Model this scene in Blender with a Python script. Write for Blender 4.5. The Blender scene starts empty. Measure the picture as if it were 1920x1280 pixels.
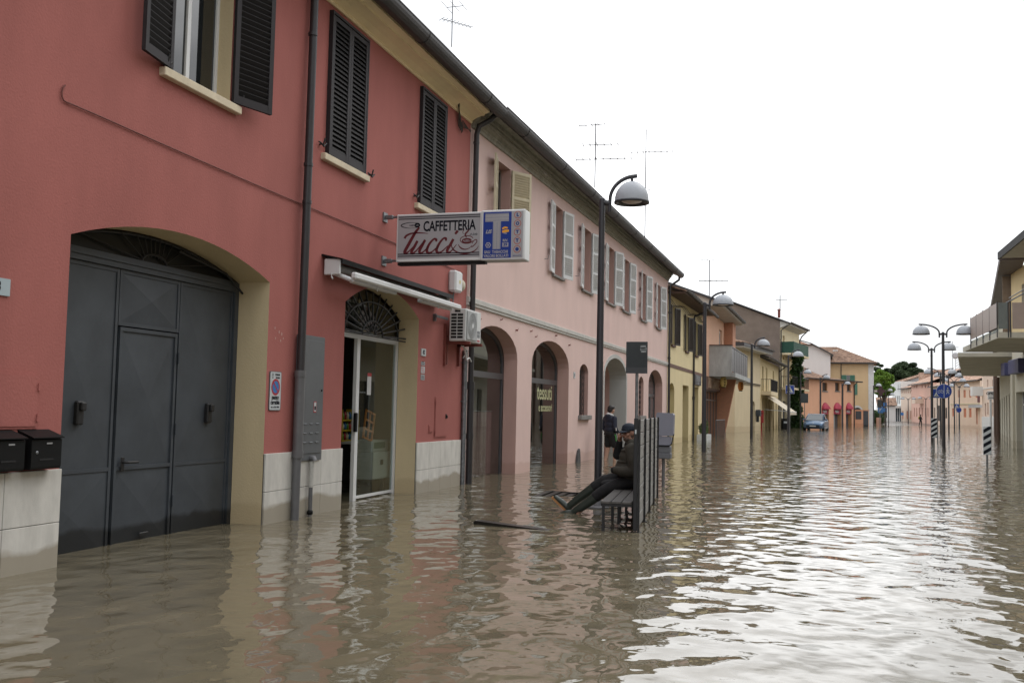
import bpy, bmesh, math, random
import numpy as np
from math import sin, cos, pi, radians, sqrt, atan2, tan, hypot
from mathutils import Vector, Matrix
from mathutils.geometry import tessellate_polygon
random.seed(7)
scene = bpy.context.scene
col = scene.collection

# ------------------------------------------------------------------ camera
CAMH = 1.4
YAW, PITCH, ROLL = radians(16.738), radians(3.807), radians(1.2)
FPX = 1867.0
_f = Vector((-sin(YAW)*cos(PITCH), cos(YAW)*cos(PITCH), sin(PITCH)))
_r = _f.cross(Vector((0, 0, 1))).normalized()
_d = _f.cross(_r)
CR = cos(ROLL)*_r - sin(ROLL)*_d
CD = sin(ROLL)*_r + cos(ROLL)*_d
cam = bpy.data.cameras.new('camera')
camo = bpy.data.objects.new('camera', cam)
col.objects.link(camo)
cam.sensor_width = 36.0
cam.lens = 36.0*FPX/1920.0
cam.clip_start = 0.05
cam.clip_end = 2500
m = Matrix((CR, -CD, -_f)).transposed().to_4x4()
m.translation = (0, 0, CAMH)
camo.matrix_world = m
scene.camera = camo

# ------------------------------------------------------------------ light
scene.view_settings.view_transform = 'Standard'
scene.view_settings.look = 'None'
scene.view_settings.exposure = 0.12
scene.view_settings.gamma = 1.0
SUN_EL, SUN_AZ = radians(52), radians(35)      # azimuth from +Y towards +X
world = bpy.data.worlds.new('World')
scene.world = world
world.use_nodes = True
wn, wl = world.node_tree.nodes, world.node_tree.links
wn.clear()
wo = wn.new('ShaderNodeOutputWorld')
bg = wn.new('ShaderNodeBackground')
bg.inputs['Strength'].default_value = 0.12
sky = wn.new('ShaderNodeTexSky')
sky.sky_type = 'NISHITA'
sky.sun_disc = False
sky.sun_elevation = SUN_EL
sky.sun_rotation = SUN_AZ
sky.air_density = 1.0
sky.dust_density = 3.0
tc = wn.new('ShaderNodeTexCoord')
mp = wn.new('ShaderNodeMapping')
mp.inputs['Scale'].default_value = (1.0, 1.0, 2.6)
n1 = wn.new('ShaderNodeTexNoise')
n1.inputs['Scale'].default_value = 1.7
n1.inputs['Detail'].default_value = 6
n1.inputs['Roughness'].default_value = 0.55
rmp = wn.new('ShaderNodeValToRGB')
rmp.color_ramp.elements[0].position = 0.41
rmp.color_ramp.elements[0].color = (6.9, 7.1, 7.4, 1)
rmp.color_ramp.elements[1].position = 0.66
rmp.color_ramp.elements[1].color = (17.5, 17.6, 17.8, 1)
_e = rmp.color_ramp.elements.new(0.52)
_e.color = (8.9, 9.05, 9.25, 1)
mixw = wn.new('ShaderNodeMix')
mixw.data_type = 'RGBA'
mixw.inputs[0].default_value = 0.9
# overcast gradient: brighter overhead
sep = wn.new('ShaderNodeSeparateXYZ')
mr = wn.new('ShaderNodeMapRange')
mr.inputs['From Min'].default_value = 0.30
mr.inputs['From Max'].default_value = 1.0
mr.inputs['To Min'].default_value = 1.0
mr.inputs['To Max'].default_value = 1.75
vm = wn.new('ShaderNodeVectorMath')
vm.operation = 'SCALE'
wl.new(tc.outputs['Generated'], mp.inputs['Vector'])
wl.new(mp.outputs['Vector'], n1.inputs['Vector'])
wl.new(n1.outputs['Fac'], rmp.inputs['Fac'])
wl.new(sky.outputs['Color'], mixw.inputs[6])
wl.new(rmp.outputs['Color'], mixw.inputs[7])
wl.new(tc.outputs['Generated'], sep.inputs[0])
wl.new(sep.outputs['Z'], mr.inputs['Value'])
wl.new(mixw.outputs[2], vm.inputs[0])
wl.new(mr.outputs[0], vm.inputs['Scale'])
wl.new(vm.outputs[0], bg.inputs['Color'])
wl.new(bg.outputs[0], wo.inputs['Surface'])
sl = bpy.data.lights.new('sun', 'SUN')
sl.energy = 0.7
sl.angle = radians(25)
sl.color = (1.0, 0.97, 0.92)
so = bpy.data.objects.new('sun', sl)
col.objects.link(so)
sd = Vector((sin(SUN_AZ)*cos(SUN_EL), cos(SUN_AZ)*cos(SUN_EL), sin(SUN_EL)))
so.rotation_euler = sd.to_track_quat('Z', 'Y').to_euler()

# ------------------------------------------------------------------ helpers
def ray(px, py):
    return CR*((px-960)/FPX) + CD*((py-640)/FPX) + _f
def at(px, y, py=780):
    d = ray(px, py); t = y/d.y
    return d.x*t
def zat(px, py, y):
    d = ray(px, py); t = y/d.y
    return CAMH + d.z*t

MATS = {}
def nodes_of(m):
    return m.node_tree.nodes, m.node_tree.links
def mat(name, color=None, rough=0.8, metal=0.0, var=0.12, scale=3.0, bump=0.0, bscale=60.0, spec=0.5, streak=False, tide=None, tint=None):
    """principled material, gentle noise variation of the colour itself"""
    if name in MATS: return MATS[name]
    m = bpy.data.materials.new(name); m.use_nodes = True
    n, l = nodes_of(m)
    b = n['Principled BSDF']
    b.inputs['Roughness'].default_value = rough
    b.inputs['Metallic'].default_value = metal
    b.inputs['Specular IOR Level'].default_value = spec
    c = color
    t = n.new('ShaderNodeTexCoord')
    if var > 0:
        nz = n.new('ShaderNodeTexNoise'); nz.inputs['Scale'].default_value = scale; nz.inputs['Detail'].default_value = 8; nz.inputs['Roughness'].default_value = 0.62
        mpn = n.new('ShaderNodeMapping')
        mpn.inputs['Scale'].default_value = (1.4, 1.4, 0.5) if streak else (1, 1, 1)
        l.new(t.outputs['Object'], mpn.inputs[0]); l.new(mpn.outputs[0], nz.inputs['Vector'])
        r = n.new('ShaderNodeValToRGB')
        r.color_ramp.elements[0].position = 0.28; r.color_ramp.elements[1].position = 0.72
        a = tint or (1, 1, 1)
        r.color_ramp.elements[0].color = (c[0]*(1-var)*a[0], c[1]*(1-var)*a[1], c[2]*(1-var)*a[2], 1)
        r.color_ramp.elements[1].color = (min(1, c[0]*(1+var)), min(1, c[1]*(1+var)), min(1, c[2]*(1+var)), 1)
        l.new(nz.outputs['Fac'], r.inputs['Fac'])
        out = r.outputs['Color']
        if tide:            # tide mark left by the flood: damp, dirty band with an uneven top edge
            h, tcol = tide[:2]
            sp = n.new('ShaderNodeSeparateXYZ'); l.new(t.outputs['Object'], sp.inputs[0])
            n2 = n.new('ShaderNodeTexNoise'); n2.inputs['Scale'].default_value = 1.6; n2.inputs['Detail'].default_value = 5
            l.new(t.outputs['Object'], n2.inputs['Vector'])
            ma = n.new('ShaderNodeMath'); ma.operation = 'MULTIPLY_ADD'; ma.inputs[1].default_value = -0.34; l.new(n2.outputs['Fac'], ma.inputs[0]); l.new(sp.outputs['Z'], ma.inputs[2])
            mr_ = n.new('ShaderNodeMapRange'); mr_.inputs['From Min'].default_value = h-0.19; mr_.inputs['From Max'].default_value = h-0.14
            mr_.inputs['To Min'].default_value = tide[2] if len(tide) > 2 else 0.75; mr_.inputs['To Max'].default_value = 0.0
            l.new(ma.outputs[0], mr_.inputs['Value'])
            mx = n.new('ShaderNodeMix'); mx.data_type = 'RGBA'
            l.new(mr_.outputs[0], mx.inputs[0]); l.new(out, mx.inputs[6]); mx.inputs[7].default_value = (*tcol, 1)
            out = mx.outputs[2]
        l.new(out, b.inputs['Base Color'])
    else:
        b.inputs['Base Color'].default_value = (*c, 1)
    if bump > 0:
        nb = n.new('ShaderNodeTexNoise'); nb.inputs['Scale'].default_value = bscale; nb.inputs['Detail'].default_value = 5
        l.new(t.outputs['Object'], nb.inputs['Vector'])
        bu = n.new('ShaderNodeBump'); bu.inputs['Strength'].default_value = bump; bu.inputs['Distance'].default_value = 0.01
        l.new(nb.outputs['Fac'], bu.inputs['Height']); l.new(bu.outputs[0], b.inputs['Normal'])
    MATS[name] = m
    return m
def plaster(name, c, tide=True, var=0.10, tidec=None, h=0.30):
    tc_ = tidec or (c[0]*0.62, c[1]*0.56, c[2]*0.5)
    return mat(name, c, 0.92, var=var, scale=0.9, bump=0.35, bscale=45, spec=0.25, streak=True, tide=(h, tc_, 0.34) if tide else None)
def glass(name, tint=(0.75, 0.8, 0.78), refl=1.0):
    if name in MATS: return MATS[name]
    m = bpy.data.materials.new(name); m.use_nodes = True
    n, l = nodes_of(m); n.clear()
    o = n.new('ShaderNodeOutputMaterial'); tr = n.new('ShaderNodeBsdfTransparent'); gl = n.new('ShaderNodeBsdfGlossy')
    tr.inputs['Color'].default_value = (*tint, 1); gl.inputs['Roughness'].default_value = 0.01
    gl.inputs['Color'].default_value = (0.9, 0.92, 0.92, 1)
    fr = n.new('ShaderNodeLayerWeight'); fr.inputs['Blend'].default_value = 0.5
    pw_ = n.new('ShaderNodeMath'); pw_.operation = 'POWER'; pw_.inputs[1].default_value = 4.0; l.new(fr.outputs['Facing'], pw_.inputs[0])
    ma = n.new('ShaderNodeMath'); ma.operation = 'MULTIPLY_ADD'; ma.inputs[1].default_value = 0.9; ma.inputs[2].default_value = 0.07*refl; ma.use_clamp = True
    mx = n.new('ShaderNodeMixShader')
    l.new(pw_.outputs[0], ma.inputs[0]); l.new(ma.outputs[0], mx.inputs[0]); l.new(tr.outputs[0], mx.inputs[1]); l.new(gl.outputs[0], mx.inputs[2]); l.new(mx.outputs[0], o.inputs[0])
    MATS[name] = m
    return m

class MB:
    """collects faces, builds one mesh object"""
    def __init__(s): s.v = []; s.f = []; s.mi = []; s.sm = []
    def add(s, vs, fs, mi=0, smooth=False):
        b = len(s.v); s.v += [tuple(p) for p in vs]
        for f in fs: s.f.append(tuple(b+i for i in f)); s.mi.append(mi); s.sm.append(smooth)
        return s
    def box(s, x0, x1, y0, y1, z0, z1, mi=0, M=None):
        vs = [Vector((x, y, z)) for z in (z0, z1) for (x, y) in ((x0, y0), (x1, y0), (x1, y1), (x0, y1))]
        if M is not None: vs = [M @ p for p in vs]
        return s.add(vs, [(0, 3, 2, 1), (4, 5, 6, 7), (0, 1, 5, 4), (1, 2, 6, 5), (2, 3, 7, 6), (3, 0, 4, 7)], mi)
    def bbox(s, x0, x1, y0, y1, z0, z1, r=0.01, mi=0, M=None):
        """box with all edges chamfered"""
        vs = []; 
        xs, ys, zs = (x0, x1), (y0, y1), (z0, z1)
        idx = {}
        for i in (0, 1):
            for j in (0, 1):
                for k in (0, 1):
                    sx, sy, sz = (1, -1)[i], (1, -1)[j], (1, -1)[k]
                    x, y, z = xs[i], ys[j], zs[k]
                    idx[i, j, k, 'x'] = len(vs); vs.append(Vector((x, y+sy*r, z+sz*r)))
                    idx[i, j, k, 'y'] = len(vs); vs.append(Vector((x+sx*r, y, z+sz*r)))
                    idx[i, j, k, 'z'] = len(vs); vs.append(Vector((x+sx*r, y+sy*r, z)))
        fs = []
        for i in (0, 1): fs.append([idx[i, 0, 0, 'x'], idx[i, 1, 0, 'x'], idx[i, 1, 1, 'x'], idx[i, 0, 1, 'x']])
        for j in (0, 1): fs.append([idx[0, j, 0, 'y'], idx[1, j, 0, 'y'], idx[1, j, 1, 'y'], idx[0, j, 1, 'y']])
        for k in (0, 1): fs.append([idx[0, 0, k, 'z'], idx[1, 0, k, 'z'], idx[1, 1, k, 'z'], idx[0, 1, k, 'z']])
        for i in (0, 1):
            for j in (0, 1): fs.append([idx[i, j, 0, 'x'], idx[i, j, 1, 'x'], idx[i, j, 1, 'y'], idx[i, j, 0, 'y']])
        for i in (0, 1):
            for k in (0, 1): fs.append([idx[i, 0, k, 'x'], idx[i, 1, k, 'x'], idx[i, 1, k, 'z'], idx[i, 0, k, 'z']])
        for j in (0, 1):
            for k in (0, 1): fs.append([idx[0, j, k, 'y'], idx[1, j, k, 'y'], idx[1, j, k, 'z'], idx[0, j, k, 'z']])
        for i in (0, 1):
            for j in (0, 1):
                for k in (0, 1): fs.append([idx[i, j, k, a] for a in 'xyz'])
        c = Vector(((x0+x1)/2, (y0+y1)/2, (z0+z1)/2))
        out = []
        for f in fs:
            p = [vs[q] for q in f]; nrm = (p[1]-p[0]).cross(p[2]-p[0])
            out.append(f if nrm.dot(sum(p, Vector())/len(p)-c) > 0 else f[::-1])
        if M is not None: vs = [M @ p for p in vs]
        return s.add(vs, out, mi)
    def quad(s, a, b, c, d, mi=0): return s.add([a, b, c, d], [(0, 1, 2, 3)], mi)
    def tube(s, path, r, n=8, mi=0, cap=True, smooth=True):
        """r: number or list"""
        P = [Vector(p) for p in path]; k = len(P)
        R = r if isinstance(r, (list, tuple)) else [r]*k
        vs = []; prev = None
        for i in range(k):
            t = (P[min(i+1, k-1)]-P[max(i-1, 0)])
            t = t.normalized() if t.length > 1e-9 else Vector((0, 0, 1))
            if prev is None:
                a = Vector((0, 0, 1)) if abs(t.z) < 0.9 else Vector((1, 0, 0))
                u = t.cross(a).normalized()
            else:
                u = (prev-t*prev.dot(t)).normalized()
            prev = u; w = t.cross(u)
            for j in range(n):
                an = 2*pi*j/n; vs.append(P[i]+R[i]*(cos(an)*u+sin(an)*w))
        fs = []
        for i in range(k-1):
            for j in range(n):
                fs.append((i*n+j, i*n+(j+1) % n, (i+1)*n+(j+1) % n, (i+1)*n+j))
        s.add(vs, fs, mi, smooth)
        if cap: s.add(vs[:n], [tuple(range(n))[::-1]], mi); s.add(vs[-n:], [tuple(range(n))], mi)
        return s
    def lathe(s, prof, n=24, c=(0, 0, 0), mi=0, smooth=True, axis='z', M=None):
        vs = []
        for (r, z) in prof:
            for j in range(n):
                a = 2*pi*j/n; p = Vector((r*cos(a), r*sin(a), z))
                if axis == 'y': p = Vector((p.x, p.z, p.y))
                if axis == 'x': p = Vector((p.z, p.x, p.y))
                p = p+Vector(c)
                vs.append(M @ p if M is not None else p)
        fs = []
        for i in range(len(prof)-1):
            for j in range(n): fs.append((i*n+j, i*n+(j+1) % n, (i+1)*n+(j+1) % n, (i+1)*n+j))
        return s.add(vs, fs, mi, smooth)
    def poly(s, pts2, f3, mi=0, holes=()):
        """flat polygon with holes; f3 maps (a,b) to a 3D point"""
        loops = [pts2]+list(holes)
        tri = tessellate_polygon([[Vector((a, b, 0)) for a, b in lp] for lp in loops])
        flat = [p for lp in loops for p in lp]
        return s.add([f3(*p) for p in flat], [tuple(t) for t in tri], mi)
    def extr(s, pts, ax, a0, a1, mi=0):
        """extrude closed 2D outline along an axis: 'y' -> pts are (x,z); 'x' -> (y,z); 'z' -> (x,y)"""
        f = {'y': lambda p, a: (p[0], a, p[1]), 'x': lambda p, a: (a, p[0], p[1]), 'z': lambda p, a: (p[0], p[1], a)}[ax]
        n = len(pts)
        s.poly(pts, lambda a, b: f((a, b), a0), mi); s.poly(pts, lambda a, b: f((a, b), a1), mi)
        vs = [f(p, a0) for p in pts]+[f(p, a1) for p in pts]
        return s.add(vs, [(i, (i+1) % n, n+(i+1) % n, n+i) for i in range(n)], mi)
    def mesh(s, name, mats, fix=False):
        me = bpy.data.meshes.new(name)
        me.from_pydata(s.v, [], s.f)
        for mt in (mats if isinstance(mats, (list, tuple)) else [mats]): me.materials.append(mt)
        me.polygons.foreach_set('material_index', s.mi)
        me.polygons.foreach_set('use_smooth', s.sm)
        me.update()
        if fix:
            bm = bmesh.new(); bm.from_mesh(me); bmesh.ops.remove_doubles(bm, verts=bm.verts, dist=1e-5)
            bmesh.ops.recalc_face_normals(bm, faces=bm.faces); bm.to_mesh(me); bm.free()
        return me
    def build(s, name, mats, parent=None, fix=False, **kw):
        return obj(name, s.mesh(name, mats, fix), parent, **kw)
def obj(name, me, parent=None, label=None, cat=None, group=None, kind=None, loc=None, rz=None):
    o = bpy.data.objects.new(name, me); col.objects.link(o)
    if parent is not None: o.parent = parent
    if loc is not None: o.location = loc
    if rz is not None: o.rotation_euler = (0, 0, rz)
    tag(o, label, cat, group, kind)
    return o
def tag(o, label=None, cat=None, group=None, kind=None):
    if label: o['label'] = label
    if cat: o['category'] = cat
    if group: o['group'] = group
    if kind: o['kind'] = kind
    return o
def thing(name, label, cat, loc=(0, 0, 0), rz=0.0, group=None):
    return obj(name, None, None, label, cat, group, None, loc, rz)
def copy_tree(o, parent=None):
    c = o.copy(); col.objects.link(c); c.parent = parent
    for ch in list(o.children): copy_tree(ch, c)
    return c
LEFT = pi/2
class Facade:
    """local x runs along the wall, y goes into the building, z up"""
    def __init__(s, ox, oy, rz): s.o = Vector((ox, oy)); s.rz = rz; s.u = Vector((cos(rz), sin(rz))); s.n = Vector((-sin(rz), cos(rz)))
    def uz(s, px, py, depth=0.0):
        d = ray(px, py); o = s.o+s.n*depth
        t = (o.x*s.n.x+o.y*s.n.y)/(d.x*s.n.x+d.y*s.n.y)
        p = Vector((d.x*t, d.y*t))-o
        return p.dot(s.u), CAMH+d.z*t
    def world(s, u, y, z=0): p = s.o+s.u*u+s.n*y; return (p.x, p.y, z)
def facade_between(ax, ay, bx, by): return Facade(ax, ay, atan2(by-ay, bx-ax)), hypot(bx-ax, by-ay)
def arch_pts(x0, x1, zs, rise, n=14):
    """from the right springing over the crown to the left springing (half ellipse)"""
    c, a = (x0+x1)/2, (x1-x0)/2
    return [(c+a*cos(pi*i/n), zs+rise*sin(pi*i/n)) for i in range(n+1)]
def seg_pts(x0, x1, zs, rise, n=14):
    a = (x1-x0)/2; R = (a*a+rise*rise)/(2*rise); c = (x0+x1)/2; th = math.asin(a/R)
    return [(c+R*sin(th-2*th*i/n), zs+rise-R+R*cos(th-2*th*i/n)) for i in range(n+1)]
def hole(o):
    """opening dict -> loop"""
    k = o.get('k', 'r')
    if k == 'r': return [(o['x0'], o['z0']), (o['x1'], o['z0']), (o['x1'], o['z1']), (o['x0'], o['z1'])]
    top = (arch_pts if k == 'a' else seg_pts)(o['x0'], o['x1'], o['z1'], o['rise'])
    return [(o['x0'], o['z0']), (o['x1'], o['z0'])]+top
def R(x0, x1, z0, z1, t=None): return dict(k='r', x0=x0, x1=x1, z0=z0, z1=z1, t=t)
def A(x0, x1, z0, z1, rise, t=None, k='a'): return dict(k=k, x0=x0, x1=x1, z0=z0, z1=z1, rise=rise, t=t)
def wall(parent, outline, ops, mats, t=0.3, name='wall', D=8.0, shell=True, y0=0.0):
    """front wall with openings and reveals; closed sides and back when shell"""
    mb = MB()
    loops = [hole(o) for o in ops]
    mb.poly(outline, lambda a, b: (a, y0, b), 0, loops)
    for o, lp in zip(ops, loops):
        tt = o.get('t') or t; n = len(lp)
        vs = [(a, y0, b) for a, b in lp]+[(a, y0+tt, b) for a, b in lp]
        mb.add(vs, [(i, (i+1) % n, n+(i+1) % n, n+i) for i in range(n)], 1)
    if shell:
        n = len(outline)
        vs = [(a, y0, b) for a, b in outline]+[(a, y0+D, b) for a, b in outline]
        mb.add(vs, [(i, (i+1) % n, n+(i+1) % n, n+i) for i in range(n)], 0)
        mb.poly(outline, lambda a, b: (a, y0+D, b), 0)
    return mb.build(name, mats, parent)
def rect(x0, x1, z0, z1): return [(x0, z0), (x1, z0), (x1, z1), (x0, z1)]
def text(mb, body, x, z, size, M, mi=0, align='CENTER', sx=1.0, bold=0.0, shear=0.0, ext=0.0015, spacing=1.0):
    """built-in lettering as mesh; M maps (a, b, depth towards the reader) to the sign's space"""
    cu = bpy.data.curves.new('t', 'FONT'); cu.body = body; cu.size = size; cu.align_x = align; cu.align_y = 'CENTER'
    cu.offset = bold; cu.shear = shear; cu.extrude = ext; cu.space_character = spacing; cu.resolution_u = 3
    o = bpy.data.objects.new('t', cu); col.objects.link(o)
    bpy.context.view_layer.update()
    me = bpy.data.meshes.new_from_object(o.evaluated_get(bpy.context.evaluated_depsgraph_get()))
    mb.add([M(x+v.co.x*sx, z+v.co.y, v.co.z+ext) for v in me.vertices], [tuple(p.vertices) for p in me.polygons], mi)
    bpy.data.objects.remove(o); bpy.data.curves.remove(cu); bpy.data.meshes.remove(me)
def ribbon(mb, pts, widths, M, mi=0, d=0.002):
    """flat painted stroke of varying width, smoothed through pts"""
    P = [Vector((a, b)) for a, b in pts]
    Q = []; W = []
    for i in range(len(P)-1):
        p0, p1, p2, p3 = P[max(i-1, 0)], P[i], P[i+1], P[min(i+2, len(P)-1)]
        for k in range(6):
            t = k/6
            Q.append(0.5*((2*p1)+(p2-p0)*t+(2*p0-5*p1+4*p2-p3)*t*t+(3*p1-p0-3*p2+p3)*t**3)); W.append(widths[i]*(1-t)+widths[i+1]*t)
    Q.append(P[-1]); W.append(widths[-1])
    vs = []
    for i, q in enumerate(Q):
        t = (Q[min(i+1, len(Q)-1)]-Q[max(i-1, 0)]); t = t.normalized() if t.length > 1e-9 else Vector((1, 0)); nn = Vector((-t.y, t.x))
        vs += [M(*(q+nn*W[i]/2), d), M(*(q-nn*W[i]/2), d)]
    mb.add(vs, [(2*i, 2*i+1, 2*i+3, 2*i+2) for i in range(len(Q)-1)], mi)
def disc(mb, x, z, r, M, mi=0, d=0.002, n=28, r2=None, sx=1.0):
    vs = [M(x+r*cos(2*pi*i/n)*sx, z+r*sin(2*pi*i/n), d) for i in range(n)]
    if r2 is None: mb.add(vs, [tuple(range(n))], mi)
    else:
        vs += [M(x+r2*cos(2*pi*i/n)*sx, z+r2*sin(2*pi*i/n), d) for i in range(n)]
        mb.add(vs, [(i, (i+1) % n, n+(i+1) % n, n+i) for i in range(n)], mi)

# ------------------------------------------------------------------ materials
M_red = plaster('red_plaster', (0.335, 0.118, 0.103), tide=True, var=.12, h=0.3)
M_reveal = plaster('cream_reveal', (0.56, 0.46, 0.29), h=0.22)
M_marble = mat('travertine', (0.56, 0.545, 0.505), 0.55, var=0.16, scale=5, bump=0.15, bscale=120, streak=True, tide=(0.21, (0.30, 0.265, 0.205), .9))
M_iron = mat('grey_door_paint', (0.046, 0.054, 0.064), 0.5, var=0.22, scale=3, tide=(0.17, (0.010, 0.0115, 0.013), .9))
M_shut = mat('dark_shutter_paint', (0.026, 0.023, 0.025), 0.6, var=0.1, scale=5, spec=.25)
M_slat = mat('dark_shutter_slats', (0.016, 0.0145, 0.015), 0.65, var=0.1, scale=5, spec=.2)
M_sill = mat('cream_stone_sill', (0.58, 0.50, 0.36), 0.7, var=0.12, scale=8, bump=0.2)
M_cream = plaster('cream_cornice', (0.80, 0.67, 0.43), tide=False)
M_gutter = mat('dark_gutter_metal', (0.030, 0.028, 0.029), 0.5, 0.0, var=0.15, scale=4)
M_pipe = mat('brown_pipe_metal', (0.028, 0.026, 0.028), 0.45, 0.0, var=0.15, scale=4)
M_pipeg = mat('grey_pipe', (0.13, 0.13, 0.135), 0.45, 0.2, var=0.15, scale=6)
M_galv = mat('galvanised', (0.19, 0.20, 0.21), 0.45, 0.6, var=0.35, scale=18)
M_white = mat('white_metal', (0.62, 0.63, 0.63), 0.4, var=0.05)
M_alu = mat('aluminium_frame', (0.66, 0.67, 0.67), 0.4, 0.0, var=0.05)
M_black = mat('black_plastic', (0.006, 0.0065, 0.007), 0.5, var=0.1, spec=.2)
M_bl2 = mat('black_iron', (0.012, 0.012, 0.013), 0.5, var=0.15)
M_dark = mat('dark_interior', (0.012, 0.012, 0.012), 0.9, var=0.2)
M_pane = mat('dark_window_glass', (0.012, 0.014, 0.015), 0.04, var=0.1, spec=0.9)
M_glass = glass('shop_glass')
M_cab = mat('cabinet_grey', (0.105, 0.112, 0.118), 0.45, var=0.1, scale=6)
M_redpt = mat('bracket_red', (0.16, 0.035, 0.025), 0.6, var=0.2)
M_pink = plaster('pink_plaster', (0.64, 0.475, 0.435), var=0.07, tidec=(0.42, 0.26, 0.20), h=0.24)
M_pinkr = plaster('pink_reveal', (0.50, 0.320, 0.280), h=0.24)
M_trim = mat('pale_trim', (0.47, 0.46, 0.43), 0.8, var=0.12, scale=3, streak=True)
M_corn2 = mat('weathered_cornice', (0.27, 0.26, 0.215), 0.85, var=0.3, scale=5, streak=True)
M_wshut = mat('white_shutter_paint', (0.56, 0.57, 0.57), 0.55, var=0.08, scale=6)
M_wshut2 = mat('shutter_reflected_yellow', (0.52, 0.46, 0.32), 0.55, var=0.1, scale=6)  # yellowish reflected light put into the white shutter colour
M_gsill = mat('grey_sill', (0.20, 0.19, 0.18), 0.8, var=0.15)
M_tile = None
M_wood = mat('bench_wood', (0.085, 0.08, 0.075), 0.7, var=0.3, scale=14)
M_benchm = mat('bench_steel', (0.013, 0.013, 0.014), 0.4, 0.3, var=0.1)
M_lampm = mat('lamp_steel', (0.030, 0.030, 0.035), 0.45, 0.0, var=0.12, scale=5)
M_dome = mat('lamp_dome', (0.33, 0.35, 0.38), 0.5, 0.0, var=0.06)
M_domei = mat('lamp_inside', (0.10, 0.10, 0.11), 0.6)
M_lens = mat('lamp_lens', (0.5, 0.42, 0.38), 0.2)
def tilemat(name='roof_tiles', a=(0.13, 0.075, 0.05), b=(0.36, 0.235, 0.165)):
    m = bpy.data.materials.new(name); m.use_nodes = True; n, l = nodes_of(m); bs = n['Principled BSDF']; bs.inputs['Roughness'].default_value = 0.85
    t = n.new('ShaderNodeTexCoord'); v = n.new('ShaderNodeTexVoronoi'); v.inputs['Scale'].default_value = 3.2
    l.new(t.outputs['Object'], v.inputs['Vector']); r = n.new('ShaderNodeValToRGB')
    nz = n.new('ShaderNodeTexNoise'); nz.inputs['Scale'].default_value = 9; l.new(t.outputs['Object'], nz.inputs['Vector'])
    mx = n.new('ShaderNodeMath'); mx.operation = 'MULTIPLY_ADD'; mx.inputs[1].default_value = 0.55
    sp = n.new('ShaderNodeSeparateColor'); l.new(v.outputs['Color'], sp.inputs[0]); l.new(sp.outputs[0], mx.inputs[0])
    m2 = n.new('ShaderNodeMath'); m2.operation = 'MULTIPLY'; m2.inputs[1].default_value = 0.6; l.new(nz.outputs['Fac'], m2.inputs[0]); l.new(m2.outputs[0], mx.inputs[2])
    r.color_ramp.elements[0].color = (*a, 1); r.color_ramp.elements[1].color = (*b, 1); r.color_ramp.elements[0].position = 0.25; r.color_ramp.elements[1].position = 0.8
    l.new(mx.outputs[0], r.inputs['Fac']); l.new(r.outputs['Color'], bs.inputs['Base Color'])
    return m
M_tile = tilemat()
M_tile2 = tilemat('pale_roof_tiles', (0.30, 0.17, 0.12), (0.52, 0.36, 0.27))

def tile_roof(parent, quad, name='roof', m=None, pitch=0.24, row=0.42, th=0.06):
    """pantile roof: quad = eave-left, eave-right, ridge-right, ridge-left; wavy courses stepping up the slope"""
    a, b, c, d = [Vector(p) for p in quad]
    W = (b-a).length; L = ((d-a).length+(c-b).length)/2
    nc = max(2, int(W/pitch)); nr = max(2, int(L/row)); q = 4
    nrm = (b-a).cross(d-a).normalized()
    if nrm.z < 0: nrm = -nrm
    mb = MB()
    for j in range(nr):
        t0, t1 = j/nr, (j+1)/nr
        rows = []
        for t, lift in ((t0, 0.035), (t1, 0.0)):
            l_, r_ = a.lerp(d, t), b.lerp(c, t)
            rows.append([l_.lerp(r_, i/(nc*q))+nrm*(lift+0.045*abs(sin(pi*i/q))) for i in range(nc*q+1)])
        n = nc*q+1
        lo = [p-nrm*0.045 for p in rows[0]]
        mb.add(lo+rows[0]+rows[1], [(i, i+1, n+i+1, n+i) for i in range(n-1)]+[(n+i, n+i+1, 2*n+i+1, 2*n+i) for i in range(n-1)], 0)
    u = [p-nrm*th for p in (a, b, c, d)]
    mb.add([a, b, c, d]+u, [(4, 7, 6, 5), (0, 4, 5, 1), (1, 5, 6, 2), (2, 6, 7, 3), (3, 7, 4, 0)], 1)
    return mb.build(name, [m or M_tile, M_gutter], parent)
def plain_roof(parent, quad, m, name='roof', th=0.12):
    a, b, c, d = [Vector(p) for p in quad]
    n = (b-a).cross(d-a).normalized(); n = n if n.z > 0 else -n
    u = [p-n*th for p in (a, b, c, d)]
    return MB().add([a, b, c, d]+u, [(0, 1, 2, 3), (4, 7, 6, 5), (0, 4, 5, 1), (1, 5, 6, 2), (2, 6, 7, 3), (3, 7, 4, 0)]).build(name, m, parent)

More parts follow.
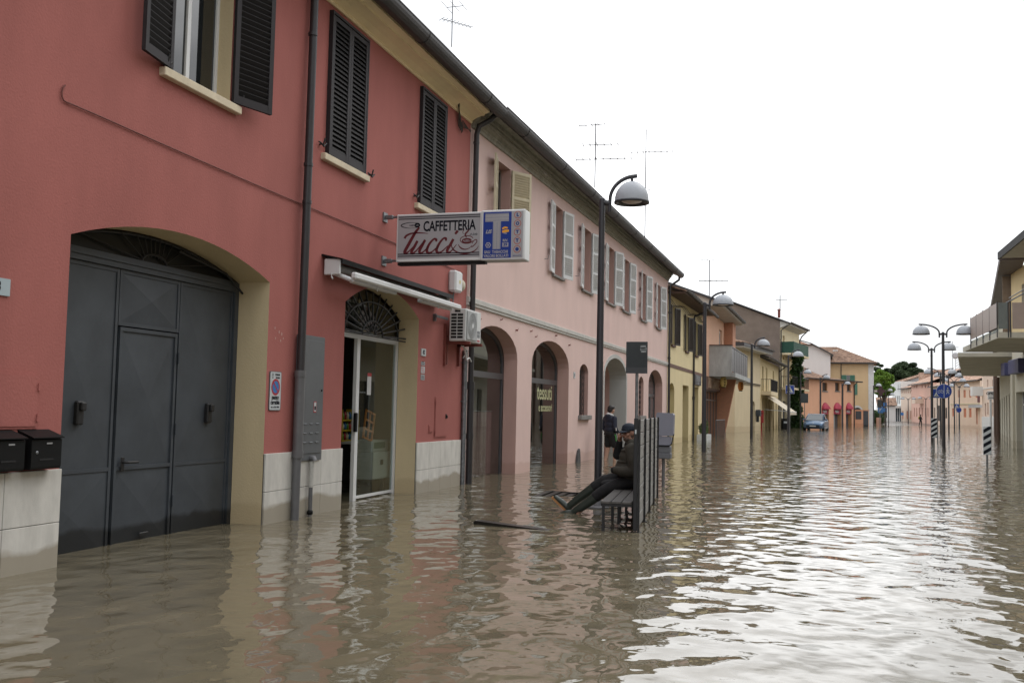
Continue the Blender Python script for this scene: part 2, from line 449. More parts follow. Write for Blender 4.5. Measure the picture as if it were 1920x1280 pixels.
# louvred shutter leaf, hinge along z at the origin, leaf along +x, outer face -y
_sh = {}
def shutter_mesh(w, h, pitch, rails, mf, ms, th=0.04, fr=0.06):
    key = (round(w, 3), round(h, 3), pitch, rails, mf.name)
    if key in _sh: return _sh[key]
    mb = MB()
    mb.box(0, fr, -th/2, th/2, 0, h); mb.box(w-fr, w, -th/2, th/2, 0, h)
    zs = [0]+[h*(i+1)/(rails+1) for i in range(rails)]+[h]
    mb.box(fr, w-fr, -th/2+.002, th/2-.002, 0, fr*1.5); mb.box(fr, w-fr, -th/2+.002, th/2-.002, h-fr, h)
    for z in zs[1:-1]: mb.box(fr, w-fr, -th/2+.002, th/2-.002, z-fr/2, z+fr/2)
    for i in range(len(zs)-1):
        a = zs[i]+(fr*1.5 if i == 0 else fr/2); b = zs[i+1]-(fr if i == len(zs)-2 else fr/2)
        n = max(1, int((b-a)/pitch)); p = (b-a)/n
        for k in range(n):
            z = a+k*p
            mb.add([(fr, -th*.42, z), (w-fr, -th*.42, z), (w-fr, th*.42, z+p*.95), (fr, th*.42, z+p*.95),
                    (fr, -th*.42, z+.009), (w-fr, -th*.42, z+.009), (w-fr, th*.42, z+p*.95+.009), (fr, th*.42, z+p*.95+.009)],
                   [(0, 3, 2, 1), (4, 5, 6, 7), (0, 1, 5, 4), (2, 3, 7, 6)], 1)
    me = mb.mesh('shutter', [mf, ms]); _sh[key] = me
    return me
def window(parent, x0, x1, z0, z1, y=0.14, sill=None, pane=None, frame=None, shut=None, ang=(165, 165), fw=0.05, mull=1, sillw=0.12, silld=0.09, leaf=None, sillh=.07, cross=0):
    """window frame (part) with pane, sill and shutters as its own pieces"""
    fm = frame or M_white
    mb = MB()
    mb.box(x0, x0+fw, y, y+.05, z0, z1); mb.box(x1-fw, x1, y, y+.05, z0, z1); mb.box(x0+fw, x1-fw, y, y+.05, z0, z0+fw); mb.box(x0+fw, x1-fw, y, y+.05, z1-fw, z1)
    for i in range(mull):
        c = x0+(x1-x0)*(i+1)/(mull+1); mb.box(c-fw*.6, c+fw*.6, y-.004, y+.054, z0+fw, z1-fw)
    for i in range(cross):
        c = z0+(z1-z0)*(i+1)/(cross+1); mb.box(x0+fw, x1-fw, y-.001, y+.05, c-fw*.35, c+fw*.35)
    f = mb.build('window', fm, parent)
    MB().box(x0+fw, x1-fw, y+.02, y+.03, z0+fw, z1-fw).build('pane', pane or M_pane, f)
    if sill:
        MB().bbox(x0-sillw, x1+sillw, -silld, y, z0-sillh, z0-.002, .008).build('sill', sill, f)
    if shut:
        w = leaf or (x1-x0)/2
        mf, ms, pitch, rails = shut
        me = shutter_mesh(w, z1-z0-.01, pitch, rails, mf, ms)
        if ang[0] is not None:
            o = obj('shutter', me, f, loc=(x0, -.035, z0+.01)); o.rotation_euler = (0, 0, -radians(ang[0]))
        if ang[1] is not None:
            o = obj('shutter', me, f, loc=(x1, -.035, z0+.01)); o.scale = (-1, 1, 1); o.rotation_euler = (0, 0, radians(ang[1]))
    return f

# ================================================================== SETTING
def ground():
    xs = [-400, -60, -6, 14, 60, 400]
    ys = [(-60, -.28), (150, -.28), (160, -0.03), (185, .42), (300, .5), (2000, .6)]
    vs = [(x, y, z) for y, z in ys for x in xs]; n = len(xs)
    fs = [(j*n+i, j*n+i+1, (j+1)*n+i+1, (j+1)*n+i) for j in range(len(ys)-1) for i in range(n-1)]
    m = mat('wet_street', (0.13, 0.12, 0.105), 0.25, var=0.25, scale=0.4, bump=0.1)
    MB().add(vs, fs).build('street_ground', m, kind='structure')
ground()

def water():
    m = bpy.data.materials.new('flood_water'); m.use_nodes = True
    n, l = nodes_of(m); b = n['Principled BSDF']
    b.inputs['IOR'].default_value = 1.53; b.inputs['Roughness'].default_value = 0.035
    t = n.new('ShaderNodeTexCoord')
    nz = n.new('ShaderNodeTexNoise'); nz.inputs['Scale'].default_value = 0.35; nz.inputs['Detail'].default_value = 4
    l.new(t.outputs['Object'], nz.inputs['Vector'])
    r = n.new('ShaderNodeValToRGB')
    r.color_ramp.elements[0].color = (0.122, 0.106, 0.070, 1); r.color_ramp.elements[0].position = .3
    r.color_ramp.elements[1].color = (0.172, 0.146, 0.098, 1); r.color_ramp.elements[1].position = .7
    l.new(nz.outputs['Fac'], r.inputs['Fac']); l.new(r.outputs['Color'], b.inputs['Base Color'])
    # ripples: directional swells plus finer chop, as height
    prev = None
    def layer(scale, rot, strength, dist, kind='noise', stretch=(1, 1, 1), detail=2, distort=0.0):
        nonlocal prev
        mp_ = n.new('ShaderNodeMapping'); mp_.inputs['Rotation'].default_value = (0, 0, radians(rot)); mp_.inputs['Scale'].default_value = stretch
        l.new(t.outputs['Object'], mp_.inputs[0])
        q = n.new('ShaderNodeTexNoise'); q.inputs['Scale'].default_value = scale; q.inputs['Detail'].default_value = detail; q.inputs['Distortion'].default_value = distort; q.inputs['Roughness'].default_value = .45
        l.new(mp_.outputs[0], q.inputs['Vector'])
        bu = n.new('ShaderNodeBump'); bu.inputs['Strength'].default_value = strength; bu.inputs['Distance'].default_value = dist
        l.new(q.outputs['Fac'], bu.inputs['Height'])
        if prev: l.new(prev.outputs[0], bu.inputs['Normal'])
        prev = bu
    layer(3.0, 12, 1.0, 0.036, stretch=(1.0, .75, 1), detail=1.4, distort=.15)
    layer(9.0, 35, 1.0, 0.0022, stretch=(.8, 1.0, 1), detail=1.0, distort=.4)
    l.new(prev.outputs[0], b.inputs['Normal'])
    # gentle real swell in the mesh, finer near the street front
    ys = [-30]; y = -30.0
    while y < 165:
        y += 0.35 if -2 < y < 40 else (0.8 if y < 80 else 2.5); ys.append(y)
    xs = []; x = -60.0
    while x < 90: xs.append(x); x += 0.35 if -9 < x < 14 else 2.5
    X, Y = np.meshgrid(np.array(xs), np.array(ys))
    Z = 0.0015*np.sin(2.1*Y+1.7*X)+0.0015*np.sin(2.3*Y-2.9*X+1)+0.001*np.sin(3.1*X+1.4*Y)
    V = np.stack([X, Y, Z], -1).reshape(-1, 3); nx = len(xs); ny = len(ys)
    i = np.arange(nx-1); j = np.arange(ny-1); I, J = np.meshgrid(i, j); a = (J*nx+I).ravel()
    Fc = np.stack([a, a+1, a+nx+1, a+nx], -1)
    me = bpy.data.meshes.new('flood_water'); me.from_pydata(V.tolist(), [], Fc.tolist()); me.materials.append(m)
    me.polygons.foreach_set('use_smooth', [True]*len(me.polygons))
    obj('flood_water', me, kind='structure')
water()

# ================================================================== RED BUILDING
PX = -6.05
FR_red = Facade(PX, 0, LEFT)
ZB = -0.5
red = thing('corner_house', 'dark red plastered two-storey house with grey arched garage door and cafe entrance', 'house', (PX, 0, 0), LEFT)
U0, U1 = -9.0, 17.2
garage = A(6.98, 10.25, ZB, 2.80, .28, .43, 'seg')
shopdoor = A(12.23, 14.88, ZB, 2.79, .34, .34, 'seg')
ops = [garage, shopdoor, R(8.20, 9.28, 4.63, 6.52, .3), R(11.53, 12.60, 4.63, 6.52, .1), R(14.70, 15.77, 4.63, 6.52, .1),
       R(-3.5, -2.35, 4.63, 6.52, .3), R(1.0, 2.15, 4.63, 6.52, .3)]
wall(red, rect(U0, U1, ZB, 6.95), ops, [M_red, M_reveal], D=9)
# marble plinth
for a, b, step in ((U0, 6.98, .62), (10.25, 12.23, .685), (14.88, 16.96, .53)):
    mb = MB()
    x = b if a == U0 else a
    sgn = -1 if a == U0 else 1
    while True:
        x2 = x+sgn*step
        if sgn > 0 and x2 > b-.12: x2 = b
        if sgn < 0 and x2 < a: x2 = a
        lo, hi = min(x, x2), max(x, x2)
        for z0, z1 in ((ZB, .367), (.373, .81)):
            mb.bbox(lo+.0025, hi-.0025, -.032, .02, z0, z1, .003)
        x = x2
        if abs(x-(b if sgn > 0 else a)) < 1e-3: break
    mb.build('marble_plinth', M_marble, red)
for a, b in ((10.25, 12.23), (14.88, 16.96), (U0, 6.98)): MB().box(a, b, -.012, .001, ZB, .808).build('plinth_mortar', mat('mortar', (.12, .11, .095), .9), red)
# cornice (cream cove), gutter, roof
cove = [(0.0, 6.64), (-.025, 6.64), (-.04, 6.66), (-.035, 6.69), (-.06, 6.705), (-.12, 6.74), (-.20, 6.765), (-.27, 6.775), (-.275, 6.80), (-.37, 6.83), (-.37, 6.93), (0, 6.95)]
MB().extr(cove, 'x', U0, U1-.04).build('cornice', M_cream, red, fix=True)
g = MB()
n = 10
gp_ = [(-.50-.085*cos(pi*i/n)+.0, 6.99-.10*sin(pi*i/n)) for i in range(n+1)]
gi = [(-.50-.078*cos(pi*i/n), 6.99-.092*sin(pi*i/n)) for i in range(n+1)][::-1]
def gutter(parent, x0, x1, cy, cz, r=.085, name='gutter', m=None):
    g = MB(); n = 10
    out = [(cy-r*cos(pi*i/n), cz-r*1.15*sin(pi*i/n)) for i in range(n+1)]; inn = [(cy-(r-.008)*cos(pi*i/n), cz-(r-.008)*1.1*sin(pi*i/n)) for i in range(n+1)][::-1]
    g.extr(out+inn, 'x', x0, x1)
    g.tube([(x0, cy-r, cz+.005), (x1, cy-r, cz+.005)], .011, 6)
    x = x0+1.5
    while x < x1-.2: g.tube([(x, cy-(r+.004)*cos(pi*i/8), cz-(r+.004)*1.15*sin(pi*i/8)) for i in range(9)], .006, 4); x += 3.0
    return g.build(name, m or M_gutter, parent, fix=True)
gutter(red, U0, 17.45, -.49, 6.95, .135)
tile_roof(red, [(U0, -.40, 6.93), (U1+.2, -.40, 6.93), (U1+.2, 4.5, 8.9), (U0, 4.5, 8.9)])
plain_roof(red, [(U0, 4.5, 8.86), (U1, 4.5, 8.86), (U1, 9.3, 7.0), (U0, 9.3, 7.0)], M_tile, 'rear_roof')
MB().box(U0, U1, 0, 9, 6.90, 6.94).build('attic_floor', M_dark, red)

# garage door
gd = MB()
for a, b in ((6.98, 7.06), (10.17, 10.26)): gd.box(a, b, .40, .47, ZB, 2.79)
gd.box(7.06, 10.17, .40, .47, 2.68, 2.80)
gd.box(7.06, 10.17, .385, .40, 2.735, 2.765)
door = gd.build('garage_door', M_iron, red)
def panel(a, b, c, d, y=.435, out=.022):
    """pressed panel: two crossing creases raised into a low pyramid"""
    m_ = MB(); mx, mz = (a+b)/2, (c+d)/2
    m_.add([(a, y, c), (b, y, c), (b, y, d), (a, y, d), (mx, y-out, mz)], [(0, 1, 4), (1, 2, 4), (2, 3, 4), (3, 0, 4)])
    return m_
lf = MB()
def leaf(a, b, z0, z1, rail=None, w=.036, y=.424):
    lf.box(a, a+w, y, y+.04, z0, z1); lf.box(b-w, b, y, y+.04, z0, z1); lf.box(a+w, b-w, y+.001, y+.04, z0, z0+w); lf.box(a+w, b-w, y+.001, y+.04, z1-w, z1)
    zz = [z0+w, z1-w]
    if rail: lf.box(a+w, b-w, y+.001, y+.04, rail-.018, rail+.018); zz = [z0+w, rail-.018, rail+.018, z1-w]
    for i in range(0, len(zz), 2): p = panel(a+w, b-w, zz[i], zz[i+1]); lf.add(p.v, p.f)
leaf(7.065, 8.165, -.1, 2.675, .73); leaf(9.155, 10.165, -.1, 2.675, .73); leaf(8.175, 9.145, 2.125, 2.675); 
lf.build('door_leaf', M_iron, door)
lf = MB(); leaf(8.20, 9.12, -.1, 2.11, .73, y=.416)
for z in (.35, 1.1, 1.85): lf.tube([(9.135, .40, z-.06), (9.135, .40, z+.06)], .012, 6)
wk = lf.build('wicket_door', M_iron, door)
hb = MB(); hb.tube([(8.30, .41, .79), (8.30, .345, .79), (8.33, .34, .79), (8.46, .34, .787)], .013, 8).bbox(8.275, 8.325, .395, .405, .70, .84, .003)
hb.build('handle', M_bl2, door)
for u in (7.66, 9.72):
    MB().bbox(u-.045, u+.045, .375, .43, 1.16, 1.38, .012).bbox(u-.03, u+.035, .34, .376, 1.29, 1.37, .01).build('handle', M_bl2, door)
MB().bbox(8.60, 8.74, .39, .405, .035, .075, .006).build('handle', M_bl2, door)
MB().poly(hole(A(6.98, 10.26, 2.8, 2.801, .275, None, 'seg')), lambda a, b: (a, .455, b)).build('fanlight_pane', mat('dull_dark_pane', (.012, .013, .014), .35, spec=.2), door)  # pane kept dark and dull so it hardly mirrors the cream reveal
fg = MB(); c0 = (8.68, 2.80)
top = seg_pts(6.98, 10.26, 2.80, .275, 40)
fg.tube([(a, .43, b-.02) for a, b in top], .018, 6)
for k in range(11):
    an = radians(7+16.6*k); dx, dz = cos(an), sin(an)
    L = .22
    while L < 1.75:
        x, z = c0[0]+dx*L, c0[1]+dz*L
        if not (7.0 < x < 10.23): break
        hh = [b for a, b in top if abs(a-x) < .09]
        if hh and z > min(hh)-.02: break
        L += .02
    fg.tube([(c0[0]+dx*.2, .42, c0[1]+dz*.06+.0), (c0[0]+dx*L, .42, c0[1]+dz*L)], .008, 5)
fg.tube([(c0[0]+.2*cos(pi*i/12), .42, c0[1]+.09*sin(pi*i/12)) for i in range(13)], .014, 6)
fg.build('fanlight_grille', M_bl2, door)
# awning rod seen inside the arch
MB().tube([(9.0, .36, 2.98), (9.9, .36, 2.86), (10.17, .34, 2.70), (10.16, .30, 2.66)], .014, 6).build('door_rod', M_bl2, door)

# upper windows
dsh = (M_shut, M_slat, .062, 0)
w1 = window(red, 8.20, 9.28, 4.63, 6.50, y=.17, sill=M_sill, frame=M_white, shut=dsh, ang=(171, 163), sillw=.14, silld=.07, sillh=.09, leaf=.55)
window(red, 11.53, 12.60, 4.63, 6.50, y=.07, sill=M_sill, frame=M_shut, shut=dsh, ang=(0, 0), sillw=.14, silld=.07, sillh=.09, leaf=.532)
window(red, 14.70, 15.77, 4.63, 6.50, y=.07, sill=M_sill, frame=M_shut, shut=dsh, ang=(0, 0), sillw=.14, silld=.07, sillh=.09, leaf=.532)
for a in (-3.5, 1.0): window(red, a, a+1.15, 4.63, 6.50, y=.17, sill=M_sill, frame=M_white, shut=dsh, ang=(170, 165), sillw=.14, silld=.07, sillh=.09, leaf=.56)
def shook(u, z): MB().tube([(u-.07, -.03, z+.02), (u-.02, -.05, z), (u+.03, -.05, z-.02), (u+.08, -.06, z+.03)], .012, 5).tube([(u, 0, z), (u, -.06, z), (u+.01, -.075, z+.08)], .012, 5).build('shutter_hook', M_bl2, red)
for u, z in ((11.34, 4.72), (12.82, 4.66), (14.52, 4.72), (8.10, 4.68), (9.42, 4.68)): shook(u, z)
for a, b in ((11.53, 12.60), (14.70, 15.77)):
    MB().box(a-.03, a, -.06, .1, 4.632, 6.55).box(b, b+.03, -.06, .1, 4.632, 6.55).box(a, b, -.06, .1, 6.515, 6.55).build('window_surround', M_shut, red)

# wall cable
pts = [(6.80, -.012, 3.99), (6.86, -.015, 3.90)]+[(6.86+(16.9-6.86)*i/30, -.014, 3.905-.1*(i/30)-.012*sin(pi*i/15)) for i in range(1, 31)]
MB().tube([(6.81, -.012, 4.04), (6.785, -.012, 4.01), (6.775, -.012, 3.97), (6.78, -.012, 3.93), (6.80, -.012, 3.905), (6.84, -.012, 3.90), (6.88, -.012, 3.905)], .007, 5).tube(pts[1:], .007, 5).build('wall_cable', mat('cable_brown', (.15, .050, .042), .8), red)
cb = MB()
for k in range(5):
    cb.tube([(9.2+(16.2-9.2)*i/26, -.075-.012*k, 6.735+.012*k+.010*sin(i*1.3+k)) for i in range(27)]+[(16.35, -.06, 6.70-.03*k), (16.5, -.04, 6.52-.03*k), (16.62, -.04, 6.42+.03*k), (17.0, -.06, 6.47-.01*k)], .007, 5)
for q in range(4): cb.tube([(16.38+.05*q, -.03, 6.6), (16.36+.06*q, -.05, 6.38-.03*q), (16.5+.03*q, -.05, 6.34), (16.62, -.03, 6.5)], .007, 5)
cb.build('eave_cables', mat('cable_dark', (.045, .035, .028), .8), red)
# rain pipes (parts of the house)
dp = MB(); dp.tube([(10.93, -.42, 6.97), (10.93, -.38, 6.85), (10.93, -.10, 6.62), (10.93, -.085, 6.5), (10.90, -.085, 1.76)], .050, 12)
for z in (6.0, 3.88, 4.35): dp.tube([(10.915, -.085, z-.02), (10.915, -.085, z+.02)], .058, 12)
dpo = dp.build('downpipe', M_pipe, red)
dp2 = MB(); dp2.tube([(10.885, -.09, 1.76), (10.885, -.09, .78)], .062, 12).tube([(10.885, -.09, 1.72), (10.885, -.09, 1.80)], .069, 12).tube([(10.885, -.09, .74), (10.885, -.09, .83)], .069, 12).tube([(10.88, -.09, .78), (10.87, -.09, -.4)], .050, 12)
dp2.build('pipe_guard', M_pipeg, red)

# shop front
sf = MB()
sf.box(12.23, 14.88, .345, .40, 2.37, 2.46); sf.box(13.37, 13.47, .345, .40, ZB, 2.37); sf.box(14.81, 14.88, .345, .40, ZB, 2.37); sf.box(12.23, 12.29, .345, .40, ZB, 2.37)
sf.box(13.47, 14.81, .355, .39, .02, .06)
sd_ = sf.build('shop_door', M_alu, red)
MB().box(13.47, 14.81, .368, .374, -.3, 2.37).build('pane', M_glass, sd_)
MB().poly(hole(A(12.25, 14.86, 2.46, 2.79, .33, None, 'seg')), lambda a, b: (a, .375, b)).build('fanlight_pane', M_glass, sd_)
fg = MB(); c0 = (13.55, 2.42); Y_ = .20
for k in range(15):
    an = radians(4+12.3*k); L = 1.18 if 20 < 4+12.3*k < 165 else 1.28
    top_ = 3.05
    L = min(L, .72/max(.08, sin(an)) if False else L)
    x, z = c0[0]+cos(an)*L, c0[1]+sin(an)*L*.56
    fg.tube([(c0[0]+cos(an)*.36, Y_, c0[1]+sin(an)*.22), (x, Y_, z)], .015, 5)
for rx, rz in ((.36, .22), (.95, .50)): fg.tube([(c0[0]+rx*cos(pi*i/24), Y_-.01, c0[1]+rz*sin(pi*i/24)) for i in range(25)], .015, 6)
for k in range(11):
    an = radians(10+16*k); fg.tube([(c0[0]+.10*cos(an), Y_-.005, c0[1]+.06*sin(an)+.02), (c0[0]+.34*cos(an), Y_-.005, c0[1]+.21*sin(an))], .009, 5)
for sx in (-1, 1): fg.tube([(c0[0]+sx*(.06*cos(t_)*(1-t_/9)+.05), Y_-.03, c0[1]+.10+.07*sin(t_)*(1-t_/9)) for t_ in [i*.45 for i in range(16)]], .010, 5)
fg.tube([(12.25, Y_, 2.42), (14.82, Y_, 2.42)], .012, 6)
fg.build('fan_grille', M_bl2, sd_)
MB().bbox(13.30, 13.37, .30, .345, 1.0, 1.28, .01).build('handle', M_black, sd_)

# hatches painted with the wall
for a, b, c, d in ((5.75, 6.70, 1.15, 1.60), (15.68, 16.26, .87, 1.56), (15.42, 15.60, .96, 1.09)):
    h = MB().box(a, b, -.010, .0, c, d).box(a+.02, b-.02, -.018, -.0105, c+.02, d-.02)
    if d-c > .2: h.box(b-.03 if a < 10 else a-.005, b if a < 10 else a+.02, -.03, -.019, c+.06, c+.12).box(b-.03 if a < 10 else a-.005, b if a < 10 else a+.02, -.03, -.019, d-.14, d-.08)
    hh_ = h.build('meter_hatch', M_red, red)
MB().tube([(16.19, -.02, 1.24), (16.19, -.04, 1.24), (16.19, -.042, 1.20)], .012, 6).bbox(16.165, 16.215, -.028, -.018, 1.19, 1.27, .004).build('hatch_lock', M_black, red)
sp = MB()
for (u, z, r) in ((10.40, 2.28, .018), (10.50, 2.24, .02), (10.42, 2.16, .016), (10.56, 2.22, .022), (10.54, 2.14, .018), (10.60, 2.17, .015)):
    disc(sp, u, z, r, lambda a, b, d: (a, -.004, b), n=7, sx=.7)
sp.build('chipped_plaster', mat('chip', (.42, .25, .22), .9), red)

# ================================================================== THINGS ON THE RED HOUSE
def on_wall(F, name, label, cat, u, y=0, z=0, group=None):
    return thing(name, label, cat, F.world(u, y, z), F.rz, group)
for i, (u, lb) in enumerate(((6.10, 'black letter box nearest the left edge, beside its twin above the marble plinth'), (6.50, 'black letter box with a round lock between its twin and the garage arch'))):
    t = on_wall(FR_red, 'letter_box', lb, 'letter box', u, 0, .83, 'letter boxes by the garage')
    prof = [(-.002, 0), (-.135, 0), (-.145, .02), (-.145, .235), (-.125, .25), (-.002, .305)]
    MB().extr(prof, 'x', 0, .33).build('body', M_black, t, fix=True)
    MB().extr([(-.001, .309), (-.001, .314), (-.165, .256), (-.165, .247)], 'x', -.006, .336).build('lid', M_black, t, fix=True)
    b = MB().box(.16, .22, -.149, -.1455, .20, .212); b.build('name_label', mat('label_grey', (.3, .3, .3), .5), t)
    MB().box(.09, .24, -.148, -.1455, .07, .085).build('slot', M_dark, t)
    MB().lathe([(0, 0), (.014, 0), (.014, .008), (0, .01)], 12, (.06, -.147, .135), axis='y').build('lock', M_galv, t)

def wall_sign(F, name, label, cat, u0, u1, z0, z1, m, edge=None, th=.012, rad=.02, group=None, y=-.001):
    t = on_wall(F, name, label, cat, (u0+u1)/2, y, (z0+z1)/2, group)
    w, h = (u1-u0)/2, (z1-z0)/2
    pts = []
    for cx, cz, a0 in ((w-rad, h-rad, 0), (-w+rad, h-rad, 90), (-w+rad, -h+rad, 180), (w-rad, -h+rad, 270)):
        for k in range(4): an = radians(a0+30*k); pts.append((cx+rad*cos(an), cz+rad*sin(an)))
    MB().extr(pts, 'y', -th, 0).build('plate', edge or m, t, fix=True)
    M = lambda a, b, d: (a, -th-.0005-d, b)
    f = MB(); f.poly([(p[0]*.95, p[1]*.965) for p in pts], lambda a, b: M(a, b, 0)); 
    return t, f, M, w, h
M_signw = mat('sign_white', (.46, .49, .50), .4, var=.04)
M_ink = mat('sign_ink', (.012, .013, .018), .85, var=0, spec=.15)
M_blue = mat('sign_blue', (.012, .055, .27), .4, var=.05)
M_sblue = mat('symbol_blue', (.03, .17, .42), .4, var=.05)
M_sred = mat('symbol_red', (.36, .02, .03), .4, var=.05)
t, f, M, w, h = wall_sign(FR_red, 'parking_ban_sign', 'white passo carrabile sign with blue and red no-parking disc beside the garage', 'sign', 10.315, 10.575, 1.31, 1.77, M_signw, M_pipeg)
text(f, 'passo', 0, -.075, .075, M, 1, bold=.0015, sx=.95); text(f, 'carrabile', 0, -.135, .068, M, 1, bold=.0015, sx=.85)
text(f, 'aut. n. 226 / 1994', 0, -.19, .027, M, 1, sx=.95); text(f, 'COMUNE', .035, .19, .032, M, 1, sx=.8); text(f, 'DI LUGO', .045, .155, .028, M, 1, sx=.8)
disc(f, -.07, .17, .025, M, 1, .001, sx=.8); disc(f, -.07, .17, .017, M, 0, .0015, sx=.8); f.box(-.085, -.055, -.0145, -.0135, .198, .204, 1)
disc(f, 0, .045, .098, M, 3, .001); disc(f, 0, .045, .072, M, 2, .0018)
c_, s_ = cos(radians(-45)), sin(radians(-45)); q = [(-.085, -.010), (.085, -.010), (.085, .010), (-.085, .010)]
f.add([M(a*c_-b*s_, .045+a*s_+b*c_, .0026) for a, b in q], [(0, 1, 2, 3)], 3)
f.build('face', [M_signw, M_ink, M_sblue, M_sred], t)

def number_plate(F, u0, u1, z0, z1, txt, label, size=.1, m=None):
    t, f, M, w, h = wall_sign(F, 'house_number', label, 'house number', u0, u1, z0, z1, m or M_signw, rad=.006)
    text(f, txt, 0, 0, size, M, 1, bold=.002, sx=.85); f.build('face', [m or M_signw, M_ink], t)
M_tileb = mat('number_tile', (.36, .43, .46), .35, var=.05)
number_plate(FR_red, 6.05, 6.33, 2.19, 2.325, '43', 'pale blue tile with the number of the house left of the garage arch', .11, M_tileb)
number_plate(FR_red, 15.0, 15.2, 2.21, 2.33, '42', 'small white tile with the number 42 right of the cafe door', .10)
for k, (z0, z1, lb, rc) in enumerate(((2.06, 2.12, 'small grey plaque just below the number 42 tile', 0), (1.93, 2.04, 'small red and white sticker between two grey plaques', 1), (1.82, 1.91, 'lowest small grey plaque under the number 42 tile', 0))):
    t, f, M, w, h = wall_sign(FR_red, 'wall_plaque', lb, 'plaque', 15.02, 15.18, z0, z1, M_tileb, rad=.004, th=.006)
    for q in range(2+rc): f.box(-.06, .06-.02*q, -.0075, -.0066, -h+.02+q*.03, -h+.03+q*.03, 1)
    f.build('face', [M_signw if rc else mat('plaque_grey', (.3, .31, .32), .4), M_sred if rc else M_ink], t)

# meter cabinet
t = on_wall(FR_red, 'meter_cabinet', 'tall grey steel meter cabinet with louvre slots behind the drainpipe', 'cabinet', 10.93, 0, .69)
MB().bbox(0, .645, -.055, .0, 0, 1.56, .006).build('body', M_cab, t)
d_ = MB().bbox(.045, .60, -.066, -.0555, .09, 1.50, .004)
cd = d_.build('door', M_cab, t)
v = MB()
for i in range(3):
    for k in range(3): v.extr([(-.067, 0+.22+k*.115), (-.080, .228+k*.115), (-.067, .236+k*.115)], 'x', .12+i*.16, .20+i*.16)
v.build('louvres', mat('louvre_grey', (.17, .18, .19), .4), cd, fix=True)
MB().lathe([(0, 0), (.012, 0), (.012, .01), (0, .012)], 10, (.565, -.078, .88), axis='y').build('lock', M_black, cd)
s = MB().box(.37, .44, -.0685, -.0665, .60, .74, 0).box(.378, .432, -.0695, -.0685, .612, .728, 1).box(.385, .425, -.0705, -.0695, .63, .68, 2); s.build('sticker', [M_sred, M_signw, M_ink], cd)
MB().add([(.05, -.068, 1.16), (.11, -.068, 1.17), (.10, -.068, 1.19), (.07, -.068, 1.22), (.05, -.068, 1.23)], [(0, 1, 2, 3, 4)]).build('torn_sticker', M_signw, cd)
t = on_wall(FR_red, 'gas_pipe', 'thin pipe below the meter cabinet, white above and grey below', 'pipe', 11.28, -.055, 0)
MB().tube([(0, -.02, .68), (0, -.02, .36)], .032, 10).build('upper_pipe', mat('old_white_paint', (.42, .41, .38), .5, var=.2, scale=12), t)
MB().tube([(0, -.02, .37), (0, -.02, .0), (0, -.02, -.3)], .026, 10).build('lower_pipe', M_pipeg, t)
MB().tube([(0, .01, .72), (0, -.05, .72), (0, -.055, .69)], .038, 10).build('elbow', M_pipeg, t)
MB().lathe([(.02, 0), (.038, .01), (.038, .045), (.026, .06)], 12, (0, -.02, .02)).build('collar', M_black, t)

# galvanised conduit next to the house corner
t = on_wall(FR_red, 'conduit', 'galvanised grey conduit climbing the corner of the red house below the air conditioner', 'pipe', 17.03, -.05, 0)
MB().tube([(0, 0, -.4), (0, 0, 2.42)], .045, 12).build('tube', M_galv, t)
cl = MB()
for z in (.6, 1.5, 2.2): cl.tube([(0, 0, z-.012), (0, 0, z+.012)], .052, 12).box(-.06, .06, .0, .05, z-.01, z+.01)
cl.build('clamps', M_galv, t)

# awning
t = on_wall(FR_red, 'rolled_awning', 'rolled up awning with white front bar above the cafe door', 'awning', 11.5, 0, 3.0)
MB().extr([(0, .30), (0, .33), (-.30, .265), (-.30, .20), (-.285, .20), (-.285, .25)], 'x', 0, 4.15).build('cover', M_black, t, fix=True)
MB().tube([(.08, -.17, .165), (4.05, -.17, .165)], .055, 14).build('roller', mat('awning_cloth', (.16, .155, .15), .9), t)
for x in (.02, 4.08): MB().bbox(x, x+.03, -.26, -.03, .06, .27, .01).build('end_cap', M_white, t)
gear = MB(); disc(gear, .16, .15, .055, lambda a, b, d: (.018-d, -a, b), 0, 0, r2=.03); disc(gear, .16, .15, .02, lambda a, b, d: (.018-d, -a, b), 0, 0)
gear.tube([(.0, -.15, .08), (-.005, -.155, .02), (.02, -.16, .0), (.025, -.15, .03)], .008, 6).build('crank_eye', M_white, t)
MB().bbox(.0, 4.02, -.50, -.42, -.005, .085, .02).build('front_bar', M_white, t)
for x0, x1 in ((.15, 1.55), (2.5, 3.85)):
    ar = MB(); ar.bbox(x0, x1, -.40, -.35, -.03, .02, .01); ar.bbox(x0+.1, x1-.1, -.33, -.28, -.02, .03, .01); ar.tube([((x0+x1)/2, -.41, -.06), ((x0+x1)/2+.02, -.4, .0)], .008, 5)
    xe = x0 if x0 < 1 else x1; ar.tube([(xe, -.37, 0), (xe, -.05, .12)], .03, 8)
    ar.build('folding_arm', M_white, t)

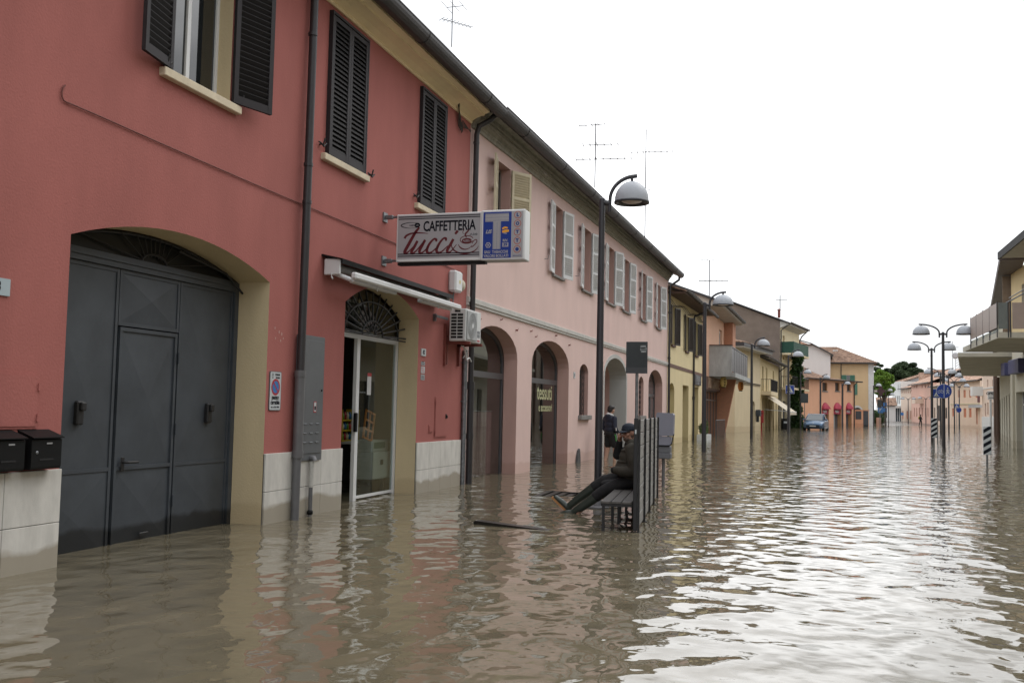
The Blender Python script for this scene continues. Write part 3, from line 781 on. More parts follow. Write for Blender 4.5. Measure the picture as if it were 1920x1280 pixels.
# alarm box + siren
t = on_wall(FR_red, 'alarm_box', 'white alarm box with small yellow emblem under the eave side of the shop sign', 'alarm box', 16.25, 0, 3.42)
MB().bbox(-.08, .27, -.15, 0, -.02, .35, .03).build('body', M_white, t)
b = MB(); disc(b, .12, .16, .035, lambda a, c, d: (a, -.1525, c), 0, n=16); b.build('emblem', mat('emblem_yellow', (.5, .42, .08), .4), t)
MB().tube([(.1, -.04, 0), (.1, -.03, -.3), (.3, -.03, -.45), (.32, -.1, -.62)], .008, 5).tube([(.14, -.04, 0), (.13, -.03, -.2), (-.3, -.02, -.28)], .006, 5).build('wire', M_galv, t)
t = on_wall(FR_red, 'siren', 'round beige siren half hidden behind the white alarm box', 'siren', 16.68, 0, 3.56)
MB().lathe([(0, -.12), (.07, -.12), (.10, -.09), (.11, -.03), (.11, 0)], 20, (0, 0, 0), axis='y').build('body', mat('beige_plastic', (.42, .38, .28), .5), t)

# air conditioner
t = on_wall(FR_red, 'air_conditioner', 'white air conditioner unit with fan grille on a rusty bracket beside the awning', 'air conditioner', 16.02, -.10, 2.52)
W_, Dp, Hh = .82, .30, .56
MB().bbox(0, W_, -Dp, 0, 0, Hh, .015).build('body', mat('ac_white', (.56, .57, .56), .45, var=.04), t)
vg = MB()
for i in range(2):
    for k in range(8): vg.box(-.004, -.0005, -Dp+.05+i*.115, -Dp+.15+i*.115, .05+k*.055, .088+k*.055)
vg.box(-.004, -.0005, -.20, -.10, .50, .535)
vg.build('vent', M_dark, t)
fn = MB(); cx, cz = .30, .28
fn.bbox(.04, .56, -Dp-.018, -Dp-.0005, .03, .53, .008)
for k in range(8): rr = .05+.025*k; fn.tube([(cx+rr*cos(2*pi*i/28), -Dp-.020, cz+rr*sin(2*pi*i/28)) for i in range(29)], .004, 4, cap=False, mi=1)
for k in range(36): a = 2*pi*k/36; fn.tube([(cx+.04*cos(a), -Dp-.021, cz+.04*sin(a)), (cx+.225*cos(a+.3), -Dp-.021, cz+.225*sin(a+.3))], .003, 4, mi=1)
disc(fn, cx, cz, .04, lambda a, b, d: (a, -Dp-.028, b), 2)
fn.build('fan_grille', [mat('ac_grey', (.33, .34, .34), .5), mat('ac_grille', (.42, .43, .43), .5), M_white], t)
lb_ = MB().box(.62, .76, -Dp-.003, -Dp-.0005, .10, .16, 0).box(.62, .76, -Dp-.003, -Dp-.0005, .03, .06, 1).box(.62, .76, -Dp-.003, -Dp-.0005, .17, .22, 0)
lb_.build('label', [mat('label_dark', (.12, .13, .14), .4), M_sred], t)
br = MB()
for x in (.06, .70): br.box(x, x+.05, -.36, .10, -.05, -.002); br.box(x, x+.05, .05, .10, -.40, .1)
br.box(.0, .05, .06, .10, -.42, .30)
br.build('bracket', M_redpt, t)
MB().box(-.55, 0, .02, .05, .36, .40).box(-.52, -.48, .05, .10, .30, .42).build('rail', M_galv, t)
hs = MB(); hs.tube([(.60, -.05, -.04), (.62, -.10, -.20), (.75, -.06, -.28), (.95, -.05, -.24), (1.05, -.05, -.30)], .014, 6); hs.tube([(.55, -.03, -.04), (.72, -.1, -.12), (.66, -.03, -.26)], .010, 6)
hs.build('hose', M_white, t)

# shop sign: light boxes standing out from the wall
SY = 13.36; t = thing('shop_sign', 'long white caffetteria light box with tobacco T panel on wall brackets', 'sign', (PX, SY, 3.49), 0)
M_face = mat('sign_face', (.34, .34, .355), .35, var=.03)
M_navy = mat('sign_navy', (.004, .035, .24), .35, var=.04)
M_wine = mat('sign_wine', (.10, .006, .012), .4, var=.04)
x0, x1, x2 = .23, 1.545, 2.20; Hs = .70
MB().bbox(x0, x1, 0, .16, 0, Hs, .008).build('cabinet', M_alu, t)
f = MB(); Mf = lambda a, b, d: (a, -.002-d, b)
f.box(x0+.022, x1-.022, -.003, -.0005, .045, Hs-.02)
for z in (.585, .622, .652): f.box(x0+.03, x1-.025, -.0045, -.0031, z, z+(.013 if z != .585 else .0), 1) if z != .585 else None
for z in (.075, .105): f.box(x0+.03, x1-.025, -.0045, -.0031, z, z+.014, 1)
text(f, 'CAFFETTERIA', x0+.82, .505, .205, Mf, 1, sx=.665, bold=.005, spacing=.97)
text(f, 'tradizione', x0+.255, .535, .026, Mf, 1, bold=.0008)
ribbon(f, [(x0+.33, .565), (x0+.20, .575), (x0+.085, .55), (x0+.085, .52), (x0+.20, .493), (x0+.34, .50)], [.003, .009, .014, .014, .006, .003], Mf, 1)
disc(f, x0+.325, .533, .036, Mf, 1, .002, sx=1.25); text(f, 'caffe', x0+.325, .533, .026, lambda a, b, d: Mf(a, b, d+.001), 0)
text(f, 'di Sofia', x0+1.19, .375, .045, Mf, 1, sx=.9, shear=.6)
# brush lettering "tucci"
def st(p, w): ribbon(f, [(x0+a, b) for a, b in p], [q*1.22 for q in w], Mf, 2)
st([(.36, .50), (.30, .43), (.20, .26), (.14, .15), (.155, .125), (.20, .15), (.27, .22)], [.02, .036, .04, .04, .032, .016, .008])
st([(.13, .345), (.16, .385), (.24, .415), (.36, .42), (.50, .405)], [.030, .026, .020, .016, .004])
st([(.335, .305), (.29, .22), (.245, .145), (.265, .12), (.33, .17), (.43, .29)], [.03, .036, .036, .028, .016, .012])
st([(.455, .315), (.41, .235), (.37, .155), (.385, .12), (.43, .14), (.50, .205)], [.03, .036, .036, .030, .018, .010])
st([(.625, .285), (.625, .315), (.585, .32), (.52, .25), (.485, .165), (.51, .12), (.57, .14), (.66, .22)], [.022, .03, .022, .03, .036, .032, .018, .010])
st([(.775, .29), (.775, .325), (.735, .325), (.675, .255), (.635, .165), (.66, .12), (.72, .14), (.81, .22)], [.022, .03, .022, .03, .036, .032, .018, .010])
st([(.89, .315), (.85, .24), (.80, .155), (.815, .12), (.86, .14), (.94, .235)], [.03, .036, .036, .030, .016, .008])
st([(.955, .435), (.915, .385)], [.036, .026])
# cup, saucer, steam
e = lambda cx, cz, rx, rz, a0, a1, n=14: [(cx+rx*cos(radians(a0+(a1-a0)*i/n)), cz+rz*sin(radians(a0+(a1-a0)*i/n))) for i in range(n+1)]
st(e(1.095, .30, .10, .055, 20, 340), [.010]*15); st(e(1.095, .285, .065, .028, 0, 360), [.016]*15); st(e(1.10, .29, .04, .012, 0, 360), [.008]*15)
st(e(1.075, .275, .115, .115, 200, 330, 10), [.006, .010, .014, .016, .016, .014, .012, .010, .008, .006, .004])
st([(1.165, .19), (1.20, .21), (1.245, .26), (1.24, .295), (1.205, .285), (1.175, .24)], [.012, .012, .011, .011, .010, .006])
st(e(1.07, .225, .205, .125, 168, 352, 18), [.004, .008, .012, .015, .017, .018, .018, .018, .018, .018, .018, .018, .017, .016, .014, .012, .010, .007, .003])
st([(1.045, .38), (1.03, .41), (1.045, .44), (1.05, .465)], [.003, .008, .008, .003]); st([(1.09, .33), (1.07, .38), (1.115, .43), (1.115, .475), (1.095, .505)], [.010, .022, .018, .014, .003])
f.build('face', [M_face, M_ink, M_wine], t)
MB().bbox(x1+.002, x2, -.035, .225, -.012, Hs+.008, .012).build('tobacco_cabinet', M_white, t)
f = MB(); Mf = lambda a, b, d: (a, -.038-d, b)
f.box(x1+.035, x1+.455, -.0385, -.0355, .018, Hs-.022, 1); f.box(x1+.46, x2-.03, -.0385, -.0355, .018, Hs-.022, 0)
cx = x1+.24
f.box(cx-.175, cx+.175, -.0405, -.0386, .54, .655, 0); f.box(cx-.058, cx+.058, -.0405, -.0386, .145, .54, 0)
for i in range(22):
    for zz in (.552, .596, .642): f.box(cx-.170+i*.0158, cx-.164+i*.0158, -.0412, -.0406, zz, zz+.006, 2)
for k in range(24):
    for xx in (-.052, 0, .046): f.box(cx+xx, cx+xx+.006, -.0412, -.0406, .152+k*.016, .158+k*.016, 2)
text(f, 'SALI  TABACCHI', cx-.005, .105, .056, Mf, 0, sx=.86, bold=.002); text(f, 'VALORI BOLLATI', cx-.005, .048, .056, Mf, 0, sx=.86, bold=.002)
text(f, 'LIS', cx-.125, .395, .07, Mf, 0, bold=.003, shear=.3); text(f, 'RIV.', cx+.13, .265, .048, Mf, 0, bold=.002)
f.box(cx+.085, cx+.175, -.0405, -.0386, .175, .235, 0); text(f, '39', cx+.13, .205, .058, lambda a, b, d: Mf(a, b, d+.002), 2, bold=.002)
disc(f, cx-.125, .205, .045, Mf, 0, .002, 6); disc(f, cx-.125, .205, .03, Mf, 1, .003, 5); disc(f, cx-.125, .205, .015, Mf, 0, .004, 8)
st2 = lambda p, w, mi: ribbon(f, [(cx+a, b) for a, b in p], w, Mf, mi)
st2([(.08, .43), (.12, .45), (.16, .44)], [.02, .03, .02], 4); st2([(.08, .39), (.13, .40), (.18, .405)], [.03, .04, .03], 4); st2([(.10, .37), (.15, .365)], [.012, .012], 0)
for k, ch in enumerate('LOTTO'):
    z = .625-.122*k; xx = x1+.545
    disc(f, xx, z, .053, Mf, 3, .002); disc(f, xx, z, .044, Mf, 0, .003)
    if k in (1, 4): disc(f, xx, z, .026, Mf, 2, .004); (disc(f, xx, z, .012, Mf, 0, .005) if k == 1 else None)
    else: text(f, ch, xx, z, .062, lambda a, b, d: Mf(a, b, d+.004), 2, bold=.004)
text(f, 'GIOCO LOTTO', x1+.545, .045, .018, Mf, 2, bold=.0006)
f.build('tobacco_face', [M_face, M_navy, mat('sign_blue_dots', (.004, .03, .2), .4, var=0), mat('sign_orange_red', (.40, .07, .04), .4, var=0), mat('sign_orange', (.75, .35, .03), .4, var=0)], t)
MB().box(x0+.02, x1+.05, .02, .14, -.045, -.010).build('bottom_rail', M_black, t)
for z in (.03, .68):
    MB().box(.0, .02, .0, .14, z-.07, z+.07).tube([(.01, .07, z), (x0+.02, .07, z)], .018, 6).bbox(.02, .14, .04, .10, z-.03, z+.03, .01).build('bracket', M_galv, t)

# ================================================================== INSIDE THE CAFE
M_yel = mat('shelf_yellow', (.50, .33, .02), .5, var=.05)
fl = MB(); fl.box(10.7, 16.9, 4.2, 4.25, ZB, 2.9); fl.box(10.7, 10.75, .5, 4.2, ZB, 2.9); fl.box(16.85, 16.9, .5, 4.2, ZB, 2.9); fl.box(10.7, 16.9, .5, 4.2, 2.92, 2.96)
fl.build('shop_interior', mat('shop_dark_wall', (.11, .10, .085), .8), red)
def rackpos(u, y, z=0): return FR_red.world(u, y, z)
t = thing('display_rack', 'yellow shelf rack of small bottles just inside the cafe door', 'display rack', rackpos(14.45, 1.05, .82), LEFT)
r_ = MB()
for k in range(3): r_.box(-.30, .30, -.12, .12, k*.16, k*.16+.02)
for sx in (-.31, .295): r_.box(sx, sx+.015, -.12, .12, 0, .50)
r_.build('shelves', M_yel, t)
bm_ = [mat('bottle_blue', (.02, .10, .25), .3, var=0), mat('bottle_green', (.10, .22, .03), .3, var=0), mat('bottle_red', (.35, .02, .03), .3, var=0), mat('bottle_cream', (.5, .45, .3), .3, var=0)]
for k in range(3):
    for i in range(7):
        MB().lathe([(0, 0), (.028, 0), (.028, .08), (.012, .10), (.012, .12), (0, .12)], 10, (-.25+i*.083, -.05, .021+k*.16)).build('bottle', bm_[(i*5+k*2) % 4], t)
t = thing('shop_table', 'pale table with round legs behind the open cafe door', 'table', rackpos(14.75, 1.05, -.10), LEFT)
MB().bbox(-.55, .75, -.35, .35, .88, .925, .01).build('table_top', mat('pale_table', (.40, .40, .38), .5), t)
for a in (-.45, .65):
    for b in (-.25, .25): MB().tube([(a, b, -.28), (a, b, .88)], .035, 10).build('leg', M_alu, t)
t = thing('orange_stand', 'tilted orange wire display frame on the table behind the cafe glass', 'display frame', rackpos(14.18, .52, .86), LEFT)
o_ = MB(); Mt = Matrix.Rotation(radians(12), 4, 'Y')
for a in (-.17, -.01, .15): o_.box(a, a+.025, -.012, .012, 0, .45, M=Mt)
for z in (0, .14, .28, .42): o_.box(-.17, .175, -.014, .014, z, z+.025, M=Mt)
o_.build('frame', mat('orange_paint', (.80, .26, .05), .45), t)
t = thing('carton', 'white cardboard box stacked low behind the cafe glass', 'box', rackpos(14.62, .66, .24), LEFT)
MB().bbox(-.32, .36, -.2, .2, 0, .42, .01).build('box_body', mat('carton_white', (.62, .62, .60), .8, var=.08), t)
MB().box(-.06, .05, -.203, -.2005, .22, .30).build('print', M_ink, t)
t = thing('slim_carton', 'long pale box with green label lying on the white cardboard box', 'box', rackpos(14.60, .66, .665), LEFT+.03)
MB().bbox(-.30, .38, -.15, .15, 0, .18, .01).build('box_body', mat('carton_grey', (.55, .58, .55), .8, var=.08), t)
MB().box(-.2, .25, -.153, -.1505, .05, .15).build('print', mat('label_green', (.03, .12, .08), .6), t)
t = thing('notice', 'narrow red and white notice stuck inside the cafe glass', 'notice', rackpos(13.85, .362, 1.45), LEFT)
MB().box(-.07, .07, -.001, .001, .1, .42).build('sheet', mat('paper', (.5, .5, .49), .8), t)
MB().box(-.07, .07, -.0025, -.0015, .38, .43).build('header', M_sred, t)
for k in range(5): MB().box(-.08, .06, -.0022, -.0015, .36-.06*k, .37-.06*k).build('line', M_galv, t) if k == 9 else None

# ================================================================== PINK BUILDING
FR_pink, LP = facade_between(-6.05, 17.17, -5.73, 41.6)
def pY(Y):
    """distance along the pink front for a reading taken on the straight line x=-6.05"""
    y = Y
    for _ in range(6): y = Y*(6.05-.0131*(y-17.17))/6.05
    return y-17.17
pink = thing('arcaded_house', 'long pale pink two-storey house with ground floor arches and white louvred shutters', 'house', (-6.05, 17.17, 0), FR_pink.rz)
wins = [(18.75, 19.75), (23.45, 24.35), (26.72, 27.8), (30.2, 31.3), (32.95, 34.05), (36.7, 37.7), (40.55, 41.5)]
wins = [(pY(a), pY(b)) for a, b in wins]
ar1 = A(pY(17.50), pY(20.55), ZB, 2.42, .60, .30); ar2 = A(pY(21.72), pY(25.33), ZB, 2.42, .60, .30)
ar3 = A(pY(30.0), pY(33.75), ZB, 2.40, .62, .75); ar4 = A(pY(38.7), pY(42.5), ZB, 2.40, .58, .30)
sw1 = A(pY(26.6), pY(27.7), 1.24, 2.38, .25, .20); sw2 = A(pY(36.4), pY(37.5), 1.22, 2.36, .25, .20)
ops = [ar1, ar2, ar3, ar4, sw1, sw2]+[R(a, b, 4.64, 6.36, .28) for a, b in wins]
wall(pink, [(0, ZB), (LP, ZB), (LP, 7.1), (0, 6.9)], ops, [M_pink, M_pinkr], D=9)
# pale lining of the passage arch
a3 = hole(ar3); lin = MB(); n = len(a3)
inn = [(x+(.0 if False else 0), z) for x, z in a3]
c3 = (a3[0][0]+a3[1][0])/2
big = [(c3+(x-c3)*1.085, z if z < 2.4 else 2.4+(z-2.4)*1.2) for x, z in a3]
for i in range(1, n): 
    j = (i+1) % n
    if j == 0: j = 0
    A_, B_, C_, D_ = a3[i], a3[j], big[j], big[i]
    lin.add([(A_[0], -.015, A_[1]), (B_[0], -.015, B_[1]), (C_[0], -.015, C_[1]), (D_[0], -.015, D_[1])], [(0, 1, 2, 3)])
    lin.add([(C_[0], -.015, C_[1]), (D_[0], -.015, D_[1]), (D_[0], .0, D_[1]), (C_[0], .0, C_[1])], [(0, 1, 2, 3)])
    q = lambda p: (c3+(p[0]-c3)*.998, p[1] if p[1] < 2.4 else 2.4+(p[1]-2.4)*.99)
    a_, b_ = q(A_), q(B_)
    lin.add([(a_[0], -.015, a_[1]), (b_[0], -.015, b_[1]), (b_[0], .55, b_[1]), (a_[0], .55, a_[1])], [(0, 1, 2, 3)])
lin.build('arch_lining', plaster('grey_white_plaster', (.44, .44, .42), h=.2), pink)
# string course and cornice
sc = [(0.0, 3.26), (-.035, 3.27), (-.035, 3.31), (-.055, 3.325), (-.055, 3.41), (-.04, 3.42), (0, 3.43)]
MB().extr(sc, 'x', -.02, LP).build('string_course', M_trim, pink, fix=True)
def sheared(mb, k):
    mb.v = [(x, y, z+k*x) for x, y, z in mb.v]; return mb
K = .010
cp = [(0, 6.58), (-.04, 6.58), (-.04, 6.64), (-.075, 6.66), (-.075, 6.70), (-.11, 6.73), (-.15, 6.78), (-.15, 6.82), (-.20, 6.84), (-.20, 6.90), (-.26, 6.91), (-.40, 6.95), (-.40, 7.05), (0, 7.05)]
sheared(MB().extr(cp, 'x', 0.02, LP), K).build('cornice', M_corn2, pink, fix=True)
cc = MB()
for k in range(4): cc.tube([(u, -.16-.02*k-.01*sin(u*2+k), 6.70+.03*k+.02*sin(u*1.7+k*2)) for u in np.arange(.2, LP, .6)], .008, 5)
for u in (4.2, 9.5, 14.0, 18.7, 22.0): cc.tube([(u, -.1, 6.72), (u+.25, -.22, 6.66), (u+.3, -.2, 6.58)], .012, 5)
sheared(cc, K).build('eave_cables', M_corn2, pink)
_g = gutter(pink, 0.25, LP+.35, -.49, 6.98, .135); 
for v_ in _g.data.vertices: v_.co.z += .0065*v_.co.x
tile_roof(pink, [(.2, -.40, 6.96), (LP+.2, -.40, 7.12), (LP+.2, 4.5, 9.0), (.2, 4.5, 8.9)])
plain_roof(pink, [(0, 4.5, 8.86), (LP, 4.5, 8.96), (LP, 9.3, 7.1), (0, 9.3, 7.0)], M_tile, 'rear_roof')
MB().box(0, LP, .02, 9, 6.98, 7.02).build('attic_floor', M_dark, pink)
wsh = (M_wshut, M_wshut, .05, 2); wsh2 = (M_wshut2, M_wshut2, .05, 2)
for i, (a, b) in enumerate(wins):
    window(pink, a, b, 4.64, 6.34, y=.20, sill=M_gsill, frame=mat('old_frame', (.20, .17, .15), .6), shut=wsh2 if i == 0 else wsh, ang=(166, 150) if i == 0 else (171+(i*3) % 5, 163+(i*5) % 7), sillw=.10, silld=.07, sillh=.06, leaf=.55)
    for u in (a-.75, b+.72): MB().tube([(u, .0, 4.9), (u, -.09, 4.9), (u+.03, -.09, 4.98)], .008, 5).build('shutter_hook', M_galv, pink)
# downpipes
dp = MB(); dp.tube([(.30, -.47, 7.03), (.28, -.45, 6.92), (.22, -.30, 6.75), (.12, -.12, 6.62), (.10, -.085, 6.45), (.085, -.085, 1.7)], .052, 12)
for z in (6.3, 4.1): dp.tube([(.09, -.085, z-.02), (.09, -.085, z+.02)], .060, 12)
dp.build('downpipe', M_pipe, pink)
MB().tube([(.085, -.09, 1.8), (.085, -.09, -.4)], .062, 12).tube([(.085, -.09, 1.72), (.085, -.09, 1.86)], .072, 12).tube([(.085, -.09, .82), (.085, -.09, .92)], .070, 12).build('pipe_guard', M_pipe, pink)
dp = MB(); dp.tube([(LP+.2, -.45, 7.05), (LP+.22, -.42, 6.9), (LP+.1, -.2, 6.72), (LP-.05, -.085, 6.6), (LP-.07, -.085, -.4)], .05, 10)
for z in (5.5, 3.6, 1.3): dp.tube([(LP-.07, -.085, z-.04), (LP-.07, -.085, z+.04)], .062, 10)
dp.build('downpipe', M_pipe, pink)

# arch glazing
M_gfr = mat('grey_shop_frame', (.085, .085, .09), .4, .2, var=.08)
def glazing(op, name, ztr, mulls=(), y=.31, fr=M_gfr, fw=.07, glassm=None):
    mb = MB(); lp = hole(op); x0, x1 = op['x0'], op['x1']
    outer = lp; c = (x0+x1)/2
    innr = [(c+(x-c)*(1-2*fw/(x1-x0)), z if z < op['z1'] else z-fw) for x, z in lp]
    for i in range(1, len(lp)):
        j = (i+1) % len(lp)
        mb.add([(lp[i][0], y, lp[i][1]), (lp[j][0], y, lp[j][1]), (innr[j][0], y, innr[j][1]), (innr[i][0], y, innr[i][1])], [(0, 1, 2, 3)])
        mb.add([(innr[i][0], y, innr[i][1]), (innr[j][0], y, innr[j][1]), (innr[j][0], y+.05, innr[j][1]), (innr[i][0], y+.05, innr[i][1])], [(0, 1, 2, 3)])
    if ztr: mb.box(x0, x1, y-.01, y+.05, ztr-.06, ztr+.06)
    for u in mulls: mb.box(u-.04, u+.04, y-.004, y+.05, ZB, ztr or 2.4)
    f = mb.build(name, fr, pink)
    MB().poly(lp, lambda a, b: (a, y+.025, b)).build('pane', glassm or M_glass, f)
    return f
g1 = glazing(ar1, 'shop_window', 2.06)
g2 = glazing(ar2, 'shop_entrance', 2.06, (ar2['x0']+.95,))
hd = MB(); xh = ar2['x0']+.90; hd.tube([(xh, .31, 1.05), (xh, .25, 1.05), (xh, .25, .62), (xh, .31, .62)], .018, 8); hd.build('handle', M_black, g2)
f = MB(); Mx = lambda a, b, d: (a, .333-d, b)
text(f, 'tessuti', (ar2['x0']+ar2['x1'])/2+.62, 1.78, .52, Mx, 0, sx=1.0, bold=.008); text(f, 'e accessori', (ar2['x0']+ar2['x1'])/2+.70, 1.42, .28, Mx, 0, sx=1.0, bold=.004)
f.build('lettering', mat('cream_lettering', (.42, .42, .24), .5), g2)
M_gl4 = mat('grey_door_glass', (.09, .09, .095), .08, var=.1)
g4 = glazing(ar4, 'shop_entrance', 2.0, (ar4['x0']+1.2, ar4['x0']+2.3), glassm=M_gl4)
# passage: dark door to the left, pink inner wall
MB().box(ar3['x0']-.02, ar3['x1']+.02, 1.9, 1.95, ZB, 3.05).box(ar3['x1'], ar3['x1']+.05, .75, 1.9, ZB, 3.05).box(ar3['x0']-.05, ar3['x0'], .75, 1.9, ZB, 3.05).box(ar3['x0'], ar3['x1'], .75, 1.9, 3.04, 3.08).build('passage_wall', M_pinkr, pink)
MB().box(ar3['x0']+.1, ar3['x0']+2.3, 1.84, 1.898, ZB, 2.6).build('passage_door', M_bl2, pink)
# barred windows
for op in (sw1, sw2):
    mb = MB().poly(hole(op), lambda a, b: (a, .19, b))
    f = mb.build('small_window', M_pane, pink)
    gr = MB()
    for k in range(5): u = op['x0']+.08+(op['x1']-op['x0']-.16)*k/4; gr.tube([(u, .10, op['z0']), (u, .10, op['z1']+(.02 if k in (0, 4) else .2))], .008, 5)
    for k in range(7):
        z = op['z0']+.12+k*.18
        gr.tube([(op['x0'], .10, z), (op['x1'], .10, z)], .005, 4)
        for q in range(4): u = op['x0']+.2+q*.22; gr.tube([(u+.07*cos(t_*.7), .095, z+.07*sin(t_*.7)) for t_ in range(10)], .005, 4)
    gr.build('iron_grille', M_bl2, f)
    MB().bbox(op['x0']-.10, op['x1']+.12, -.10, .12, op['z0']-.12, op['z0'], .01).build('sill', M_gsill, f)
number_plate(FR_pink, pY(25.85), pY(26.05), 2.21, 2.37, '8', 'small white plate with the number 8 between the fabric shop door and the barred window', .12)
hk = MB()
# wall bolts left by a removed sign
for (px, py, big_) in ((897, 600, 1), (938, 599, 0), (967, 619, 1), (994, 621, 0), (1003, 631, 0), (1041, 629, 1), (1066, 647, 1)):
    u, z = FR_pink.uz(px, py)
    b = MB().tube([(u, 0, z), (u, -.05, z)], .018 if big_ else .012, 6).tube([(u, -.04, z), (u+.03, -.05, z+.03)], .008, 4)
    b.build('wall_bolt', M_redpt, pink)
# rusty stains and small stones at the foot of the pier
for (px, py, lb) in ((1015, 885, None),): pass
st_ = MB()
t = thing('wall_guard', 'dark grey pointed guard plate leaning on the pink wall at water level', 'wall guard', FR_pink.world(pY(26.2), -.02, 0), FR_pink.rz)
prof = [(.0, -.3), (.36, -.3), (.36, 0), (.345, .16), (.31, .27), (.27, .345), (.24, .36), (.17, .30), (.09, .17), (.02, .0)]
MB().extr(prof, 'y', -.05, 0).build('plate', mat('guard_grey', (.06, .062, .065), .6, var=.15), t, fix=True)
# shop contents behind the arches
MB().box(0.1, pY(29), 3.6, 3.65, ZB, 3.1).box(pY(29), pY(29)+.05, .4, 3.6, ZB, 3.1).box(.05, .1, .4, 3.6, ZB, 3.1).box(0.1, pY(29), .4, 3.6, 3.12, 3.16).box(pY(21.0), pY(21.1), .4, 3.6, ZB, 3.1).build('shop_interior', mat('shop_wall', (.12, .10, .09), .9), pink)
M_curt = mat('curtain_pink', (.20, .11, .11), .9, var=.2, scale=2, streak=True)
t = on_wall(FR_pink, 'curtain', 'dull pink curtain hanging behind the first arched shop window', 'curtain', pY(18.7), .55, 0)
cu = MB(); vs = []; N_ = 60
for i in range(N_+1):
    x = 1.75*i/N_; yv = .04*sin(i*1.1)+.02*sin(i*.37)
    vs += [(x, yv, -.3), (x, yv, 1.30)]
cu.add(vs, [(2*i, 2*i+2, 2*i+3, 2*i+1) for i in range(N_)], 0, True).build('cloth', M_curt, t)
MB().tube([(0, 0, 1.32), (1.75, 0, 1.32)], .012, 6).build('rail', M_galv, t)
t = on_wall(FR_pink, 'shop_counter', 'low white counter standing in water behind the first arched shop window', 'counter', pY(17.9), .5, -.28)
MB().bbox(0, 1.1, 0, .5, 0, .72, .01).build('body', mat('counter_white', (.36, .38, .36), .5, var=.1), t)
MB().bbox(-.03, 1.13, -.03, .53, .722, .755, .008).build('counter_top', mat('counter_top', (.42, .43, .42), .4), t)
t = on_wall(FR_pink, 'trestle_table', 'pale green table behind the fabric shop door', 'table', pY(22.9), .75, -.28)
MB().bbox(0, 1.6, 0, .6, .62, .67, .01).build('table_top', mat('table_green', (.30, .36, .28), .6), t)
for x in (.1, 1.4):
    for y in (.06, .5): MB().box(x, x+.08, y, y+.06, 0, .618).build('leg', MATS['table_green'], t)

# ================================================================== YELLOW HOUSE
def simple_eave(parent, L, z, out, m, gm=True, k=0, x0=0.0):
    sheared(MB().box(x0, L, -out, .0, z, z+.07), k).build('soffit', m, parent)
FR_y, LY = facade_between(-5.73, 41.65, -5.55, 53.75)
yel = thing('shuttered_house', 'yellow two-storey house with dark brown shutters and a brown band', 'house', (-5.73, 41.65, 0), FR_y.rz)
M_yelw = plaster('yellow_plaster', (.68, .575, .35), var=.06, h=.25); M_yelr = plaster('yellow_reveal', (.50, .42, .235), h=.2)  # yellow wall colour paled to stand in for street haze
uy = lambda Y: Y-41.6
yw = [(42.55, 43.45), (46.9, 47.9), (50.6, 51.6)]
o1, o2, o3 = A(uy(42.1), uy(43.65), ZB, 2.25, .36, .5), R(uy(46.3), uy(48.35), ZB, 2.62, .5), R(uy(50.1), uy(52.15), ZB, 2.64, .5)
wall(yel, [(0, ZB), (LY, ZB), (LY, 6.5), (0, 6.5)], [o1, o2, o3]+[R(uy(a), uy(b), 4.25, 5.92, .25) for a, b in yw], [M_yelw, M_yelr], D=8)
for o_, nm in ((o1, 'niche_door'), (o2, 'house_door'), (o3, 'house_door')):
    MB().poly(hole(o_), lambda a, b: (a, .47, b)).build(nm, M_yelr if nm == 'niche_door' else mat('brown_door', (.30, .25, .15), .6), yel)
bsh = (mat('brown_shutter', (.024, .016, .013), .5), mat('brown_slat', (.030, .020, .017), .5), .055, 0)
for a, b in yw: window(yel, uy(a), uy(b), 4.25, 5.90, y=.16, sill=mat('brown_sill', (.10, .055, .04), .8), frame=M_yelr, shut=bsh, ang=(174, 164), sillw=.04, silld=.08, sillh=.09, leaf=.55)
MB().box(-.0, LY, -.02, .0, 3.27, 3.42).build('band', mat('brown_band', (.14, .075, .055), .8, var=.15), yel)
M_soff = mat('wood_soffit', (.075, .042, .028), .8, var=.3, scale=6)
sheared(MB().box(0, LY+.1, -.72, .0, 6.32, 6.39), .016).build('soffit', M_soff, yel)
gutter(yel, 0, LY+.2, -.78, 6.48, .08)
sheared(MB().extr([(-.74, 6.40), (-.74, 6.46), (4, 7.9), (4, 7.84)], 'x', 0, LY+.15), .016).build('roof', M_tile, yel, fix=True)
MB().tube([(8.1, -.74, 6.45), (8.1, -.6, 6.3), (8.1, -.1, 6.12), (8.1, -.07, 6.0), (8.1, -.07, -.3)], .05, 8).tube([(8.1, -.07, 2.0), (8.1, -.07, 2.15)], .065, 8).build('downpipe', M_pipe, yel)
yc = MB()
for k in range(3): yc.tube([(u, -.05-.01*k, 6.05-.04*k+.10*cos(u*1.3+k)+.018*u) for u in np.arange(0.1, LY, .35)], .012, 4)
yc.build('eave_cables', MATS['cable_dark'], yel)
t = on_wall(FR_y, 'shop_board', 'dark square shop board with pale letters above the last yellow doorway', 'sign', uy(50.05), -.10, 2.74)
MB().bbox(0, 2.5, 0, .09, 0, .52, .01).build('board', M_lampm, t)
f = MB(); text(f, 'PENSION', 1.25, .32, .38, lambda a, b, d: (a, -.003-d, b), 0, bold=.006); text(f, 'FERIAL', 1.25, .10, .18, lambda a, b, d: (a, -.003-d, b), 0, bold=.004); f.build('lettering', mat('grey_letter', (.30, .31, .32), .6), t)

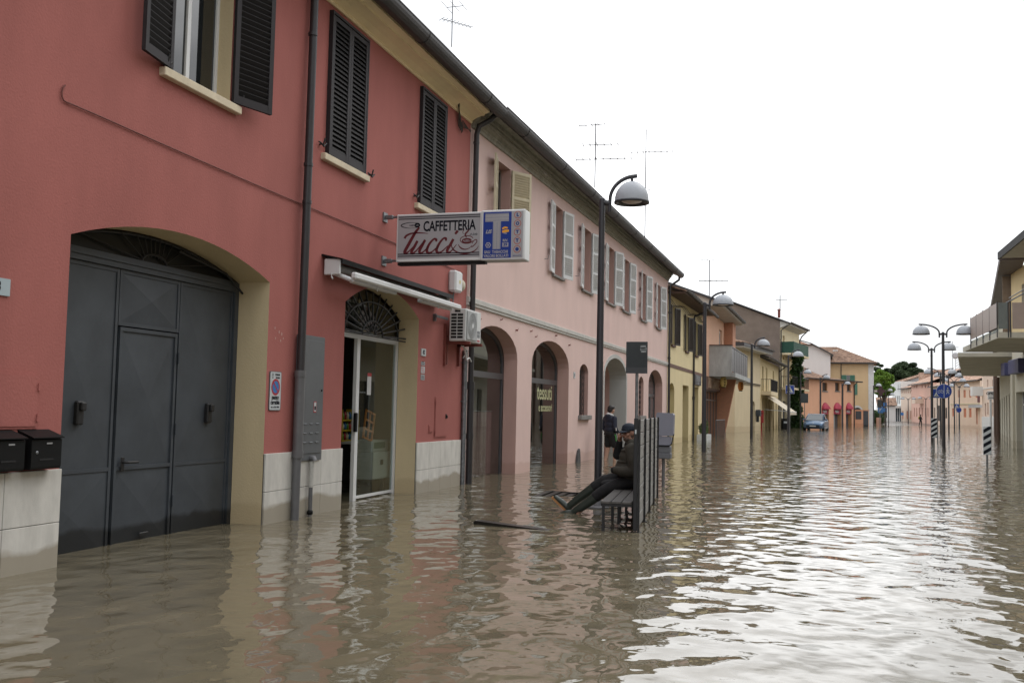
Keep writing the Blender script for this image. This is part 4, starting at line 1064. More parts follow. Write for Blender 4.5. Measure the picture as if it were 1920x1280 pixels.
# planter
t = on_wall(FR_y, 'planter', 'white planter box with a small green shrub in front of the yellow house', 'planter', uy(49.6), -.75, 0)
MB().extr([(0, -.3), (.06, .28), (1.9, .28), (1.96, -.3)], 'y', 0, .5).build('box_body', mat('planter_white', (.50, .51, .50), .7, var=.1), t, fix=True)
def leaves(mb, c, rad, n, size, rng, squash=1.0, mi=0, shell=.45):
    for _ in range(n):
        d = Vector((rng.gauss(0, 1), rng.gauss(0, 1), rng.gauss(0, 1))).normalized()*(rng.uniform(shell, 1)**.6)
        p = Vector(c)+Vector((d.x*rad[0], d.y*rad[1], d.z*rad[2]*squash))
        a = Vector((rng.gauss(0, 1), rng.gauss(0, 1), rng.gauss(0, .6))).normalized(); b = a.cross(Vector((rng.gauss(0, 1), rng.gauss(0, 1), rng.gauss(0, 1)))).normalized()
        s = size*rng.uniform(.6, 1.3)
        mb.add([p-a*s, p+b*s*.5, p+a*s, p-b*s*.5], [(0, 1, 2, 3)], mi)
def leafmat(name, a, b, sc=1.5):
    m = bpy.data.materials.new(name); m.use_nodes = True; n, l = nodes_of(m); bs = n['Principled BSDF']; bs.inputs['Roughness'].default_value = .6
    t = n.new('ShaderNodeTexCoord'); nz = n.new('ShaderNodeTexNoise'); nz.inputs['Scale'].default_value = sc; nz.inputs['Detail'].default_value = 5
    l.new(t.outputs['Object'], nz.inputs['Vector']); r = n.new('ShaderNodeValToRGB'); r.color_ramp.elements[0].color = (*a, 1); r.color_ramp.elements[1].color = (*b, 1)
    r.color_ramp.elements[0].position = .35; r.color_ramp.elements[1].position = .65
    l.new(nz.outputs['Fac'], r.inputs['Fac']); l.new(r.outputs['Color'], bs.inputs['Base Color'])
    tr = n.new('ShaderNodeBsdfTranslucent'); l.new(r.outputs['Color'], tr.inputs['Color']); ad = n.new('ShaderNodeMixShader'); ad.inputs[0].default_value = .3
    o = n['Material Output']; l.new(bs.outputs[0], ad.inputs[1]); l.new(tr.outputs[0], ad.inputs[2]); l.new(ad.outputs[0], o.inputs[0])
    return m
M_leaf = leafmat('shrub_leaves', (.03, .055, .015), (.10, .16, .04), 6)
rng = random.Random(3); mb = MB()
for _ in range(9): leaves(mb, (rng.uniform(.5, 1.4), rng.uniform(.1, .4), rng.uniform(.4, .8)), (.25, .2, .25), 90, .05, rng)
mb.build('shrub', M_leaf, t)

# ================================================================== SALMON HOUSE WITH BALCONY
FR_s, LS = facade_between(-5.55, 53.9, -5.28, 64.5)
sal = thing('restaurant_house', 'salmon house with concrete balcony over a restaurant front', 'house', (-5.55, 53.9, 0), FR_s.rz)
M_sal = plaster('salmon_plaster', (.70, .43, .30), var=.05); M_conc = mat('weathered_concrete', (.36, .37, .365), .85, var=.28, scale=1.6, bump=.2, streak=True)  # salmon lightened and less saturated, distance haze put into the colour
us = lambda Y: Y-53.9
wall(sal, [(0, ZB), (LS, ZB), (LS, 7.15), (0, 7.15)], [R(1.0, LS-.6, ZB, 2.75, .3), R(7.8, 9.3, 3.7, 6.45, .25), R(.5, 1.6, 3.7, 6.4, .2)], [M_sal, M_sal], D=8)
window(sal, 7.8, 9.3, 3.72, 6.43, y=.12, frame=M_white, fw=.14, mull=1); window(sal, .5, 1.6, 3.72, 6.38, y=.08, frame=M_iron, fw=.1, mull=1, pane=M_iron)
MB().extr([(-.02, 7.05), (-.9, 7.12), (-.98, 7.16), (-.98, 7.26), (3.5, 8.9), (3.5, 8.7), (0, 7.3)], 'x', .0, LS+2.4).build('eave_board', mat('pale_soffit', (.42, .38, .33), .8), sal, fix=True)
gutter(sal, -.1, LS+2.5, -1.04, 7.33, .10)
plain_roof(sal, [(-.15, -1.02, 7.33), (LS+2.4, -1.02, 7.33), (LS+2.4, 3.6, 9.05), (-.15, 3.6, 9.05)], M_gutter, 'roof')
# balcony
bal = MB(); zb0, zb1 = 3.58, 5.13
bal.box(2.9, 3.05, -1.25, 0.0, zb0, zb1)
bal.build('balcony_end_wall', M_conc, sal)
MB().box(2.85, 3.10, -1.28, 0.0, zb1, zb1+.05).build('coping', mat('coping_brown', (.09, .05, .04), .8), sal)
MB().box(2.9, 13.0, -1.25, .0, 3.40, 3.58).box(2.85, 13.3, -1.45, -1.25, 3.36, 3.62).build('balcony_slab', M_conc, sal)
rl = MB()
for i in range(7): rl.box(3.10+i*1.42, 3.10+i*1.42+1.38, -1.24, -1.22, 3.70, 5.0)
for i in range(8): rl.box(3.06+i*1.42, 3.10+i*1.42, -1.25, -1.20, 3.60, 5.08)
rl.box(3.05, 13.05, -1.26, -1.19, 5.04, 5.10)
rl.build('balcony_railing', mat('smoked_panel', (.045, .047, .052), .4, var=.1), sal)
M_brick = bpy.data.materials.new('salmon_brick'); M_brick.use_nodes = True; n_, l_ = nodes_of(M_brick)
bk = n_.new('ShaderNodeTexBrick'); bk.inputs['Color1'].default_value = (.50, .22, .12, 1); bk.inputs['Color2'].default_value = (.42, .19, .11, 1); bk.inputs['Mortar'].default_value = (.36, .22, .16, 1); bk.inputs['Scale'].default_value = 5; bk.inputs['Mortar Size'].default_value = .02
tcx = n_.new('ShaderNodeTexCoord'); mpx = n_.new('ShaderNodeMapping'); mpx.inputs['Rotation'].default_value = (radians(90), 0, 0); l_.new(tcx.outputs['Object'], mpx.inputs[0]); 
cmx = n_.new('ShaderNodeSeparateXYZ'); l_.new(tcx.outputs['Object'], cmx.inputs[0]); cb_ = n_.new('ShaderNodeCombineXYZ'); ad_ = n_.new('ShaderNodeMath'); ad_.operation = 'ADD'
l_.new(cmx.outputs[0], ad_.inputs[0]); l_.new(cmx.outputs[1], ad_.inputs[1]); l_.new(ad_.outputs[0], cb_.inputs[0]); l_.new(cmx.outputs[2], cb_.inputs[1]); l_.new(cb_.outputs[0], bk.inputs['Vector']); l_.new(bk.outputs[0], n_['Principled BSDF'].inputs['Base Color']); n_['Principled BSDF'].inputs['Roughness'].default_value = .85
def uy_(px, Y): return at(px, Y)
# tapered brick fin (facing the viewer) and upper wing wall
u0 = 8.1
MB().extr([(.35, -.5), (-.22, -.5), (-.98, 3.40), (.35, 3.40)], 'x', u0, u0+.35).build('brick_fin', M_brick, sal, fix=True)
MB().box(LS-.2, LS+1.6, -.55, 0.3, 3.58, 7.08).build('wing_wall', M_brick, sal)
# restaurant front
MB().box(.8, LS-.5, -.06, .0, 2.62, 3.36).build('fascia', mat('fascia_wood', (.12, .055, .035), .7), sal)
f = MB(); text(f, 'RISTORANTE', 4.6, 2.99, .78, lambda a, b, d: (a, -.062-d, b), 0, sx=1.15, bold=.02, ext=.02); f.build('lettering', mat('letter_wood', (.33, .22, .15), .6), sal)
rf = MB()
for u in (1.0, 2.4, 3.8, 5.2, 6.6, 8.0, 9.3): rf.box(u, u+.08, .15, .22, ZB, 2.6)
rf.box(1.0, 9.4, .15, .22, 2.55, 2.72); rf.box(1.0, 9.4, .15, .22, 2.05, 2.13)
rf = rf.build('restaurant_front', mat('brown_frame', (.11, .07, .055), .5), sal)
MB().box(1.0, 9.4, .18, .185, ZB, 2.6).build('pane', mat('mirror_glass', (.35, .35, .35), .02, metal=.9, var=0), rf)
def lantern(px, py, Y, lb, c, r, h):
    t = thing('paper_lantern', lb, 'lantern', (at(px, Y), Y, zat(px, py, Y)), .5, 'lanterns at the restaurant')
    mb = MB(); prof = []
    for i in range(21):
        a = i/20; rr = r*(.62+.38*sin(pi*a)); prof.append((rr*(1+.03*((i % 2)*2-1)), -h/2+h*a))
    mb.lathe([(0, -h/2)]+prof+[(0, h/2)], 20).build('paper', c, t)
    MB().lathe([(0, h/2-.01), (r*.62, h/2-.01), (r*.6, h/2+.06), (0, h/2+.06)], 16).build('cap', M_black, t); MB().lathe([(0, -h/2-.05), (r*.6, -h/2-.05), (r*.62, -h/2+.01), (0, -h/2+.01)], 16).build('base', M_black, t)
    f = MB(); Mq = lambda a, b, d: ((r*1.03)*sin(a/r), -(r*1.03)*cos(a/r)-d, b)
    for k, z in enumerate((.15, 0, -.15)): 
        ribbon(f, [(-.07, z), (.07, z+.01)], [.022, .022], Mq); ribbon(f, [(0, z+.06), (-.01, z-.05)], [.022, .022], Mq); ribbon(f, [(-.06, z-.055), (.06, z-.05)], [.018, .018], Mq)
    f.build('brush_marks', M_black, t)
    MB().tube([(0, 0, h/2+.05), (0, 0, h/2+.3)], .01, 5).build('cord', M_black, t)
lantern(1356, 716, 57.5, 'pale yellow lantern with black marks hanging at the near corner of the balcony', mat('lantern_yellow', (.55, .40, .13), .6), .20, .56)
lantern(1388.5, 723.5, 66.5, 'orange lantern hanging beyond the brick fin of the restaurant', mat('lantern_orange', (.48, .19, .03), .6), .19, .58)
pr = MB()
for i in range(9): pr.tube([(3.3+i*.65, -.35, -.3), (3.3+i*.65, -.35, .95)], .02, 5)
pr.tube([(3.3, -.35, .95), (8.5, -.35, .95)], .02, 5)
t = thing('metal_railing', 'thin metal railing in front of the restaurant windows', 'railing', (-5.55, 53.9, 0), FR_s.rz); pr.build('bars', M_galv, t)

# ================================================================== CREAM HOUSE WITH HIP ROOF
M_crm = plaster('cream_plaster', (.60, .50, .335), var=.07, h=.4); M_crm2 = plaster('cream_yellow_plaster', (.62, .50, .29), var=.06)
FR_c, LC = facade_between(-5.18, 72.7, -3.84, 81.2)
crh = thing('hip_roofed_house', 'cream house with a red tiled hip roof beyond the brick fin', 'house', (-5.18, 72.7, 0), FR_c.rz)
wall(crh, rect(0, LC, ZB, 6.1), [A(5.6, 6.7, ZB, 1.95, .35, .3)], [M_crm, M_crm], D=6)
MB().poly(hole(A(5.6, 6.7, ZB, 1.95, .35)), lambda a, b: (a, .25, b)).build('house_door', mat('olive_door', (.05, .045, .02), .6), crh)
MB().tube([(0, -.03, 3.62), (LC, -.03, 3.62)], .03, 5).tube([(0, -.04, 3.50), (LC, -.04, 3.52)], .02, 5).build('wall_cable', MATS['cable_dark'], crh)
MB().box(-.1, LC+.7, -.8, .3, 6.02, 6.16).box(-.9, -.1, -.8, 5, 6.02, 6.16).build('soffit', mat('pale_soffit2', (.48, .46, .42), .8), crh)
MB().box(-.95, LC+.75, -.85, -.80, 6.10, 6.32).box(-.96, -.91, -.84, 5.0, 6.10, 6.34).build('fascia', M_gutter, crh)
tile_roof(crh, [(-.95, -.85, 6.34), (LC+.75, -.85, 6.34), (LC-1.5, 3.0, 7.3), (1.6, 3.0, 7.3)])
tile_roof(crh, [(-.95, 6.5, 6.34), (-.95, -.85, 6.34), (1.6, 3.0, 7.3), (1.6, 4.0, 7.3)], 'roof')
gutter(crh, 3.5, LC+.8, -.92, 6.36, .09)

FR_d, LD = facade_between(-3.84, 81.4, -2.92, 97.8)
drh = thing('balcony_house', 'cream house with small iron balcony above a striped shop awning', 'house', (-3.84, 81.4, 0), FR_d.rz)
dops = [R(1.5, 3.2, ZB, 2.6, .3), R(4.2, 5.8, ZB, 2.6, .3), R(6.8, 8.6, ZB, 2.6, .3), R(10.4, 12.2, ZB, 2.6, .3), R(13.2, 14.8, ZB, 2.5, .3), R(1.4, 2.5, 3.2, 5.2, .2), R(4.6, 5.7, 3.2, 5.2, .2), R(10.5, 11.8, 3.3, 5.2, .2)]
wall(drh, rect(0, LD, ZB, 5.8), dops, [M_crm2, M_crm2], D=6)
for o_ in dops: MB().poly(hole(o_), lambda a, b: (a, .2 if o_['z1'] > 3 else .28, b)).build('window' if o_['z1'] > 3 else 'shop_door', M_iron if o_['z1'] > 3 else mat('shop_roller', (.15, .13, .12), .6, var=.3), drh)
MB().box(.6, 6.4, -.8, .0, 2.85, 3.15).build('balcony_slab', M_crm, drh)
rl = MB()
for i in range(30): rl.tube([(.65+i*.198, -.78, 3.15), (.65+i*.198, -.78, 4.1)], .012, 4)
for i in range(5): rl.tube([(.62, -.75+i*.18, 3.15), (.62, -.75+i*.18, 4.1)], .012, 4)
rl.tube([(.62, 0, 4.1), (.62, -.78, 4.1), (6.4, -.78, 4.1)], .02, 5).tube([(.62, -.78, 3.2), (6.4, -.78, 3.2)], .015, 5)
rl.build('balcony_railing', M_bl2, drh)
plain_roof(drh, [(-.2, -.7, 5.85), (LD, -.7, 5.85), (LD, 3, 7.2), (-.2, 3, 7.2)], M_gutter)
gutter(drh, -.3, LD+.3, -.74, 5.88, .10)
MB().tube([(LD-.5, -.7, 5.8), (LD-.5, -.1, 5.3), (LD-.5, -.08, -.3)], .06, 6).build('downpipe', M_pipe, drh)
t = on_wall(FR_d, 'shop_awning', 'cream cloth awning pulled down over a shop below the iron balcony', 'awning', 2.2, 0, 0)
MB().add([(0, -.12, 2.85), (9.0, -.12, 2.85), (9.0, -2.0, 1.55), (0, -2.0, 1.55), (0, -2.02, 1.30), (9.0, -2.02, 1.30)], [(0, 1, 2, 3), (3, 2, 5, 4)]).build('cloth', mat('awning_cream', (.50, .44, .34), .8, var=.15, streak=True), t)
MB().tube([(0, -2.0, 1.55), (9, -2.0, 1.55)], .03, 6).tube([(0, -.1, 1.7), (0, -2, 1.55)], .02, 5).tube([(9, -.1, 1.7), (9, -2, 1.55)], .02, 5).build('frame', M_white, t)
t = thing('mail_post', 'red letter post standing in the water by the cream house', 'post box', (at(1427.5, 82), 82, 0), .15)
MB().bbox(-.17, .17, -.15, .15, .62, 1.62, .03).build('post_box', mat('post_red', (.26, .012, .012), .4), t)
MB().tube([(0, 0, -.3), (0, 0, .62)], .07, 8).build('pole', MATS['post_red'], t)
MB().box(-.12, .12, -.155, -.151, 1.35, 1.40).build('slot', M_black, t)
t = thing('pay_phone', 'small dark grey payphone fixed beside the red letter post', 'payphone', (at(1420, 81), 79.6, .9), FR_c.rz)
MB().bbox(-.25, .1, -.35, 0, .25, .75, .03).bbox(-.12, .08, -.2, 0, -.2, .26, .03).build('hood', M_iron, t)
t = thing('waste_bag', 'black rubbish container standing at the wall by the second iron balcony', 'bin', (at(1473, 97), 96.5, 0), .2)
MB().bbox(-.38, .38, -.3, .3, -.3, .85, .08).build('body', M_black, t); MB().bbox(-.40, .40, -.32, .32, .86, .95, .04).build('lid', M_black, t)
MB().box(-.2, .1, -.31, -.303, .5, .68).build('label', M_signw, t)

# ================================================================== BROWN GABLE HOUSE
Yg = 98.0
FR_g = Facade(at(1462, Yg), Yg, radians(80))
gab = thing('gable_house', 'tall house with a bare brown gable wall and green-screened balcony', 'house', (FR_g.o.x, Yg, 0), FR_g.rz)
M_brn = mat('brown_render', (.175, .135, .11), .92, var=.22, scale=.7, bump=.3)
xg = FR_g.o.x
LG = 9.5
wall(gab, rect(0, LG, ZB, 9.6), [R(1.2, 2.2, 6.6, 8.9, .2), R(4.3, 5.3, 6.6, 8.4, .2), R(1.5, 2.6, 3.9, 6.0, .2), R(4.5, 5.6, 3.9, 6.0, .2), R(1.4, 3.0, ZB, 2.6, .2)], [plaster('ivory_plaster', (.66, .57, .38), var=.05), M_crm], D=11, shell=False)
for o_ in (R(1.2, 2.2, 6.6, 8.9), R(4.3, 5.3, 6.6, 8.4), R(1.5, 2.6, 3.9, 6.0), R(4.5, 5.6, 3.9, 6.0)): MB().poly(hole(o_), lambda a, b: (a, .15, b)).build('window', mat('tan_shutter', (.42, .34, .20), .7), gab)
MB().poly(hole(R(1.4, 3.0, ZB, 2.6)), lambda a, b: (a, .15, b)).build('shop_door', M_iron, gab)
gw = MB(); gw.poly([(0, ZB), (0, 10.2), (5.3, 12.3), (11, 10.0), (11, ZB)], lambda a, b: (-.02, a, b)); gw.poly([(0, ZB), (0, 10.2), (5.3, 12.3), (11, 10.0), (11, ZB)], lambda a, b: (LG, a, b)); gw.quad((0, 11, ZB), (LG, 11, ZB), (LG, 11, 10), (0, 11, 10))
gw.build('gable_wall', M_brn, gab)
plain_roof(gab, [(-.25, -.9, 10.05), (LG+.2, -.9, 10.05), (LG+.2, 5.3, 12.5), (-.25, 5.3, 12.5)], M_gutter)
plain_roof(gab, [(-.25, 5.3, 12.5), (LG+.2, 5.3, 12.5), (LG+.2, 11.5, 10.0), (-.25, 11.5, 10.0)], M_gutter, 'rear_roof')
MB().extr([(0, 9.55), (-.85, 9.85), (-.85, 10.0), (0, 10.2)], 'x', 0, LG).build('eave_board', mat('pale_soffit2', (.48, .46, .42)), gab, fix=True)
gutter(gab, -.2, LG+.3, -.95, 10.08, .12)
MB().tube([(.1, -.9, 9.95), (.05, -.1, 9.3), (.05, -.1, -.2)], .06, 6).tube([(LG-.1, -.9, 9.95), (LG-.05, -.3, 9.4), (LG-.05, -.1, 9.0), (LG-.05, -.1, -.2)], .06, 6).build('downpipe', M_pipe, gab)
M_grn = mat('green_screen', (.012, .055, .035), .8, var=.15)
zt, zl = zat(1472, 640, Yg), zat(1472, 661, Yg)
MB().box(.2, 7.8, -1.25, -1.22, zl, zt).box(.18, .21, -1.25, 0, zl, zt).box(7.8, 7.83, -1.25, 0, zl, zt).build('balcony_screen', M_grn, gab)
MB().box(.15, 7.9, -1.3, 0, zl-.18, zl-.02).box(.3, 8.6, -1.2, 0, zat(1472, 726, Yg)-.2, zat(1472, 726, Yg)).build('balcony_slab', M_crm, gab)
rl = MB(); z0 = zat(1472, 726, Yg)
for i in range(40): rl.tube([(.35+i*.21, -1.15, z0), (.35+i*.21, -1.15, z0+1.05)], .014, 4)
for i in range(6): rl.tube([(.33, -.1-i*.2, z0), (.33, -.1-i*.2, z0+1.05)], .014, 4)
rl.tube([(.33, 0, z0+1.05), (.33, -1.15, z0+1.05), (8.6, -1.15, z0+1.05)], .03, 4).build('balcony_railing', M_bl2, gab)
MB().tube([(-.1, 4.6, 12.0), (-.1, 4.6, 13.0)], .12, 8).lathe([(.2, 0), (0, .15)], 8, (-.1, 4.6, 13.0)).build('flue', M_redpt, gab) if False else None
MB().tube([(1.0, .3, 10.6), (1.0, .3, 11.35)], .13, 8).lathe([(.22, 0), (0, .14)], 10, (1.0, .3, 11.35)).build('chimney', M_redpt, gab)
# ivy covering the corner wall
iv = thing('ivy_column', 'tall column of dark green ivy beside the orange house', 'ivy', (at(1493, 101), 101, 0), 0)
M_ivy = leafmat('ivy_leaves', (.010, .030, .006), (.045, .10, .02), 1.2)
rng = random.Random(5); mb = MB()
ztop = zat(1493, 664, 101)
for k in range(46):
    z = -.2+ztop*k/45; leaves(mb, (rng.uniform(-.3, .3), 0, z), (.50+.10*sin(k*.9)+(.25 if k < 8 else 0), .4, .35), 150, .15, rng)
mb.build('foliage', M_ivy, iv)
MB().tube([(0, .1, -.3), (.1, .1, 2), (-.1, .1, 4), (.05, .1, ztop)], [.12, .1, .07, .03], 6).build('stem', mat('bark', (.05, .04, .03), .9), iv)

# ================================================================== ORANGE ARCADE HOUSE
M_org = plaster('orange_plaster', (.66, .37, .24), var=.06, h=.35)  # orange made paler, with far haze painted into the plaster
Ya, Yb = 122.0, 130.0
Xa, Xb = at(1538, Ya), at(1603, Yb)
FR_o, LO = facade_between(Xa, Ya, Xb, Yb)
org = thing('orange_arcade_house', 'low orange house with three arched shop doors under red domed awnings', 'house', (Xa, Ya, 0), FR_o.rz)
zE = zat(1538, 711, Ya)
def px_rect(F, x0, y0, x1, y1, depth=0.0):
    a, t1 = F.uz(x0, y0, depth); b, t2 = F.uz(x1, y1, depth); return min(a, b), max(a, b), min(t1, t2), max(t1, t2)
oops = []; owin = []; oarch = []
for x0, x1 in ((1542, 1551), (1566, 1574), (1588, 1595)):
    a, b, c, d = px_rect(FR_o, x0, 717, x1, 733); o_ = R(a, b, c, d, .25); oops.append(o_); owin.append(o_)
for x0, x1 in ((1541, 1554), (1563, 1577), (1586, 1597)):
    a, b, c, d = px_rect(FR_o, x0, 754, x1, 766); o_ = A(a, b, ZB, c, d-c, .5); oops.append(o_); oarch.append(o_)
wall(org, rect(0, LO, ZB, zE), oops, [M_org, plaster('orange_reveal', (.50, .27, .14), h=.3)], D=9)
MB().box(-4.6, 0, .0, .3, ZB, zE).build('wing_wall', M_org, org)
M_dwood = mat('dark_wood', (.035, .022, .015), .6)
for o_ in owin: w_ = MB().box(o_['x0'], o_['x1'], .18, .22, o_['z0'], o_['z1']).build('window', M_dwood, org); MB().bbox(o_['x0']-.1, o_['x1']+.1, -.08, .2, o_['z0']-.12, o_['z0']-.003, .01).build('sill', M_gsill, w_)
M_awr = mat('awning_red', (.36, .03, .06), .7)
for o_ in oarch:
    d_ = MB().poly(hole(o_), lambda a, b: (a, .45, b)).build('shop_door', M_gl4, org)
    c = (o_['x0']+o_['x1'])/2; ww = (o_['x1']-o_['x0'])/2; mb = MB(); vs = []; n1_, n2_ = 12, 6
    for j in range(n2_+1):
        for i in range(n1_+1):
            an = pi*i/n1_; ph = (pi/2)*j/n2_
            vs.append((c+ww*cos(an), .1-(.40*sin(ph)), o_['z1']-.05+(o_['rise']+.05)*sin(an)*cos(ph)-.0*j))
    mb.add(vs, [(j*(n1_+1)+i, j*(n1_+1)+i+1, (j+1)*(n1_+1)+i+1, (j+1)*(n1_+1)+i) for j in range(n2_) for i in range(n1_)], 0, True)
    mb.add([(c-ww, .1, o_['z1']-.05), (c+ww, .1, o_['z1']-.05), (c+ww, .08, o_['z1']-.65), (c-ww, .08, o_['z1']-.65)], [(0, 1, 2, 3)])
    aw = mb.build('dome_awning', M_awr, org)
    f = MB(); text(f, 'replay', c, o_['z1']-.30, .50, lambda a, b, d: (a, .06-d, b), 0, sx=.8, bold=.01); f.build('lettering', mat('letter_white', (.6, .6, .6), .5), aw)
    MB().box(c-.04, c+.04, .40, .46, ZB, o_['z1']-.6).build('door_frame', M_alu, d_)
# pent roofs against the taller house
top = Vector((at(1501, 131)-Xa, 131-Ya, 0)); ca, sa = cos(-FR_o.rz), sin(-FR_o.rz)
def loc_o(px, Y): x, y = at(px, Y)-Xa, Y-Ya; return x*ca-y*sa, x*sa+y*ca
zR = zat(1501, 688, 131)
t1_, t2_ = loc_o(1499, 131), loc_o(1560, 138)
tile_roof(org, [(-4.7, -.5, zE), (.3, -.5, zE), (t1_[0]+1.2, t1_[1], zR), (t1_[0]-2.0, t1_[1], zR)])
tile_roof(org, [(.0, -.55, zE), (LO+.6, -.45, zE-.02), (LO-.2, 7.2, zR-1.1), (t1_[0]+1.0, t1_[1], zR)])
gutter(org, -4.7, LO+.7, -.60, zE+.06, .12)
for px in (1537.5, 1579, 1600.5):
    u, _ = FR_o.uz(px, 760); MB().tube([(u, -.55, zE), (u, -.1, zE-.4), (u, -.09, -.3)], .065, 6).build('downpipe', M_pipe, org)

# ================================================================== WHITE GABLE HOUSE, TAN HOUSE
def front_house(name, label, pxs, Y, ytop, M, cat='house', D=8):
    """house whose front faces down the street; returns frame, root, width"""
    x0, x1 = at(pxs[0], Y), at(pxs[1], Y); F = Facade(x0, Y, 0.0)
    return F, thing(name, label, cat, (x0, Y, 0), 0.0), x1-x0
Yw = 136.0
Fw, whh, Lw = front_house('white_gable_house', 'white side wall with a sloping tiled roof above the orange house', (1478, 1557), Yw, 0, None)
pl = lambda px, py: Fw.uz(px, py)
out = [pl(1478, 800), pl(1557, 800), pl(1557, 661), pl(1522, 646), pl(1478, 646)]
out[0] = (out[0][0], ZB); out[1] = (out[1][0], ZB)
wall(whh, out, [], [plaster('white_wall', (.62, .59, .57), var=.05, tide=False)]*2, D=10)
a, b = pl(1478, 630), pl(1522, 643.5); c = pl(1563, 665)
tile_roof(whh, [(0-.5, -.4, pl(1478, 646)[1]), (b[0], -.4, pl(1522, 646)[1]), (b[0], 6, pl(1522, 646)[1]+.25), (a[0]-.5, 6, a[1]+.5)], m=M_tile2)
plain_roof(whh, [(b[0], -.5, b[1]), (c[0], -.5, c[1]), (c[0], 9, c[1]), (b[0], 9, b[1])], M_gutter, 'rear_roof')
plain_roof(whh, [(-.5, -.5, a[1]+.05), (b[0], -.5, b[1]), (b[0], -.3, b[1]), (-.5, -.3, a[1]+.05)], M_gutter, 'verge')
M_tan = plaster('tan_plaster', (.60, .44, .265), var=.05)
Yt = 142.0
Ft, tan_, Lt = front_house('tan_house', 'tan three-storey house with green shutters and white corner strip', (1552, 1638), Yt, 0, None)
zt_ = Ft.uz(1600, 680)[1]
gwin = [px_rect(Ft, 1587, 703, 1594, 717)]
grar = px_rect(Ft, 1598, 758, 1617, 790)
wall(tan_, rect(0, Lt, ZB, zt_), [R(*gwin[0], .2), A(grar[0], grar[1], ZB, grar[3]-1.2, .8, .3)], [M_tan, M_crm], D=12)
a, b, c, d = px_rect(Ft, 1628, 681, 1638.3, 795); MB().box(a, b+.02, -.05, .0, ZB, zt_-.02).build('corner_strip', mat('white_strip', (.58, .58, .57), .8), tan_)
wq = MB().box(gwin[0][0], gwin[0][1], .12, .16, gwin[0][2], gwin[0][3]).build('window', M_pane, tan_)
gs = (mat('green_shutter', (.075, .20, .14), .6), mat('green_slat', (.06, .17, .12), .6), .12, 1)
sm = shutter_mesh((gwin[0][1]-gwin[0][0])*.55+.35, gwin[0][3]-gwin[0][2], .12, 1, *gs[:2])
o_ = obj('shutter', sm, wq, loc=(gwin[0][0], -.04, gwin[0][2])); o_.rotation_euler = (0, 0, -radians(174)); o_ = obj('shutter', sm, wq, loc=(gwin[0][1], -.04, gwin[0][2])); o_.scale = (-1, 1, 1); o_.rotation_euler = (0, 0, radians(174))
MB().bbox(gwin[0][0]-.2, gwin[0][1]+.2, -.1, .1, gwin[0][2]-.18, gwin[0][2]-.02, .01).build('sill', M_gsill, wq)
s2_ = px_rect(Ft, 1601, 719, 1608, 740); sw_ = MB().box(s2_[0]-.3, s2_[1]-.5, -.02, .02, s2_[2], s2_[3]).build('window', M_pane, tan_); obj('shutter', shutter_mesh(s2_[1]-s2_[0]-.02, s2_[3]-s2_[2], .12, 2, *gs[:2]), sw_, loc=(s2_[0], -.07, s2_[2]))
ga = A(grar[0], grar[1], ZB, grar[3]-1.2, .8)
gg = MB().poly(hole(ga), lambda a, b: (a, .25, b)).build('garage_door', M_gl4, tan_)
tr = MB(); hp = hole(ga)[2:]; cc_ = (grar[0]+grar[1])/2
for i in range(len(hp)-1):
    p, q = hp[i], hp[i+1]; s_ = lambda w: (cc_+(w[0]-cc_)*1.22, ga['z1']+(w[1]-ga['z1'])*1.35)
    P_, Q_ = s_(p), s_(q); tr.add([(p[0], -.03, p[1]), (q[0], -.03, q[1]), (Q_[0], -.03, Q_[1]), (P_[0], -.03, P_[1])], [(0, 1, 2, 3)])
tr.build('arch_surround', MATS['white_strip'], tan_)
TE = [Ft.uz(x, y) for x, y in ((1646, 679), (1571, 652.5), (1544, 651), (1540, 680))]
tile_roof(tan_, [(-1.5, -.8, zt_), (TE[0][0], -.8, zt_), (TE[1][0], 7, TE[1][1]+.6), (TE[2][0]-1, 7, TE[1][1]+.6)])
plain_roof(tan_, [(TE[0][0], -.8, zt_), (TE[0][0], 13, zt_), (TE[1][0], 7.2, TE[1][1]+.5), (TE[1][0], 7, TE[1][1]+.5)], M_tile, 'side_roof')
MB().box(-1.5, TE[0][0], -.85, .0, zt_-.15, zt_-.02).build('soffit', M_gutter, tan_)
for px in (1577,): u, _ = Ft.uz(px, 700); MB().tube([(u, -.1, zt_-.1), (u, -.1, 3)], .06, 6).build('downpipe', M_pipe, tan_)
a, b, c, d = px_rect(Ft, 1562, 658.5, 1571, 663); MB().box(a, b, 1.2, 2.6, c+.45, c+.58).build('skylight', M_white, tan_)
# low orange yard wall with shutter and gate
x0, x1 = at(1602, 133), at(1629, 133)
yw_ = thing('yard_wall', 'low orange wall with a grey shutter and grey gate before the tan house', 'wall', (x0, 133, 0), 0)
h = zat(1615, 769, 133)
MB().box(0, x1-x0, 0, .25, ZB, h).box(-.1, x1-x0+.1, -.06, .31, h+.002, h+.08).build('wall_body', M_org, yw_)
Fy = Facade(x0, 133, 0)
a, b, c, d = px_rect(Fy, 1604, 770.5, 1615, 786); MB().box(a, b, -.03, -.002, c, d).build('shutter', M_iron, yw_)
a, b, c, d = px_rect(Fy, 1618.5, 770, 1628, 795); MB().box(a, b, -.03, -.002, ZB, d).build('gate', M_iron, yw_)

